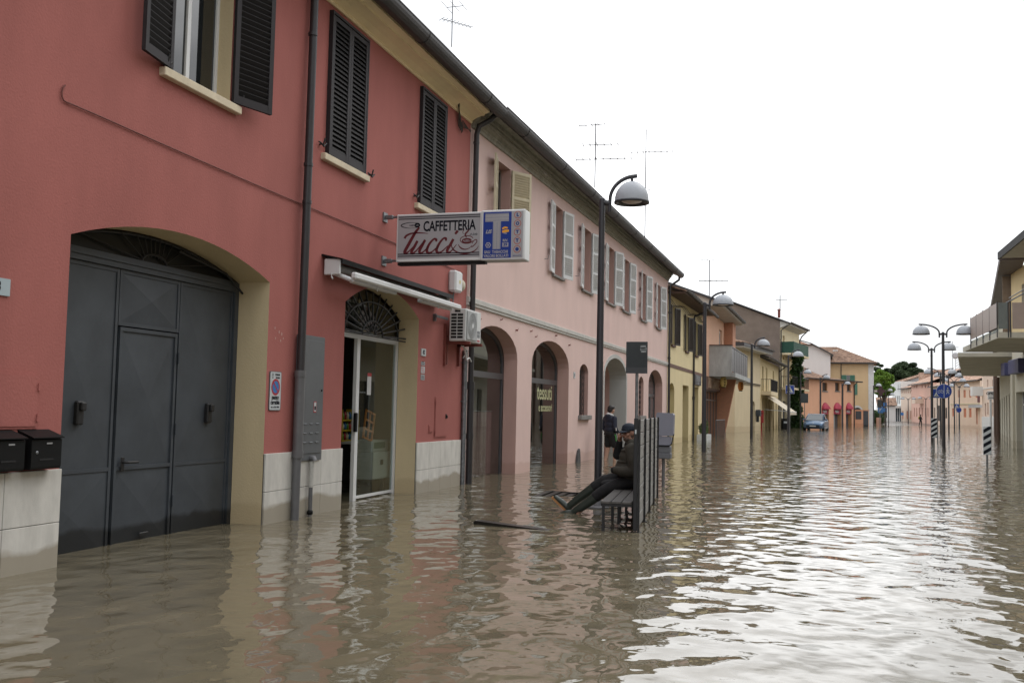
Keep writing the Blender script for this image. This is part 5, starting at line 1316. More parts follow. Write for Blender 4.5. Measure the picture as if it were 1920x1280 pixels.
# ================================================================== PEOPLE
def _ball(mb, c, r, n=12):
    rx, ry, rz = (r, r, r) if not isinstance(r, (tuple, list)) else r
    vs = [(c[0], c[1], c[2]-rz)]
    for i in range(1, n):
        th = pi*i/n
        for j in range(2*n): ph = 2*pi*j/(2*n); vs.append((c[0]+rx*sin(th)*cos(ph), c[1]+ry*sin(th)*sin(ph), c[2]-rz*cos(th)))
    vs.append((c[0], c[1], c[2]+rz)); m2 = 2*n; fs = []
    for j in range(m2): fs.append((0, 1+(j+1) % m2, 1+j)); fs.append((len(vs)-1, 1+(n-2)*m2+j, 1+(n-2)*m2+(j+1) % m2))
    for i in range(n-2):
        for j in range(m2): fs.append((1+i*m2+j, 1+i*m2+(j+1) % m2, 1+(i+1)*m2+(j+1) % m2, 1+(i+1)*m2+j))
    mb.add(vs, fs)
def blob(name, parts, voxel, mats, parent, smooth=6, cuts=()):
    """one continuous surface grown from tapered limbs and rounded masses"""
    mb = MB()
    for p in parts:
        if p[0] == 'e': _ball(mb, p[1], p[2], 14)
        else:
            P, Rr = p[1], p[2]
            for q, r in zip(P, Rr): _ball(mb, q, r, 9)
            for i in range(len(P)-1): mb.tube([P[i], P[i+1]], [Rr[i], Rr[i+1]], 18)
    me = mb.mesh(name, mats, fix=False)
    o = bpy.data.objects.new(name, me); col.objects.link(o)
    r = o.modifiers.new('r', 'REMESH'); r.mode = 'VOXEL'; r.voxel_size = voxel; r.use_smooth_shade = True
    if smooth: s = o.modifiers.new('s', 'SMOOTH'); s.factor = .5; s.iterations = smooth
    bpy.context.view_layer.update()
    m2 = bpy.data.meshes.new_from_object(o.evaluated_get(bpy.context.evaluated_depsgraph_get()))
    bpy.data.objects.remove(o); bpy.data.meshes.remove(me)
    m2.name = name
    m2.materials.clear()
    for q in (mats if isinstance(mats, (list, tuple)) else [mats]): m2.materials.append(q)
    m2.polygons.foreach_set('use_smooth', [True]*len(m2.polygons))
    return obj(name, m2, parent)
M_skin = mat('skin', (.30, .155, .105), .55, var=.08, scale=12)
M_skin2 = mat('young_skin', (.42, .25, .18), .55, var=.06, scale=12)
M_hair = mat('dark_hair', (.012, .009, .008), .6, var=.3, scale=40)
M_jack = mat('olive_jacket', (.036, .031, .022), .85, var=.25, scale=14, bump=.4, bscale=70)
M_sleeve = mat('black_sleeve', (.007, .007, .008), .85, var=.2, scale=12)
M_trou = mat('black_trousers', (.010, .010, .011), .85, var=.35, scale=14, bump=1.0, bscale=16)
M_boot = mat('green_boot', (.026, .035, .027), .42, var=.12, scale=8)
M_sole = mat('tan_sole', (.36, .17, .06), .7, var=.15, scale=12)
M_cap = mat('navy_cap', (.006, .011, .022), .8, var=.15)

def finger(base, dirs, L, r):
    """chain of three phalanges"""
    p = Vector(base); pts = [tuple(p)]; rs = [r]
    for k, d in enumerate(dirs): p = p+Vector(d).normalized()*L*(.45, .32, .23)[k]; pts.append(tuple(p)); rs.append(r*(.95, .88, .78)[k])
    return ('c', pts, rs)

man = thing('person', 'man in navy cap, padded jacket and green rubber boots sitting on the bench', 'person', (-2.27, 13.42, 0), pi+radians(2))
hx, hz = .085, 1.095     # head centre
hd = (hx, .0, hz)
Tn = lambda v, yaw=radians(42), pitch=radians(11): (lambda q: (hd[0]+q[0], hd[1]+q[1], hd[2]+q[2]))(
    Matrix.Rotation(yaw, 3, 'Z') @ Matrix.Rotation(pitch, 3, 'Y') @ Vector(v))
body = [('e', (0, 0, .46), (.15, .17, .12)), ('e', (.07, 0, .62), (.16, .17, .16)), ('e', (.03, 0, .80), (.13, .18, .15)), ('c', [(.03, 0, .90), (.05, 0, .98), (.065, 0, 1.03)], [.075, .062, .06]),
        ('c', [(.03, -.09, .46), (.42, -.10, .44), (.88, -.10, .10)], [.085, .065, .04]), ('c', [(.03, .09, .46), (.37, .12, .33), (.74, .12, .03)], [.085, .065, .04]),
        ('c', [(.88, -.10, .10), (.93, -.10, .03), (1.07, -.10, .12)], [.04, .035, .03]), ('c', [(.74, .12, .03), (.76, .12, -.06), (.90, .12, -.10)], [.04, .035, .03]),
        ('c', [(.02, -.17, .89), (.25, -.19, .795), (.225, -.10, .975)], [.06, .045, .030]), ('c', [(.02, .17, .89), (-.02, .245, .60), (.24, .19, .60)], [.06, .045, .030]),
        # head: skull, jaw, brow, nose, lips, chin, ears
        ('e', Tn((-.01, 0, .025)), (.092, .077, .095)), ('e', Tn((.03, 0, -.035)), (.062, .055, .068)), ('e', Tn((.055, 0, -.085)), (.034, .036, .026)),
        ('c', [Tn((.082, 0, .022)), Tn((.108, 0, -.018)), Tn((.098, 0, -.026))], [.012, .0145, .014]), ('e', Tn((.078, 0, -.056)), (.018, .026, .008)), ('e', Tn((.076, 0, -.066)), (.016, .022, .009)),
        ('e', Tn((.072, .030, .026)), (.016, .024, .009)), ('e', Tn((.072, -.030, .026)), (.016, .024, .009)), ('e', Tn((-.005, .080, -.005)), (.02, .009, .032)), ('e', Tn((-.005, -.080, -.005)), (.02, .009, .032)),
        ('e', Tn((.058, .045, -.018)), (.022, .016, .02)), ('e', Tn((.058, -.045, -.018)), (.022, .016, .02))]
# right hand raised to the brow: palm, four bent fingers, thumb
W0 = Vector((.225, -.10, .975)); 
body += [('c', [tuple(W0), (.222, -.085, 1.01), (.215, -.075, 1.045)], [.027, .032, .034]), ('e', (.218, -.060, 1.03), (.026, .040, .036))]
for k, (dy, L, dz) in enumerate(((-.100, .062, -.004), (-.083, .076, .006), (-.063, .078, .008), (-.043, .070, .004))):
    body.append(finger((.212, dy, 1.055+dz), [(-.15, .25, 1), (-.75, .25, .55), (-1, .15, -.25)], L, .0092))
body.append(finger((.215, -.035, 1.015), [(-.25, .5, .55), (-.75, .1, .5), (-1, 0, .2)], .066, .011))
# left hand resting in the jacket pocket
body += [('e', (.255, .165, .60), (.04, .024, .034))]
for k in range(4): body.append(finger((.265, .16-.004*k, .622-.015*k), [(1, -.5, -.3), (.3, -.8, -.5), (-.2, -.6, -.6)], .062-.004*abs(k-1), .0088))
body.append(finger((.27, .165, .63), [(.8, -.4, .3), (1, -.3, -.1), (1, -.1, -.4)], .055, .010))
blob('body', body, .0055, M_skin, man, 3)
# eyes, brows, beard, hair
ey = MB()
for s_ in (-1, 1): _ball(ey, Tn((.083, s_*.030, .006)), (.009, .012, .006), 6)
ey.build('eye', M_hair, man)
for s_ in (-1, 1): MB().tube([Tn((.088, s_*.012, .030)), Tn((.090, s_*.03, .034)), Tn((.078, s_*.048, .030))], [.004, .0055, .003], 6).build('eyebrow', M_hair, man)
blob('beard', [('e', Tn((.045, 0, -.078)), (.052, .055, .038)), ('e', Tn((.012, .058, -.048)), (.03, .012, .04)), ('e', Tn((.012, -.058, -.048)), (.03, .012, .04)), ('c', [Tn((.090, -.024, -.046)), Tn((.096, 0, -.041)), Tn((.090, .024, -.046))], [.005, .007, .005])], .005, mat('beard', (.075, .045, .032), .8, var=.3, scale=60), man, 2)
blob('hair', [('e', Tn((-.040, 0, .0)), (.068, .079, .066)), ('e', Tn((-.052, 0, -.04)), (.045, .06, .035)), ('e', Tn((.045, .055, .032)), (.03, .02, .018)), ('e', Tn((.045, -.055, .032)), (.03, .02, .018))], .006, M_hair, man, 3)
cap = blob('cap', [('e', Tn((-.012, 0, .062)), (.100, .086, .072)), ('e', Tn((-.005, 0, .045)), (.104, .090, .030))], .007, M_cap, man, 4)
br = MB(); vs = []
for i in range(13):
    a = radians(-66+11*i); o_, q_ = Vector((.095*cos(a), .086*sin(a), .050)), Vector((.095*cos(a)+.080*cos(a), .070*sin(a), .040-.012*abs(sin(a))))
    vs += [Tn(o_), Tn(q_), Tn(q_-Vector((0, 0, .006))), Tn(o_-Vector((0, 0, .006)))]
br.add(vs, [(4*i+k, 4*i+(k+1) % 4, 4*i+4+(k+1) % 4, 4*i+4+k) for i in range(12) for k in range(4)], 0, True); br.build('brim', M_cap, cap)
# padded jacket: torso rings of quilting
jk = [('e', (.02, 0, .50), (.165, .19, .12)), ('e', (.085, 0, .62), (.185, .20, .15)), ('e', (.055, 0, .76), (.160, .205, .15)), ('e', (.02, 0, .88), (.13, .20, .09)), ('c', [(.02, -.10, .95), (.02, .10, .95)], [.07, .07]), ('c', [(.05, 0, .92), (.055, 0, .955)], [.10, .085])]
for k in range(5): jk.append(('e', (.070+.016*sin(k), 0, .56+.075*k), (.170-.012*abs(k-1), .196, .034)))
sl = [('c', [(.02, .19, .88), (-.02, .255, .74), (-.03, .27, .60), (.10, .25, .585), (.22, .20, .60)], [.088, .088, .082, .070, .056])]
for k in range(4): sl.append(('e', (.0-.012*k, .215+.018*k, .84-.075*k), (.086, .078, .032)))
for k in range(3): sl.append(('e', (.03+.06*k, .258-.016*k, .588+.003*k), (.026, .078-.006*k, .078-.006*k)))
blob('jacket', jk+sl, .010, M_jack, man, 3)
blob('sleeve', [('c', [(.02, -.18, .885), (.14, -.20, .835), (.265, -.195, .785), (.25, -.155, .88), (.228, -.11, .965)], [.085, .078, .068, .056, .044])], .009, M_sleeve, man, 3)
blob('cuff', [('c', [(.20, .205, .60), (.255, .19, .60)], [.052, .046])], .008, M_sleeve, man, 2)
blob('collar', [('c', [Tn((-.07, .05, -.105)), Tn((-.085, 0, -.105)), Tn((-.07, -.05, -.105))], [.022, .024, .022]), ('c', [(.04, .10, .945), (.12, .05, .94), (.13, 0, .93), (.12, -.05, .94)], [.022, .02, .02, .02])], .008, M_sleeve, man, 2)
blob('trousers', [('e', (.0, 0, .46), (.165, .19, .115)), ('c', [(.03, -.09, .47), (.24, -.10, .475), (.43, -.10, .44), (.56, -.10, .345)], [.098, .086, .074, .076]),
                  ('c', [(.03, .09, .46), (.22, .11, .40), (.38, .12, .325), (.50, .12, .235)], [.098, .086, .078, .076]), ('e', (.30, .0, .40), (.16, .09, .06))], .010, M_trou, man, 5)
def boot(pts, rs, heel, toe, up):
    b = blob('boot', [('c', pts, rs), ('c', [pts[-1], tuple(Vector(heel)+Vector(up)*.055)], [rs[-1], .044]),
                      ('c', [tuple(Vector(heel)+Vector(up)*.045), tuple(Vector(heel).lerp(Vector(toe), .55)+Vector(up)*.045), tuple(Vector(toe)+Vector(up)*.032)], [.042, .043, .034])], .007, M_boot, man, 3)
    H_, T_, U_ = Vector(heel), Vector(toe), Vector(up); f = (T_-H_).normalized(); s = f.cross(U_).normalized(); L = (T_-H_).length; mb = MB(); n = 28; ring = []
    for i in range(n):
        a = 2*pi*i/n; x = L/2+ (L/2+.045)*cos(a); w = (.046 if cos(a) > 0 else .036)*(1 if abs(cos(a)) < .7 else 1.0)*abs(sin(a))**.7*(1 if sin(a) >= 0 else -1)
        ring.append(H_+f*x+s*w)
    lo = [p-U_*.012 for p in ring]; hi = [p+U_*.014 for p in ring]
    mb.add(lo+hi, [(i, (i+1) % n, n+(i+1) % n, n+i) for i in range(n)]+[tuple(range(n))[::-1], tuple(range(n, 2*n))])
    mb.build('sole', M_sole, b)
boot([(.52, -.10, .375), (.64, -.10, .285), (.78, -.10, .18), (.89, -.10, .085)], [.072, .066, .056, .050], (.955, -.10, .005), (1.125, -.10, .155), (-.66, 0, .75))
boot([(.47, .12, .255), (.58, .12, .17), (.72, .12, .07)], [.072, .066, .058], (.80, .12, -.04), (.98, .12, -.06), (.1, 0, 1.0))

# boy wading towards the passage
by = thing('person', 'boy in a navy hooded jacket and black shorts wading beside the pink wall', 'person', (-5.36, 27.5, 0), pi/2-radians(35))
by.scale = (1.04, 1.04, 1.04)
bd = [('e', (0, 0, .76), (.11, .15, .11)), ('e', (.0, 0, .92), (.11, .14, .14)), ('e', (.0, 0, 1.08), (.11, .16, .12)), ('c', [(.01, 0, 1.18), (.03, 0, 1.26)], [.05, .045]),
      ('c', [(.0, .08, .74), (.03, .09, .34), (-.10, .09, -.08)], [.085, .058, .036]), ('c', [(.0, -.08, .74), (.10, -.09, .36), (.09, -.09, -.08)], [.085, .058, .036]),
      ('c', [(-.10, .09, -.08), (.03, .09, -.14)], [.036, .03]), ('c', [(.09, -.09, -.08), (.22, -.09, -.13)], [.036, .03]),
      ('c', [(.0, .17, 1.10), (-.04, .21, .86), (.10, .17, .72)], [.05, .038, .028]), ('c', [(.0, -.17, 1.10), (-.03, -.21, .86), (.12, -.17, .74)], [.05, .038, .028]),
      ('e', (.045, 0, 1.35), (.088, .073, .098)), ('e', (.08, 0, 1.295), (.055, .05, .05)), ('c', [(.13, 0, 1.35), (.145, 0, 1.325)], [.012, .014]), ('e', (.04, .075, 1.33), (.018, .01, .028)), ('e', (.04, -.075, 1.33), (.018, .01, .028))]
for s_ in (-1, 1):
    cx_, cz_ = (.12, .70) if s_ > 0 else (.14, .72)
    bd.append(('e', (cx_, s_*.165, cz_), (.024, .016, .036)))
    for k in range(4): bd.append(finger((cx_+.014-.010*k, s_*.165, cz_-.03), [(.1, 0, -1), (.4, 0, -1), (.7, 0, -.7)], .065-.004*abs(k-1), .008))
    bd.append(finger((cx_+.02, s_*.15, cz_+.005), [(.7, 0, -.7), (.4, 0, -1), (.3, 0, -1)], .05, .009))
blob('body', bd, .0065, M_skin2, by, 3)
M_nv = mat('navy_jacket', (.013, .017, .034), .75, var=.2, scale=12)
blob('jacket', [('e', (0, 0, .82), (.135, .175, .10)), ('e', (-.005, 0, .95), (.13, .165, .14)), ('e', (-.005, 0, 1.09), (.13, .185, .12)), ('e', (-.07, 0, 1.17), (.08, .12, .075)),
                ('c', [(-.005, .17, 1.12), (-.045, .225, .87), (.08, .185, .745)], [.072, .06, .046]), ('c', [(-.005, -.17, 1.12), (-.035, -.225, .87), (.10, -.185, .765)], [.072, .06, .046])], .011, M_nv, by, 3)
blob('hood_lining', [('c', [(-.05, .085, 1.215), (-.085, 0, 1.235), (-.05, -.085, 1.215), (.04, -.07, 1.20)], [.034, .042, .034, .02])], .009, mat('hood_white', (.55, .56, .56), .8), by, 2)
blob('shorts', [('e', (0, 0, .72), (.14, .17, .11)), ('c', [(.0, .085, .70), (.025, .09, .42)], [.11, .098]), ('c', [(.0, -.085, .70), (.07, -.09, .43)], [.11, .098])], .011, M_trou, by, 3)
dt = MB()
for k in range(4): _ball(dt, (-.120+.010*(k == 0), .095, .66-.055*k), .014, 5)
dt.build('dots', mat('short_dots', (.5, .5, .45), .6), by)
MB().tube([(.0, -.185, .70), (.03, -.192, .62), (.05, -.188, .52)], [.012, .016, .012], 6).build('stripe', mat('short_green', (.08, .38, .08), .6), by)
MB().tube([(-.05, -.272, .88), (-.03, -.268, .80)], .02, 6).tube([(-.07, .262, .90), (-.05, .262, .80)], .02, 6).build('reflector', mat('reflector', (.5, .5, .5), .5), by)
blob('hair', [('e', (.025, 0, 1.395), (.105, .085, .082)), ('e', (-.015, 0, 1.34), (.072, .078, .065)), ('e', (.10, 0, 1.425), (.04, .06, .035))], .008, M_hair, by, 2)

fp = thing('person', 'tiny far figure in dark clothes carrying a yellow bag at the shore', 'person', (at(1726, 158), 158, -.03), -.6)
blob('body', [('e', (0, 0, 1.0), (.14, .2, .16)), ('e', (0, 0, 1.25), (.14, .22, .2)), ('c', [(0, 0, 1.4), (0, 0, 1.5)], [.06, .055]), ('e', (.02, 0, 1.62), (.10, .085, .12)), ('c', [(0, .1, .95), (.12, .1, .5), (.05, .1, .05)], [.1, .08, .05]), ('c', [(0, -.1, .95), (-.05, -.1, .5), (-.2, -.1, .08)], [.1, .08, .05]),
              ('c', [(0, .22, 1.35), (.05, .27, 1.08), (.2, .25, .95)], [.06, .05, .04]), ('c', [(0, -.22, 1.35), (-.05, -.27, 1.08), (.1, -.25, .92)], [.06, .05, .04])], .03, M_trou, fp, 2)
blob('bag', [('e', (-.2, 0, 1.2), (.13, .19, .26))], .03, mat('bag_yellow', (.40, .30, .05), .7), fp, 2)

# ================================================================== BENCH
bx, byy = -1.94, 11.49; ang = atan2(16.28-11.49, -2.42+1.94)
bench = thing('long_bench', 'long dark slatted bench with a tall grey board back standing in the water', 'bench', (bx, byy, 0), ang)
# local x along the bench, +y towards the seat
Lb = 4.82
M_board = mat('weathered_skylit_board', (.25, .245, .235), .75, var=.3, scale=10, streak=False, bump=.2)  # weathered grey boards, coloured lighter for the bright sky they face
for i in range(5):
    x = .02+i*(Lb-.06)/4
    mb = MB(); Mz = lambda z: 1.24+.02*0
    mb.bbox(x-.016, x+.016, -.056, -.030, -.15, 1.30, .004)
    mb.box(x-.04, x+.04, -.08, .02, -.01, .005)
    for z in (.28, .44, .60, .76, .92, 1.08, 1.22): mb.box(x-.03, x+.03, -.030, -.0265, z-.02, z+.0)
    mb.build('back_post', M_benchm, bench)
for k in range(8):
    z0 = .02+k*.160
    MB().bbox(0.0, Lb, -.026, .012, z0, z0+.148, .004).build('back_board', M_board, bench)
MB().bbox(-.022, 0.0, -.03, .018, .02, 1.31, .004).build('end_board', M_benchm, bench)
MB().box(-.0225, -.026, -.012, .006, 1.13, 1.18).build('tag', M_signw, bench)
for k in range(3):
    MB().bbox(0, Lb, .035+k*.122, .035+k*.122+.115, .318, .345, .004).build('seat_board', M_wood, bench)
for i in range(5):
    x = .03+i*(Lb-.08)/4
    MB().bbox(x-.018, x+.018, .03, .39, .285, .317, .003).build('seat_bearer', M_benchm, bench)
    MB().bbox(x-.017, x+.017, .345, .38, -.2, .285, .003).build('leg', M_benchm, bench)
    if i < 4: MB().bbox(x+.58, x+.61, .22, .25, .02, .318, .003).build('leg', M_benchm, bench) if i in (0, 1, 2) else None

# half sunk things by the bench
t = thing('sunken_plank', 'black plank edge breaking the water left of the bench', 'plank', (-3.86, 11.50, 0), radians(-11))
MB().extr([(0, .03), (.02, .042), (.98, .0), (.98, -.05), (0, -.03)], 'y', -.07, .07).build('plank', mat('wet_black_wood', (.012, .011, .010), .35, var=.2), t, fix=True)
t = thing('sunken_grate', 'slatted dark panel tilting out of the water beyond the plank', 'panel', (-4.30, 15.2, 0), radians(-8))
g = MB()
for k in range(9): g.box(k*.14, k*.14+.10, 0, .9, .018-.008*k, .035-.008*k)
g.box(-.03, 1.25, -.03, .0, -.05, .02); g.box(-.03, 1.25, .9, .93, -.05, .03)
g.v = [(x, y, z+.075*y-.055) for x, y, z in g.v]
g.build('slats', MATS['wet_black_wood'], t)

# ================================================================== STREET LAMPS
def lamp_parts(root, arms, H=4.95, dome=.33, arm=.58):
    """arms: +1 / -1 for the side; local x is the arm direction"""
    MB().tube([(0, 0, -.4), (0, 0, H*.62)], [.075, .066], 14).tube([(0, 0, H*.62), (0, 0, H)], [.066, .056], 14).build('pole', M_lampm, root)
    MB().tube([(0, 0, H-.42), (0, 0, H-.36)], .064, 14).tube([(0, 0, H), (0, 0, H+.03)], [.056, .02], 14).tube([(0, 0, H-.44), (0, 0, H)], .040, 12).build('collar', M_lampm, root)
    for s in arms:
        a = MB(); a.tube([(0, 0, H-.05), (s*.14, 0, H-.08)], .045, 8)
        pts = [(s*.15, 0, H-.22), (s*.155, 0, H-.02)]+[(s*(.155+(arm+.06-.155)*(1-cos(radians(90*i/10)))), 0, H-.02+.37*sin(radians(90*i/10))) for i in range(1, 11)]+[(s*(arm+.10), 0, H+.355)]
        a.tube(pts, .034, 8); a.tube([(s*arm, 0, H+.35), (s*arm, 0, H+.26)], .028, 8)
        a.build('arm', M_lampm, root)
        prof = [(.0, dome*.93)]+[(dome*sin(radians(i*9)), dome*.93*cos(radians(i*9))) for i in range(1, 11)]+[(dome, -.02)]
        d = MB().lathe(prof, 28, (s*arm, 0, H-.04)).build('lamp_shade', M_dome, root)
        MB().lathe([(dome, -.02), (dome+.012, -.02), (dome+.012, -.05), (dome-.02, -.055), (dome*.72, -.02), (dome*.7, .02)], 28, (s*arm, 0, H-.04)).build('rim', M_lampm, d)
        MB().lathe([(dome*.71, .0), (dome*.5, -.035), (0, -.06)], 24, (s*arm, 0, H-.04)).build('lens', M_lens, d)
        MB().lathe([(dome-.02, -.03), (dome*.7, .03), (0, .05)], 24, (s*arm, 0, H-.04)).build('reflector', M_domei, d)
l1 = thing('street_lamp', 'nearest street lamp, a single grey dome on a curved arm rising behind the bench', 'street lamp', (-2.93, 14.18, 0), radians(2), 'single dome street lamps along the left pavement')
lamp_parts(l1, (1,)); l1.scale = (.75, .75, .905)
MB().lathe([(.085, -.3), (.085, .12), (.075, .125)], 18).lathe([(.23, .0), (.23, .018), (.085, .03)], 24).build('base_plate', mat('lamp_base', (.16, .16, .165), .5, var=.15), l1)
base_ch = list(l1.children)
def lamp_copy(src, x, y, label, rz, sc, z=0.0, skip=('base_plate',)):
    c = src.copy(); col.objects.link(c); c.location = (x, y, z); c.rotation_euler = (0, 0, rz); c.scale = sc; c['label'] = label
    for ch in src.children:
        if ch.name.split('.')[0] in skip: continue
        copy_tree(ch, c)
    return c
for (px, Y, ytop, lb) in ((1320, 35.5, 547, 'second street lamp, its dome in front of the salmon house balcony'), (1409, 57.1, 632, 'third street lamp, in front of the cream house with the hip roof'), (1478, 74, 655, 'fourth street lamp, next to the blue crossing sign'),
                          (1501, 98, 690, 'fifth street lamp, rising beside the ivy at the orange house'), (1538, 110, 701, 'street lamp over the corner of the orange arcade house'), (1579, 118, 713, 'street lamp between the second and third red awning'), (1638, 138, 717, 'street lamp at the white corner of the tan house'),
                          (1661, 150, 727, 'far street lamp in front of the bright green tree'), (1666, 158, 735, 'farthest single street lamp, beside the white building with a flat canopy')):
    H = zat(px, ytop, Y); k = H/5.32
    lamp_copy(l1, at(px, Y), Y, lb, radians(2), (k*1.02, k*1.02, k))
d1 = thing('street_lamp', 'nearest double dome street lamp, carrying the round blue cycle and footpath sign', 'street lamp', (5.62, 47.67, 0), 0, 'double dome street lamps on the median')
lamp_parts(d1, (-1, 1), arm=.90, dome=.36); k = zat(1768, 607, 47.67)/5.32; d1.scale = (1, 1, k)
for (px, Y, ytop, lb, ax) in ((1747.5, 60, 640, 'second double dome lamp, grey pole behind the left striped marker', 1), (1764, 84, 690, 'third double dome lamp along the median', 1), (1779, 100, 697, 'fourth double dome lamp along the median', 1), (1789.5, 122, 707, 'fifth double dome lamp along the median', .95),
                          (1799, 141.7, 718, 'sixth double dome lamp along the median', .95), (1804, 158, 722, 'seventh double dome lamp, last and smallest of the near row', .95), (1703, 172, 744, 'far double dome lamp before the pale peach house', 1), (1736, 170, 743, 'far double dome lamp before the long pink house', 1)):
    z0 = 0 if Y < 150 else .2; H = zat(px, ytop, Y)-z0; k = H/5.32
    lamp_copy(d1, at(px, Y), Y, lb, 0, (ax*max(.95, k*.95), 1, k), z0)

# ================================================================== SIGNS
def panel_sign(name, label, cat, loc, rz, w, h, zc, pole_h, front, group=None, pr=.03, off=.05, polem=None):
    t = thing(name, label, cat, loc, rz, group)
    MB().tube([(0, 0, -.4), (0, 0, pole_h)], pr, 10).build('pole', polem or M_galv, t)
    MB().bbox(-w/2, w/2, -off-.012, -off, zc-h/2, zc+h/2, .004).build('panel', front, t)
    MB().box(-pr-.01, pr+.01, -off-.002+.003, 0, zc-h*.3, zc-h*.3+.03).box(-pr-.01, pr+.01, -off+.001, 0, zc+h*.25, zc+h*.25+.03).build('clamp', M_galv, t)
    return t, (lambda a, b, d: (a, -off-.0125-d, zc+b))
# round cycle / footpath sign on the lamp
t = thing('round_sign', 'round blue sign with a white bicycle and a walking figure on the nearest double lamp', 'sign', (5.63, 47.55, 2.53), 0)
mb = MB().lathe([(0, .0), (.32, .0), (.32, .015), (0, .015)], 36, axis='y'); mb.build('disc', M_white, t)
f = MB(); M0 = lambda a, b, d: (a, -.002-d, b)
disc(f, 0, 0, .31, M0, 0, .001, 40); f.box(-.012, .012, -.006, -.0035, -.30, .30, 1)
disc(f, -.20, -.03, .062, M0, 1, .003, 20, r2=.048); disc(f, -.07, -.03, .062, M0, 1, .003, 20, r2=.048)
ribbon(f, [(-.20, -.03), (-.165, .03), (-.10, .03), (-.07, -.03)], [.012]*4, M0, 1, .003); ribbon(f, [(-.165, .03), (-.135, -.03), (-.10, .03)], [.012]*3, M0, 1, .003); ribbon(f, [(-.10, .03), (-.105, .06), (-.085, .065)], [.011]*3, M0, 1, .003); ribbon(f, [(-.18, .05), (-.15, .05)], [.012]*2, M0, 1, .003)
disc(f, .15, .13, .027, M0, 1, .003, 14); ribbon(f, [(.15, .09), (.15, .0)], [.045, .045], M0, 1, .003); ribbon(f, [(.15, .0), (.19, -.06), (.20, -.13)], [.03, .028, .022], M0, 1, .003); ribbon(f, [(.15, .0), (.13, -.06), (.09, -.12)], [.03, .028, .022], M0, 1, .003); ribbon(f, [(.15, .08), (.10, .03), (.09, -.02)], [.02, .018, .016], M0, 1, .003); ribbon(f, [(.15, .08), (.20, .04), (.22, .0)], [.02, .018, .016], M0, 1, .003)
f.build('face', [M_navy, M_signw], t)
def crossing(f, M, w, mb_=0):
    s = w/2
    f.add([M(-s*.78, -s*.72, .003), M(s*.78, -s*.72, .003), M(0, s*.75, .003)], [(0, 1, 2)], 1)
    disc(f, 0, s*.28, s*.09, M, 2, .005, 10); ribbon(f, [(0, s*.15), (0, -s*.12)], [s*.13]*2, M, 2, .005); ribbon(f, [(0, -s*.1), (s*.2, -s*.45)], [s*.1]*2, M, 2, .005); ribbon(f, [(0, -s*.1), (-s*.2, -s*.45)], [s*.1]*2, M, 2, .005)
    for k in range(5): f.add([M(-s*.62+k*s*.27, -s*.68, .0045), M(-s*.5+k*s*.27, -s*.68, .0045), M(-s*.40+k*s*.22, -s*.5, .0045), M(-s*.5+k*s*.22, -s*.5, .0045)], [(0, 1, 2, 3)], 2)
def cross_sign(px, Y, py0, py1, label, rz=0, pole_h=None, dx=0, group='blue crossing signs'):
    z0, z1 = zat(px, py1, Y), zat(px, py0, Y); w = z1-z0
    t, M = panel_sign('crossing_sign', label, 'sign', (at(px, Y), Y, 0), rz, w, w, (z0+z1)/2, pole_h or z1+.1, M_white, group)
    f = MB(); f.add([M(a, b, .001) for a, b in ((-w*.47, -w*.47), (w*.47, -w*.47), (w*.47, w*.47), (-w*.47, w*.47))], [(0, 1, 2, 3)], 0)
    crossing(f, M, w); f.build('face', [M_navy, M_signw, M_ink], t); return t
cross_sign(1757.5, 61, 729, 746, 'blue square crossing sign half hidden by the round blue sign')
cross_sign(1481, 76, 722, 738, 'blue square crossing sign on a thin pole beside the ivy')
cross_sign(1794, 130, 757, 765, 'small blue crossing sign far down the median')
t, M = panel_sign('round_sign', 'small round blue sign far down the median below a crossing sign', 'sign', (at(1797.5, 135), 135, 0), 0, .2, .2, zat(1797, 768, 135), zat(1797, 760, 135), M_navy)
f = MB(); disc(f, 0, 0, .33, M, 0, .004, 24); f.build('face', [M_navy], t)
def marker(x, y, label, w, z0, z1):
    t, M = panel_sign('hazard_marker', label, 'marker post', (x, y, 0), 0, w, z1-z0, (z0+z1)/2, z0+.1, M_signw, 'striped hazard markers on the median', pr=.03)
    f = MB(); h = z1-z0; n = 4 if h > .82 else 3; p = h/ (n if n == 4 else 3.0)
    k = -2
    while k < n+2:
        a0 = -h/2+k*p; sl_ = w*.62
        poly = [(-w/2, a0), (w/2, a0+sl_), (w/2, a0+sl_+p*.52), (-w/2, a0+p*.52)]
        # clip to the panel
        out = []
        def clip(P, f_, lim, sgn):
            r = []
            for i in range(len(P)):
                a, b = P[i], P[(i+1) % len(P)]
                ia, ib = sgn*(a[1]-lim) <= 0, sgn*(b[1]-lim) <= 0
                if ia: r.append(a)
                if ia != ib: t_ = (lim-a[1])/(b[1]-a[1]); r.append((a[0]+(b[0]-a[0])*t_, lim))
            return r
        P = clip(poly, None, h/2-.006, 1); P = clip(P, None, -h/2+.006, -1) if len(P) > 2 else []
        if len(P) > 2: f.add([M(a*.97, b, .002) for a, b in P], [tuple(range(len(P)))], 0)
        k += 1
    f.build('stripes', [M_ink], t)
marker(5.08, 46.4, 'smaller striped hazard marker standing left of the nearest double lamp', .24, .50, 1.33)
marker(5.0, 32.4, 'nearer striped black and white hazard marker on a short post in open water', .22, .31, 1.15)
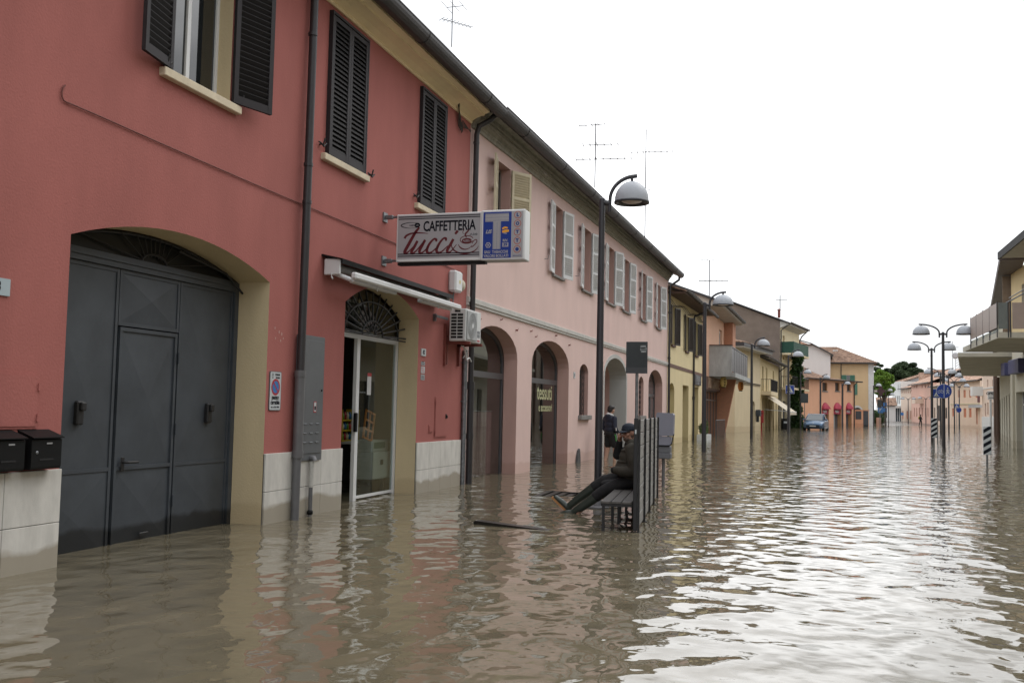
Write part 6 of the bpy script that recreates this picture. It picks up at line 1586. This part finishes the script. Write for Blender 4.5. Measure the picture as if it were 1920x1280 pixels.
# backs of signs
M_back = mat('sign_back', (.035, .042, .045), .5, .2, var=.15)
t, M = panel_sign('sign_back', 'dark back of a road sign with stickers on a grey post behind the bench', 'sign', (-3.17, 18.85, 0), 0, .41, .60, 2.405, 2.70, M_back, off=.035)
f = MB()
for (a, b, w, h) in ((.12, .20, .05, .03), (.125, .16, .06, .03), (.13, .12, .05, .025)): f.add([M(a-w, b-h, .002), M(a+w, b-h, .002), M(a+w, b+h, .002), M(a-w, b+h, .002)], [(0, 1, 2, 3)])
f.build('sticker', mat('worn_sticker', (.25, .27, .27), .6, var=.4, scale=30), t)
MB().box(-.205, .205, -.052, -.048, 2.10, 2.215).build('lower_panel', mat('sign_back2', (.06, .065, .07), .5, .2), t)
def back_sign(px, Y, x0, x1, y0, y1, label, m=None):
    z0, z1 = zat(px, y1, Y), zat(px, y0, Y); w = at(x1, Y)-at(x0, Y)
    return panel_sign('sign_back', label, 'sign', (at(px, Y), Y, 0 if Y < 150 else .2), 0, w, z1-z0, (z0+z1)/2, z1, m or M_back)[0]
back_sign(1508.5, 95, 1502, 1515.5, 737.5, 755, 'dark square back of a sign in front of the orange house')
back_sign(1649, 145, 1645, 1653, 749, 764, 'dark back of a sign under the pharmacy cross')
M_bsg = mat('far_sign_blue', (.03, .14, .38), .5)
t, M = panel_sign('direction_sign', 'small blue and white direction sign in the far street under the bright green tree', 'sign', (at(1651, 150), 150, 0), 0, .7, .9, zat(1651, 768, 150), 2.6, M_bsg)
f = MB(); ribbon(f, [(-.15, -.2), (0, .1), (.2, .2)], [.1, .1, .05], M); f.build('arrow', M_signw, t)
t, M = panel_sign('direction_sign', 'pair of blue sign plates beside a lamp in front of the green tree', 'sign', (at(1659.5, 152), 152, 0), 0, .5, .5, zat(1659.5, 758, 152), 3.4, M_bsg)
MB().bbox(-.25, .25, -.065, -.05, zat(1659.5, 768, 152)-.3, zat(1659.5, 768, 152)+.25, .004).build('lower_plate', M_bsg, t)
t, M = panel_sign('no_entry_sign', 'tiny blue plate at the door of the pale peach house', 'sign', (at(1691.5, 170), 170, .2), 0, .45, .45, zat(1691.5, 778, 170)-.0, 1.6, M_bsg)
# pharmacy cross (unlit)
Yc = 130; t = thing('pharmacy_cross', 'unlit dark red pharmacy cross projecting from the tan house', 'cross sign', (at(1639, Yc+9), Yc+9, zat(1650, 733, Yc+9)), 0)
u_ = at(1640, 139)-at(1639, 139)
MB().extr([(a*u_, b*u_) for a, b in ((6, -3.3), (9, -3.3), (9, -9), (16, -9), (16, -3.3), (20, -3.3), (20, 3.3), (16, 3.3), (16, 9), (9, 9), (9, 3.3), (6, 3.3))], 'y', -.12, .12).build('cross', mat('cross_maroon', (.05, .018, .02), .5), t, fix=True)
MB().box(1*u_, 5.8*u_, -.1, .1, -2.2*u_, 2.2*u_).tube([(0, 0, 0), (6*u_, 0, 0)], .05, 6).build('bracket', mat('cross_pale', (.45, .40, .38), .6), t)

# litter container on a post
t = thing('litter_bin', 'grey plastic container with rounded lid on a post behind the bench', 'bin', (-2.62, 18.64, 0), radians(3))
M_bin = mat('bin_grey', (.20, .205, .25), .55, var=.06); M_bind = mat('bin_grey_dark', (.12, .125, .14), .55, var=.08)
MB().tube([(0, 0, -.4), (0, 0, .52)], .03, 12).build('pole', M_pipeg, t)
MB().extr([(-.125, .93), (-.13, 1.33), (-.11, 1.37), (.17, 1.36), (.195, 1.33), (.185, .95)], 'y', -.16, .16).build('hood', M_bin, t, fix=True)
MB().extr([(-.13, .925), (.13, .925), (.15, .90), (.15, .80), (.12, .77), (-.13, .77)], 'y', -.165, .165).build('lid', M_bin, t, fix=True)
MB().bbox(-.14, .14, -.15, .15, .62, .76, .02).build('body', M_bind, t); MB().bbox(-.135, .145, -.155, .155, .52, .63, .015).build('tray', M_bind, t)
MB().tube([(-.14, -.17, .765), (.12, -.17, .765), (.16, -.168, .80), (.20, -.165, .98)], .010, 6).build('strap', M_black, t)

# ================================================================== CAR
car = thing('parked_car', 'blue-grey hatchback standing in the flood before the orange house', 'car', (at(1530, 93), 93, -.08), radians(172))
# local +x = across, +y = forward (front of the car)
M_carp = mat('car_paint', (.075, .125, .20), .25, .4, var=.05); M_carg = mat('car_glass', (.03, .04, .045), .04, spec=.9, var=0); M_lens2 = mat('headlamp', (.45, .46, .47), .08, .3, var=0)
secs = [(-2.0, .80, .35, .78, .70), (-1.9, .86, .22, .95, .72), (-1.2, .90, .20, .98, .80), (0, .92, .20, .96, .82), (1.0, .90, .20, .93, .80), (1.5, .88, .22, .84, .74), (1.85, .82, .25, .70, .66), (2.02, .70, .32, .58, .55)]
mb = MB(); ring = 16; vs = []
for (y, w, z0, z1, wt) in secs:
    pr_ = [(-w, z0+.1), (-w*.96, z0), (w*.96, z0), (w, z0+.1), (w*1.0, (z0+z1)/2), (w*.98, z1-.12), (wt+.08, z1-.03), (wt*.9, z1), (wt*.3, z1+.03), (-wt*.3, z1+.03), (-wt*.9, z1), (-wt-.08, z1-.03), (-w*.98, z1-.12), (-w, (z0+z1)/2)]
    vs += [(a, y, b) for a, b in pr_]
n = 14
mb.add(vs, [(i*n+j, i*n+(j+1) % n, (i+1)*n+(j+1) % n, (i+1)*n+j) for i in range(len(secs)-1) for j in range(n)], 0, True); mb.add(vs[:n], [tuple(range(n))]); mb.add(vs[-n:], [tuple(range(n))])
mb.build('body', M_carp, car, fix=True)
# cabin glass with roof and pillars
cab = [(-1.75, .74, .95), (-1.25, .62, 1.42), (-.2, .62, 1.50), (.25, .60, 1.46), (1.12, .72, .95)]
mb = MB(); vs = []
for (y, w, z) in cab: vs += [(-w, y, z), (w, y, z)]
base = [(-.80, -1.75, .93), (.80, -1.75, .93), (-.80, 1.12, .93), (.80, 1.12, .93)]
mb.add(vs, [(2*i, 2*i+1, 2*i+3, 2*i+2) for i in (0, 3)])
def sidef(s): return [(s*.80, -1.75, .93), (s*.63, -1.25, 1.42), (s*.63, -.2, 1.50), (s*.61, .25, 1.46), (s*.76, 1.12, .93)]
for s in (-1, 1): mb.add(sidef(s), [(0, 1, 2, 3, 4)])
gl_ = mb.build('windows', M_carg, car)
mb = MB(); mb.add([(-.62, -1.25, 1.43), (.62, -1.25, 1.43), (-.62, -.2, 1.515), (.62, -.2, 1.515), (-.60, .25, 1.475), (.60, .25, 1.475)], [(0, 1, 3, 2), (2, 3, 5, 4)], 0, True)
for s in (-1, 1): mb.tube([(s*.81, 1.14, .93), (s*.615, .25, 1.465), (s*.635, -.2, 1.51), (s*.635, -1.25, 1.43), (s*.80, -1.78, .93)], .032, 6); mb.tube([(s*.80, -.15, .93), (s*.64, -.15, 1.50)], .035, 6)
mb.build('roof', M_carp, car, fix=True)
for s in (-1, 1):
    MB().add([(s*.50, 1.97, .60), (s*.80, 1.78, .60), (s*.84, 1.55, .80), (s*.60, 1.80, .78)], [(0, 1, 2, 3)]).build('headlight', M_lens2, car)
    MB().bbox(s*.95-.11, s*.95+.11, .70, .84, .92, 1.06, .03).build('mirror', M_carp, car)
    for y in (-1.25, 1.25): w_ = MB().lathe([(0, -.1), (.30, -.1), (.31, 0), (.30, .1), (0, .1)], 20, (s*.80, y, .22), axis='x').build('wheel', M_black, car); MB().lathe([(0, s*.105), (.19, s*.105), (.2, s*.09)], 16, (s*.80, y, .22), axis='x').build('rim', M_galv, w_)
MB().box(-.55, .55, 1.99, 2.06, .36, .48).build('grille', M_black, car); MB().box(-.26, .26, 2.05, 2.07, .40, .50).build('number_plate', M_signw, car)
e_ = MB()
for k in range(2): e_.tube([(-.09, 1.93, .64+.05*k), (0, 1.945, .69+.05*k), (.09, 1.93, .64+.05*k)], .012, 5)
e_.build('emblem', M_lens2, car)
MB().tube([(-.3, 1.02, 1.0), (.25, .95, 1.04)], .012, 4).build('wiper', M_black, car)

# ================================================================== RIGHT SIDE BUILDING
M_rw = plaster('grey_cream_wall', (.56, .53, .43), var=.07, h=.35); M_ryel = plaster('ochre_upper_wall', (.68, .54, .31), var=.05, tide=False)
FR_r = Facade(9.25, 52.6, -pi/2)
rb = thing('corner_block', 'grey-cream corner building with wraparound balcony at the right edge', 'building', (9.25, 52.6, 0), -pi/2)
LR = 66.0
rops = []; rwin = []
u = .9
k = 0
while u < LR-4:
    rops.append(R(u, u+2.0, .25 if k % 3 else ZB, 2.62, .35)); u += 3.9 if k % 2 else 3.3; k += 1
u = 2.5
while u < LR-3: o_ = R(u, u+1.2, 5.6, 7.5, .2); rwin.append(o_); u += 4.1
wall(rb, rect(0, LR, ZB, 4.6), rops, [M_rw, M_rw], D=9)
wall(rb, rect(0, LR, 4.6, 8.35), rwin, [M_ryel, M_rw], D=9, name='upper_wall')
for o_ in rops: w_ = MB().box(o_['x0'], o_['x1'], .30, .34, o_['z0'], o_['z1']).build('shop_window', M_pane, rb); MB().box(o_['x0'], o_['x0']+.08, .27, .30, o_['z0'], o_['z1']).box(o_['x1']-.08, o_['x1'], .27, .30, o_['z0'], o_['z1']).box(o_['x0'], o_['x1'], .27, .299, 2.0, 2.08).build('frame', M_alu, w_)
for o_ in rwin: MB().box(o_['x0'], o_['x1'], .12, .16, o_['z0'], o_['z1']).build('window', mat('brown_blind', (.14, .10, .07), .7), rb)
u = .12
for u in (.05, 7.0, 14.0, 21.0, 28.0, 35.0): MB().box(u, u+.55, -.10, -.002, ZB, 4.1).build('pilaster', M_rw, rb)
MB().box(5.2, LR, -1.35, 0, 8.36, 8.46).build('soffit', mat('grey_soffit', (.30, .29, .26), .8), rb)
MB().box(5.1, LR, -1.42, -1.352, 8.30, 8.62).build('fascia', mat('matt_dark_fascia', (.05, .05, .052), .9), rb)
plain_roof(rb, [(5.1, -1.4, 8.63), (LR, -1.4, 8.63), (LR, 4.5, 10.8), (5.1, 4.5, 10.8)], M_tile)
# concrete balcony slab with canopy continuing round the bend
xb = 6.74-9.25
yb = 52.6-41.0
bs = MB(); bs.box(2.6, yb, xb, -.0, 4.40, 4.62)
bs.build('balcony_slab', mat('slab_concrete', (.46, .44, .37), .85, var=.14, scale=1.2), rb)
pn = MB(); pz0, pz1 = 4.74, 5.73
np_ = 4; span = (yb-.1)/np_*0+2.05
for i in range(4): pn.bbox(yb-.08-(i+1)*1.62+.05, yb-.08-i*1.62, xb-.03, xb-.01, pz0+.05, pz1, .004)
bp = pn.build('balcony_panels', mat('tan_panel', (.33, .265, .235), .45, var=.05), rb)
MB().box(yb-.01, yb+.01, xb+.02, xb+.34, pz0, pz1).build('glass_panel', mat('grey_glass_panel', (.14, .16, .16), .1), rb)
MB().box(yb-.01, yb+.012, xb+.50, xb+2.3, pz0, pz1).build('end_panel', MATS['tan_panel'], rb)
po = MB()
for i in range(5): x = min(yb-.03, yb-.06-i*1.62+.03); po.box(x-.02, x+.02, xb-.035, xb+.0, 4.42, pz1+.03)
for y in (xb+.36, xb+.44, xb+2.35): po.box(yb-.03, yb+.015, y-.02, y+.02, 4.42, pz1+.03)
po.build('balcony_post', M_lampm, rb)
MB().box(yb-.05-4*1.62, yb, xb-.0, xb+.02, 4.63, 4.74).build('kick_glass', mat('kick_glass', (.35, .40, .40), .08), rb)
MB().tube([(yb-.05, xb+.3, 5.72), (yb-.2, xb+1.8, 6.6)], .03, 6).tube([(yb, xb+.4, 5.9), (yb+9, xb+.4, 5.9)], .02, 6).build('handrail', M_galv, rb)
MB().box(.6, 2.2, -.10, -.004, 3.0, 3.7).build('wall_sign', M_ink, rb) if False else None
for (u0, u1, z0, z1, tx, lb) in ((-.9, .1, 3.45, 4.05, 'BAR', 'dark blue box sign farthest along the grey-cream wall'), (1.0, 3.4, 3.45, 4.1, 'BANCA', 'blue light box above the first window of the grey-cream building')):
    t = on_wall(FR_r, 'box_sign', lb, 'sign', u0, -.35, z0)
    MB().bbox(0, u1-u0, 0, .34, 0, z1-z0, .02).build('box_body', mat('box_blue', (.06, .065, .16), .5), t)
MB().add([(3.1, -.02, 6.6), (3.5, -.02, 7.9), (4.6, -.02, 7.8), (5.2, -.02, 6.5)], [(0, 1, 2, 3)]).build('pale_patch', mat('pale_yellow', (.68, .58, .34), .9), rb)

# second wing turning with the street
ax, ay, bx2, by2 = 14.3, 88.0, 9.35, 52.75
FR_r2, LR2 = facade_between(ax, ay, bx2, by2)
r2 = thing('bending_block', 'grey-cream wing beyond the corner building with a wide concrete canopy', 'building', (ax, ay, 0), FR_r2.rz)
ops = [R(2+i*4.4, 3.6+i*4.4, ZB, 2.7, .3) for i in range(7)]
wall(r2, rect(0, LR2-.02, ZB, 8.25), ops, [M_rw, M_rw], D=9)
for o_ in ops: MB().box(o_['x0'], o_['x1'], .24, .28, ZB, 2.7).build('shop_window', M_pane, r2)
MB().box(0, LR2+5.2, -.60, .3, 8.3, 8.42).box(0, LR2+5.2, -.68, -.602, 8.27, 8.62).build('eave', mat('brown_eave', (.09, .07, .065), .7), r2)
sheared(MB().box(LR2-.25, LR2, -.45, 0, 4.7, 8.25), 0).build('brown_pier', mat('brown_pier', (.20, .15, .11), .85, var=.2), r2)
MB().box(10.5, LR2, -2.45, 0, 4.36, 4.56).build('canopy', MATS['slab_concrete'], r2)
for u in (3.0, 10.2): MB().tube([(u, -.12, -.3), (u, -.12, 4.3 if u > 9 else 8.2)], .12, 8).build('downpipe', mat('brown_pipe', (.09, .05, .035), .5), r2)

# ================================================================== FAR END OF THE STREET
def far_house(name, label, pxa, Ya_, pxb, Yb_, yeave_px, M, wins=(), low=None, D=9, zbase=.1, roofm=None, ridge=2.2, blind=None, cat='house', over=.5, verge=0):
    F, L = facade_between(at(pxa, Ya_), Ya_, at(pxb, Yb_), Yb_)
    t = thing(name, label, cat, (F.o.x, F.o.y, 0), F.rz)
    z = F.uz(*yeave_px)[1]
    ops = []
    for (x0, y0, x1, y1) in wins: a, b, c, d = px_rect(F, x0, y0, x1, y1); a = max(.05, a); b = min(L-.05, b); ops.append(R(a, b, c, d, .2)) if b > a+.1 else None
    wall(t, rect(0, L, -.4, z), ops, [M, M], D=D)
    for o_ in ops: MB().box(o_['x0'], o_['x1'], .10, .15, o_['z0'], o_['z1']).build('window', blind or M_pane, t)
    if low: MB().box(-.01, L+.01, -.03, -.001, -.4, F.uz(*low[0])[1]).build('lower_wall', low[1], t) if not ops else None
    tile_roof(t, [(-.2, -over, z), (L+.2, -over, z), (L+.2, D*.55, z+ridge), (-.2, D*.55, z+ridge)], m=roofm or M_tile2, pitch=.34, row=.6)
    plain_roof(t, [(-.2, D*.55, z+ridge), (L+.2, D*.55, z+ridge), (L+.2, D+.4, z), (-.2, D+.4, z)], roofm or M_tile2, 'rear_roof')
    MB().box(-.2, L+.2, -over-.08, -over, z-.06, z+.1).build('gutter', M_gutter, t)
    return F, t, L, z
M_oblind = mat('orange_blind', (.50, .17, .09), .8); M_fp = plaster('far_peach', (.72, .56, .44), var=.04); M_fpk = plaster('far_pink', (.74, .47, .38), var=.04); M_fpl = plaster('far_pale_peach', (.75, .60, .49), var=.04)
M_fy = plaster('far_ochre', (.56, .50, .35), var=.04); M_fw = plaster('far_white', (.70, .70, .68), var=.03); M_fg = plaster('far_grey', (.42, .42, .43), var=.05, tide=False)
pw = lambda xs, y0, y1, w: [(x, y0, x+w, y1) for x in xs]
F, q, L, z = far_house('blind_house', 'peach house with orange blinds and an ochre ground floor at the far end', 1783, 158, 1838, 146, (1800, 716), M_fp, pw((1796, 1806.5, 1817, 1828.5), 731, 745, 4.2)+pw((1806.5, 1816.5), 765, 782, 5.2)+[(1830, 765, 1833, 795), (1785, 765, 1789, 780)], blind=M_oblind, roofm=M_tile2, ridge=2.6)
zz_ = F.uz(1815, 757)[1]
MB().box(-.01, L+.01, -.05, -.001, -.4, -.2).build('kerb', M_fy, q)
MB().box(0, L, -.09, -.001, zz_-.08, zz_+.08).build('string_course', M_fy, q)
MB().box(L-.9, L-.05, -.06, -.001, zz_+.2, z-1.0).build('door_strip', mat('maroon_strip', (.12, .03, .03), .7), q)
x0, x1, z0, z1 = px_rect(F, 1830, 759, 1840, 764); MB().box(x0, x1+.6, -1.0, 0, z0, z1).build('door_canopy', M_fg, q)
F, q, L, z = far_house('cream_house', 'cream house with dark gateway between the pink house and the one with orange blinds', 1747, 170, 1783, 158.2, (1765, 724), M_fpl, [(1757.5, 760, 1763, 789), (1751, 764, 1753.5, 784), (1772, 764, 1776, 784), (1770, 735, 1773.5, 746), (1777, 735, 1780.5, 746)], blind=M_dwood, ridge=2.4)
pinkw = pw((1713.5, 1718, 1723, 1728.5, 1734.5, 1739), 764.5, 781, 1.7)+pw((1713.5, 1718, 1728, 1734, 1739.5), 721.5, 726.5, 1.8)
F, q, L, z = far_house('long_pink_house', 'long pink house with narrow ground floor openings at the far end', 1709, 187, 1747, 170.2, (1728, 719.5), M_fpk, pinkw, blind=mat('brown_blind2', (.22, .09, .06), .8), ridge=2.4)
a, b, c, d = px_rect(F, 1725, 746, 1731.5, 756.5); MB().box(a, b, -1.3, 0, c, d).build('bay', M_fpl, q)
F, q, L, z = far_house('low_peach_house', 'pale peach house with five small attic openings between the white building and the pink house', 1689.5, 197, 1708.6, 187.3, (1699, 728.5), M_fpl, pw((1690.5, 1694.5, 1698.3, 1702.3, 1706), 733, 737, 1.4)+pw((1691.5, 1699.5, 1706.3), 770, 785.5, 2.6), blind=M_oblind, ridge=1.8)
# white building with flat canopy and its long grey gable
F, L = facade_between(at(1680, 201), 201, at(1689.3, 197.2), 197.2)
wb = thing('canopy_building', 'white building with tall windows and flat shop canopy under the pine', 'building', (F.o.x, F.o.y, 0), F.rz)
zT = F.uz(1684, 715)[1]; ops = [R(*px_rect(F, x, 742, x+1.8, 757), .2) for x in (1678.5, 1682, 1685)]+[R(*px_rect(F, x, 720, x+1.2, 733), .2) for x in (1683.5, 1687)]
x_off = -3.0
wall(wb, rect(x_off, L, -.4, zT), [o_ for o_ in ops], [M_fw, M_fw], D=9)
for o_ in ops: MB().box(o_['x0'], o_['x1'], .1, .15, o_['z0'], o_['z1']).build('window', M_pane, wb)
z0 = F.uz(1684, 762)[1]; MB().box(x_off-1.5, L, -2.2, 0, z0-.3, z0+.1).build('canopy', M_fw, wb)
for k in range(5): MB().box(x_off+.8+k*1.5, x_off+1.0+k*1.5, -.2, -.001, .1, z0-.3).build('shop_post', M_iron, wb)
Fg_, Lg = facade_between(at(1689, 204), 204, at(1800, 186), 186)
gz = MB(); P = [Fg_.uz(x, y) for x, y in ((1689, 716), (1757, 696), (1800, 696), (1800, 760), (1689, 760))]
gz.extr(P, 'y', 0, 6)
t = thing('grey_gable_block', 'long grey gable wall rising behind the far pink and peach houses', 'building', (Fg_.o.x, Fg_.o.y, 0), Fg_.rz); gz.build('gable_wall', M_fg, t, fix=True)
P2 = [Fg_.uz(x, y) for x, y in ((1681, 716), (1757, 693), (1800, 693))]
rr = MB(); rr.extr([(P2[0][0], P2[0][1]), (P2[1][0], P2[1][1]), (P2[2][0], P2[2][1]), (P2[2][0], P2[2][1]-.3), (P2[1][0], P2[1][1]-.35), (P2[0][0], P2[0][1]-.4)], 'y', -.6, 6.4); rr.build('roof', M_tile2, t, fix=True)
Pch = Fg_.uz(1757, 700); MB().box(Pch[0]-.9, Pch[0]+.9, -3, -1.6, Pch[1]-3, Pch[1]+.1).build('chimney', M_tile2, t)
# cream house with the hanging board, and its neighbour
F, q, L, z = far_house('balconied_house', 'pale house with brown shuttered windows and a board sign behind the hazard marker', 1842, 132, 1872, 121, (1850, 690), M_fpl, [(1846.5, 756, 1849, 780), (1851, 755, 1853.5, 777), (1860, 754, 1862.2, 779), (1860.2, 712, 1862, 725), (1851, 712, 1853, 725)], blind=mat('brown_blind2', (.22, .09, .06)), ridge=1.5, zbase=0)
zb = F.uz(1842, 742)[1]; MB().box(-.9, .8, -1.2, 0, zb, zb+1.1).build('balcony', M_fw, q)
MB().box(0, L, -.06, -.001, F.uz(1855, 728)[1], F.uz(1855, 726)[1]).build('string_course', M_fw, q)
MB().box(0, L, -.08, -.001, -.4, F.uz(1855, 781)[1]).build('plinth', M_fw, q)
t = thing('board_sign', 'white board with black letters on a pale mast before the pale house', 'sign', (at(1856, 112), 112, 0), 0)
w = at(1866, 112)-at(1852, 112); zc = zat(1859, 740.5, 112)
MB().bbox(-.2, w-.2, -.06, .06, zc-.45, zc+.42, .02).build('board', M_fw, t); MB().tube([(.1, .1, -.3), (.1, .1, zc)], .11, 8).build('pole', mat('mast_white', (.55, .56, .55), .5), t)
f = MB(); text(f, 'OPERI', w/2-.2, zc+.16, .36, lambda a, b, d: (a, -.065-d, b), 0, bold=.012); f.box(-.05, w-.35, -.067, -.0655, zc-.30, zc-.24); f.build('lettering', M_ink, t)
F3, L3 = facade_between(at(1868, 112), 112, at(1873.5, 90), 90)
t = thing('brown_piered_house', 'narrow strip of a house with brown piers and pipes beyond the canopy', 'house', (F3.o.x, F3.o.y, 0), F3.rz)
wall(t, rect(0, L3, ZB, 8.2), [], [mat('brown_pier', (.2, .15, .11)), M_rw], D=7)
for u in (3, 8, 13, 18): MB().tube([(u, -.15, -.3), (u, -.15, 8)], .12, 6).build('downpipe', M_pipe if u % 2 else mat('brown_pipe', (.09, .05, .035)), t)

# ================================================================== TREES
def tree(name, label, loc, crown, n, size, m, trunk_h, tr, seed, clumps=40, squash=.6, group=None, limbs=7):
    t = thing(name, label, 'tree', loc, 0, group); rng = random.Random(seed); mb = MB(); cx, cy, cz = crown[0]; rx, ry, rz_ = crown[1]
    cl = []
    for _ in range(clumps):
        d = Vector((rng.gauss(0, 1), rng.gauss(0, 1), rng.gauss(0, 1))).normalized()*rng.uniform(.45, 1)
        c = (cx+d.x*rx*.86, cy+d.y*ry*.86, cz+d.z*rz_*.82); cl.append(c)
        s = rng.uniform(.16, .30)*min(rx, ry)
        leaves(mb, c, (s*1.15, s*1.15, s*squash), n//clumps, size, rng, shell=.3)
    mb.build('crown', m, t)
    tk = MB(); tk.tube([(0, 0, -.3), (cx*.2, 0, trunk_h*.5), (cx*.5, cy*.5, trunk_h)], [tr, tr*.8, tr*.65], 8)
    for k in range(limbs): c = cl[k*3 % len(cl)]; tk.tube([(cx*.5, cy*.5, trunk_h*.95), ((cx*.5+c[0])/2, (cy*.5+c[1])/2, (trunk_h+c[2])/2+.5), c], [tr*.5, tr*.3, tr*.1], 5)
    tk.build('trunk', mat('bark', (.05, .04, .03), .9), t)
    return t
Yp = 235; X1, X2 = at(1640, Yp), at(1734, Yp); zc0, zc1 = zat(1690, 735, Yp), zat(1690, 668, Yp)
M_pine = leafmat('pine_needles', (.025, .045, .020), (.075, .11, .045), .35); M_green = leafmat('bright_leaves', (.07, .15, .015), (.20, .32, .04), .5)
W2 = (X2-X1)/2
tree('umbrella_pine', 'broad dark umbrella pine with a flat crown behind the far houses', ((X1+X2)/2+W2*.22, Yp, .5), ((0, 0, (zc0+zc1)/2-.9), (W2*.90, W2*.7, (zc1-zc0)/2*1.06)), 52000, .23, M_pine, zc0-.5, .5, 3, 90, .7, 'trees above the far roofs')
tree('umbrella_pine', 'smaller dark pine merging with the left side of the big umbrella pine', (X1+W2*.10, Yp-6, .5), ((0, 0, zat(1650, 705, Yp)-.5), (W2*.50, W2*.4, (zc1-zc0)*.40)), 20000, .23, M_pine, zc0-1.5, .4, 8, 40, .7, 'trees above the far roofs')
Yq = 172; xq = at(1657, Yq); wq_ = at(1681, Yq)-at(1634, Yq); za, zb_ = zat(1657, 781, Yq), zat(1657, 697, Yq)
tree('broadleaf_tree', 'bright green leafy tree between the tan house and the white building', (xq, Yq, .2), ((0, 0, (za*.25+zb_*.75)*.98), (wq_*.50, wq_*.5, (zb_-za)*.40)), 15000, .26, M_green, (zb_-za)*.3, .3, 21, 60, .8, 'trees above the far roofs')
t_ = thing('low_hedge', 'dark green hedge at the foot of the bright green tree', 'hedge', (at(1653, 166), 166, 0), 0)
mb = MB(); rng = random.Random(9); leaves(mb, (-.8, 0, 1.0), (1.3, 1.2, 1.3), 2600, .16, rng, shell=.1); mb.build('foliage', leafmat('hedge_leaves', (.02, .045, .012), (.06, .11, .03), 1), t_)
for (px, Y, w, h, c, lb, nm) in ((1663, 187, 2.8, 4.6, (.55, .22, .14), 'small house with a red roof behind the blue direction signs', 'cottage'),):
    t = thing(nm, lb, 'house', (at(px, Y)-w/2, Y, 0), 0)
    wall(t, [(0, 0), (w, 0), (w, h-1.4), (0, h-1.4)], [R(w*.3, w*.5, 1, 2.6, .2)], [M_fw, M_fw], D=6); tile_roof(t, [(-.3, -.4, h-1.4), (w+.3, -.4, h-1.4), (w+.3, 3, h), (-.3, 3, h)])
    MB().box(w*.3, w*.5, .1, .15, 1, 2.6).build('window', M_pane, t)
t = thing('pink_kerb_wall', 'low pinkish wall with debris at the water edge under the green tree', 'wall', (at(1643, 150), 150, 0), 0)
MB().bbox(0, at(1652, 150)-at(1643, 150), 0, .5, -.3, 1.1, .05).build('wall_body', mat('pink_wall', (.48, .30, .24), .9, var=.2), t)

# ================================================================== ANTENNAS
def antenna(x, y, z0, z1, label, yagis, rz=0, r=.014):
    t = thing('tv_antenna', label, 'antenna', (x, y, z0), rz, 'television antennas on the roofs')
    h = z1-z0
    MB().tube([(0, 0, 0), (0, 0, h)], r, 5).build('mast', M_lampm, t)
    for (dz, L, n, el, a) in yagis:
        mb = MB(); ca, sa = cos(a), sin(a)
        mb.tube([(-L*.35*ca, -L*.35*sa, h-dz), (L*.65*ca, L*.65*sa, h-dz)], r*.7, 4)
        for k in range(n):
            s_ = -L*.35+L*k/max(1, n-1); l_ = el*(1-.4*k/n); mb.tube([(s_*ca-l_*sa/2*1, s_*sa+l_*ca/2, h-dz), (s_*ca+l_*sa/2, s_*sa-l_*ca/2, h-dz)], r*.6, 4)
        mb.build('yagi', M_lampm, t)
def roof_ant(px, y0, y1, X, Y, label, yagis, **k): antenna(at(px, Y), Y, zat(px, y0, Y), zat(px, y1, Y), label, yagis, **k)
roof_ant(829, 90, 2-30, 0, 21, 'antenna above the dark red house roof with two curved reflectors', [(.9, .8, 9, .25, .9), (.55, .4, 3, .7, 0)], r=.011)
roof_ant(1108.5, 352, 232, 0, 33, 'antenna on the pink house roof, nearer the big lamp dome', [(.05, .9, 5, .5, pi), (.75, 1.2, 6, .7, .1), (1.25, 1.9, 9, .6, .1)], r=.022)
roof_ant(1205, 445, 243, 0, 38, 'tall thin antenna above the pink house beside the big lamp dome', [(.9, 1.6, 8, .5, .1), (2.4, .3, 2, .2, 0)], r=.022)
roof_ant(1328, 560, 488, 0, 58, 'leaning lattice antenna above the yellow house', [(.0, 1.3, 5, .4, .2), (1.2, 1.6, 6, .5, .1)], r=.028)
roof_ant(1462, 588, 553, 0, 101, 'thin antenna by the chimney of the gable house', [(.5, 1.0, 4, .4, .2)], r=.035)
roof_ant(1787, 697, 640, 0, 188, 'far antenna mast above the grey gable wall', [(1.0, 1.4, 5, .8, .2)], r=.035)
t = thing('dish_mast', 'satellite dish on a lattice mast above the far peach roofs', 'satellite dish', (at(1796, 160), 160, zat(1796, 697, 160)), 0)
hh = zat(1796, 667, 160)-zat(1796, 697, 160)
mm = MB()
for a, b in ((-.25, 0), (.25, 0)): mm.tube([(a, b, 0), (a, b, hh)], .03, 4)
for k in range(6): mm.tube([(-.25, 0, hh*k/6), (.25, 0, hh*(k+1)/6)], .02, 4)
mm.build('mast', M_galv, t)
MB().lathe([(0, .12), (.22, .08), (.46, 0), (.46, -.03), (0, .09)], 20, (-.3, -.2, hh), axis='y').build('dish', M_fg, t)
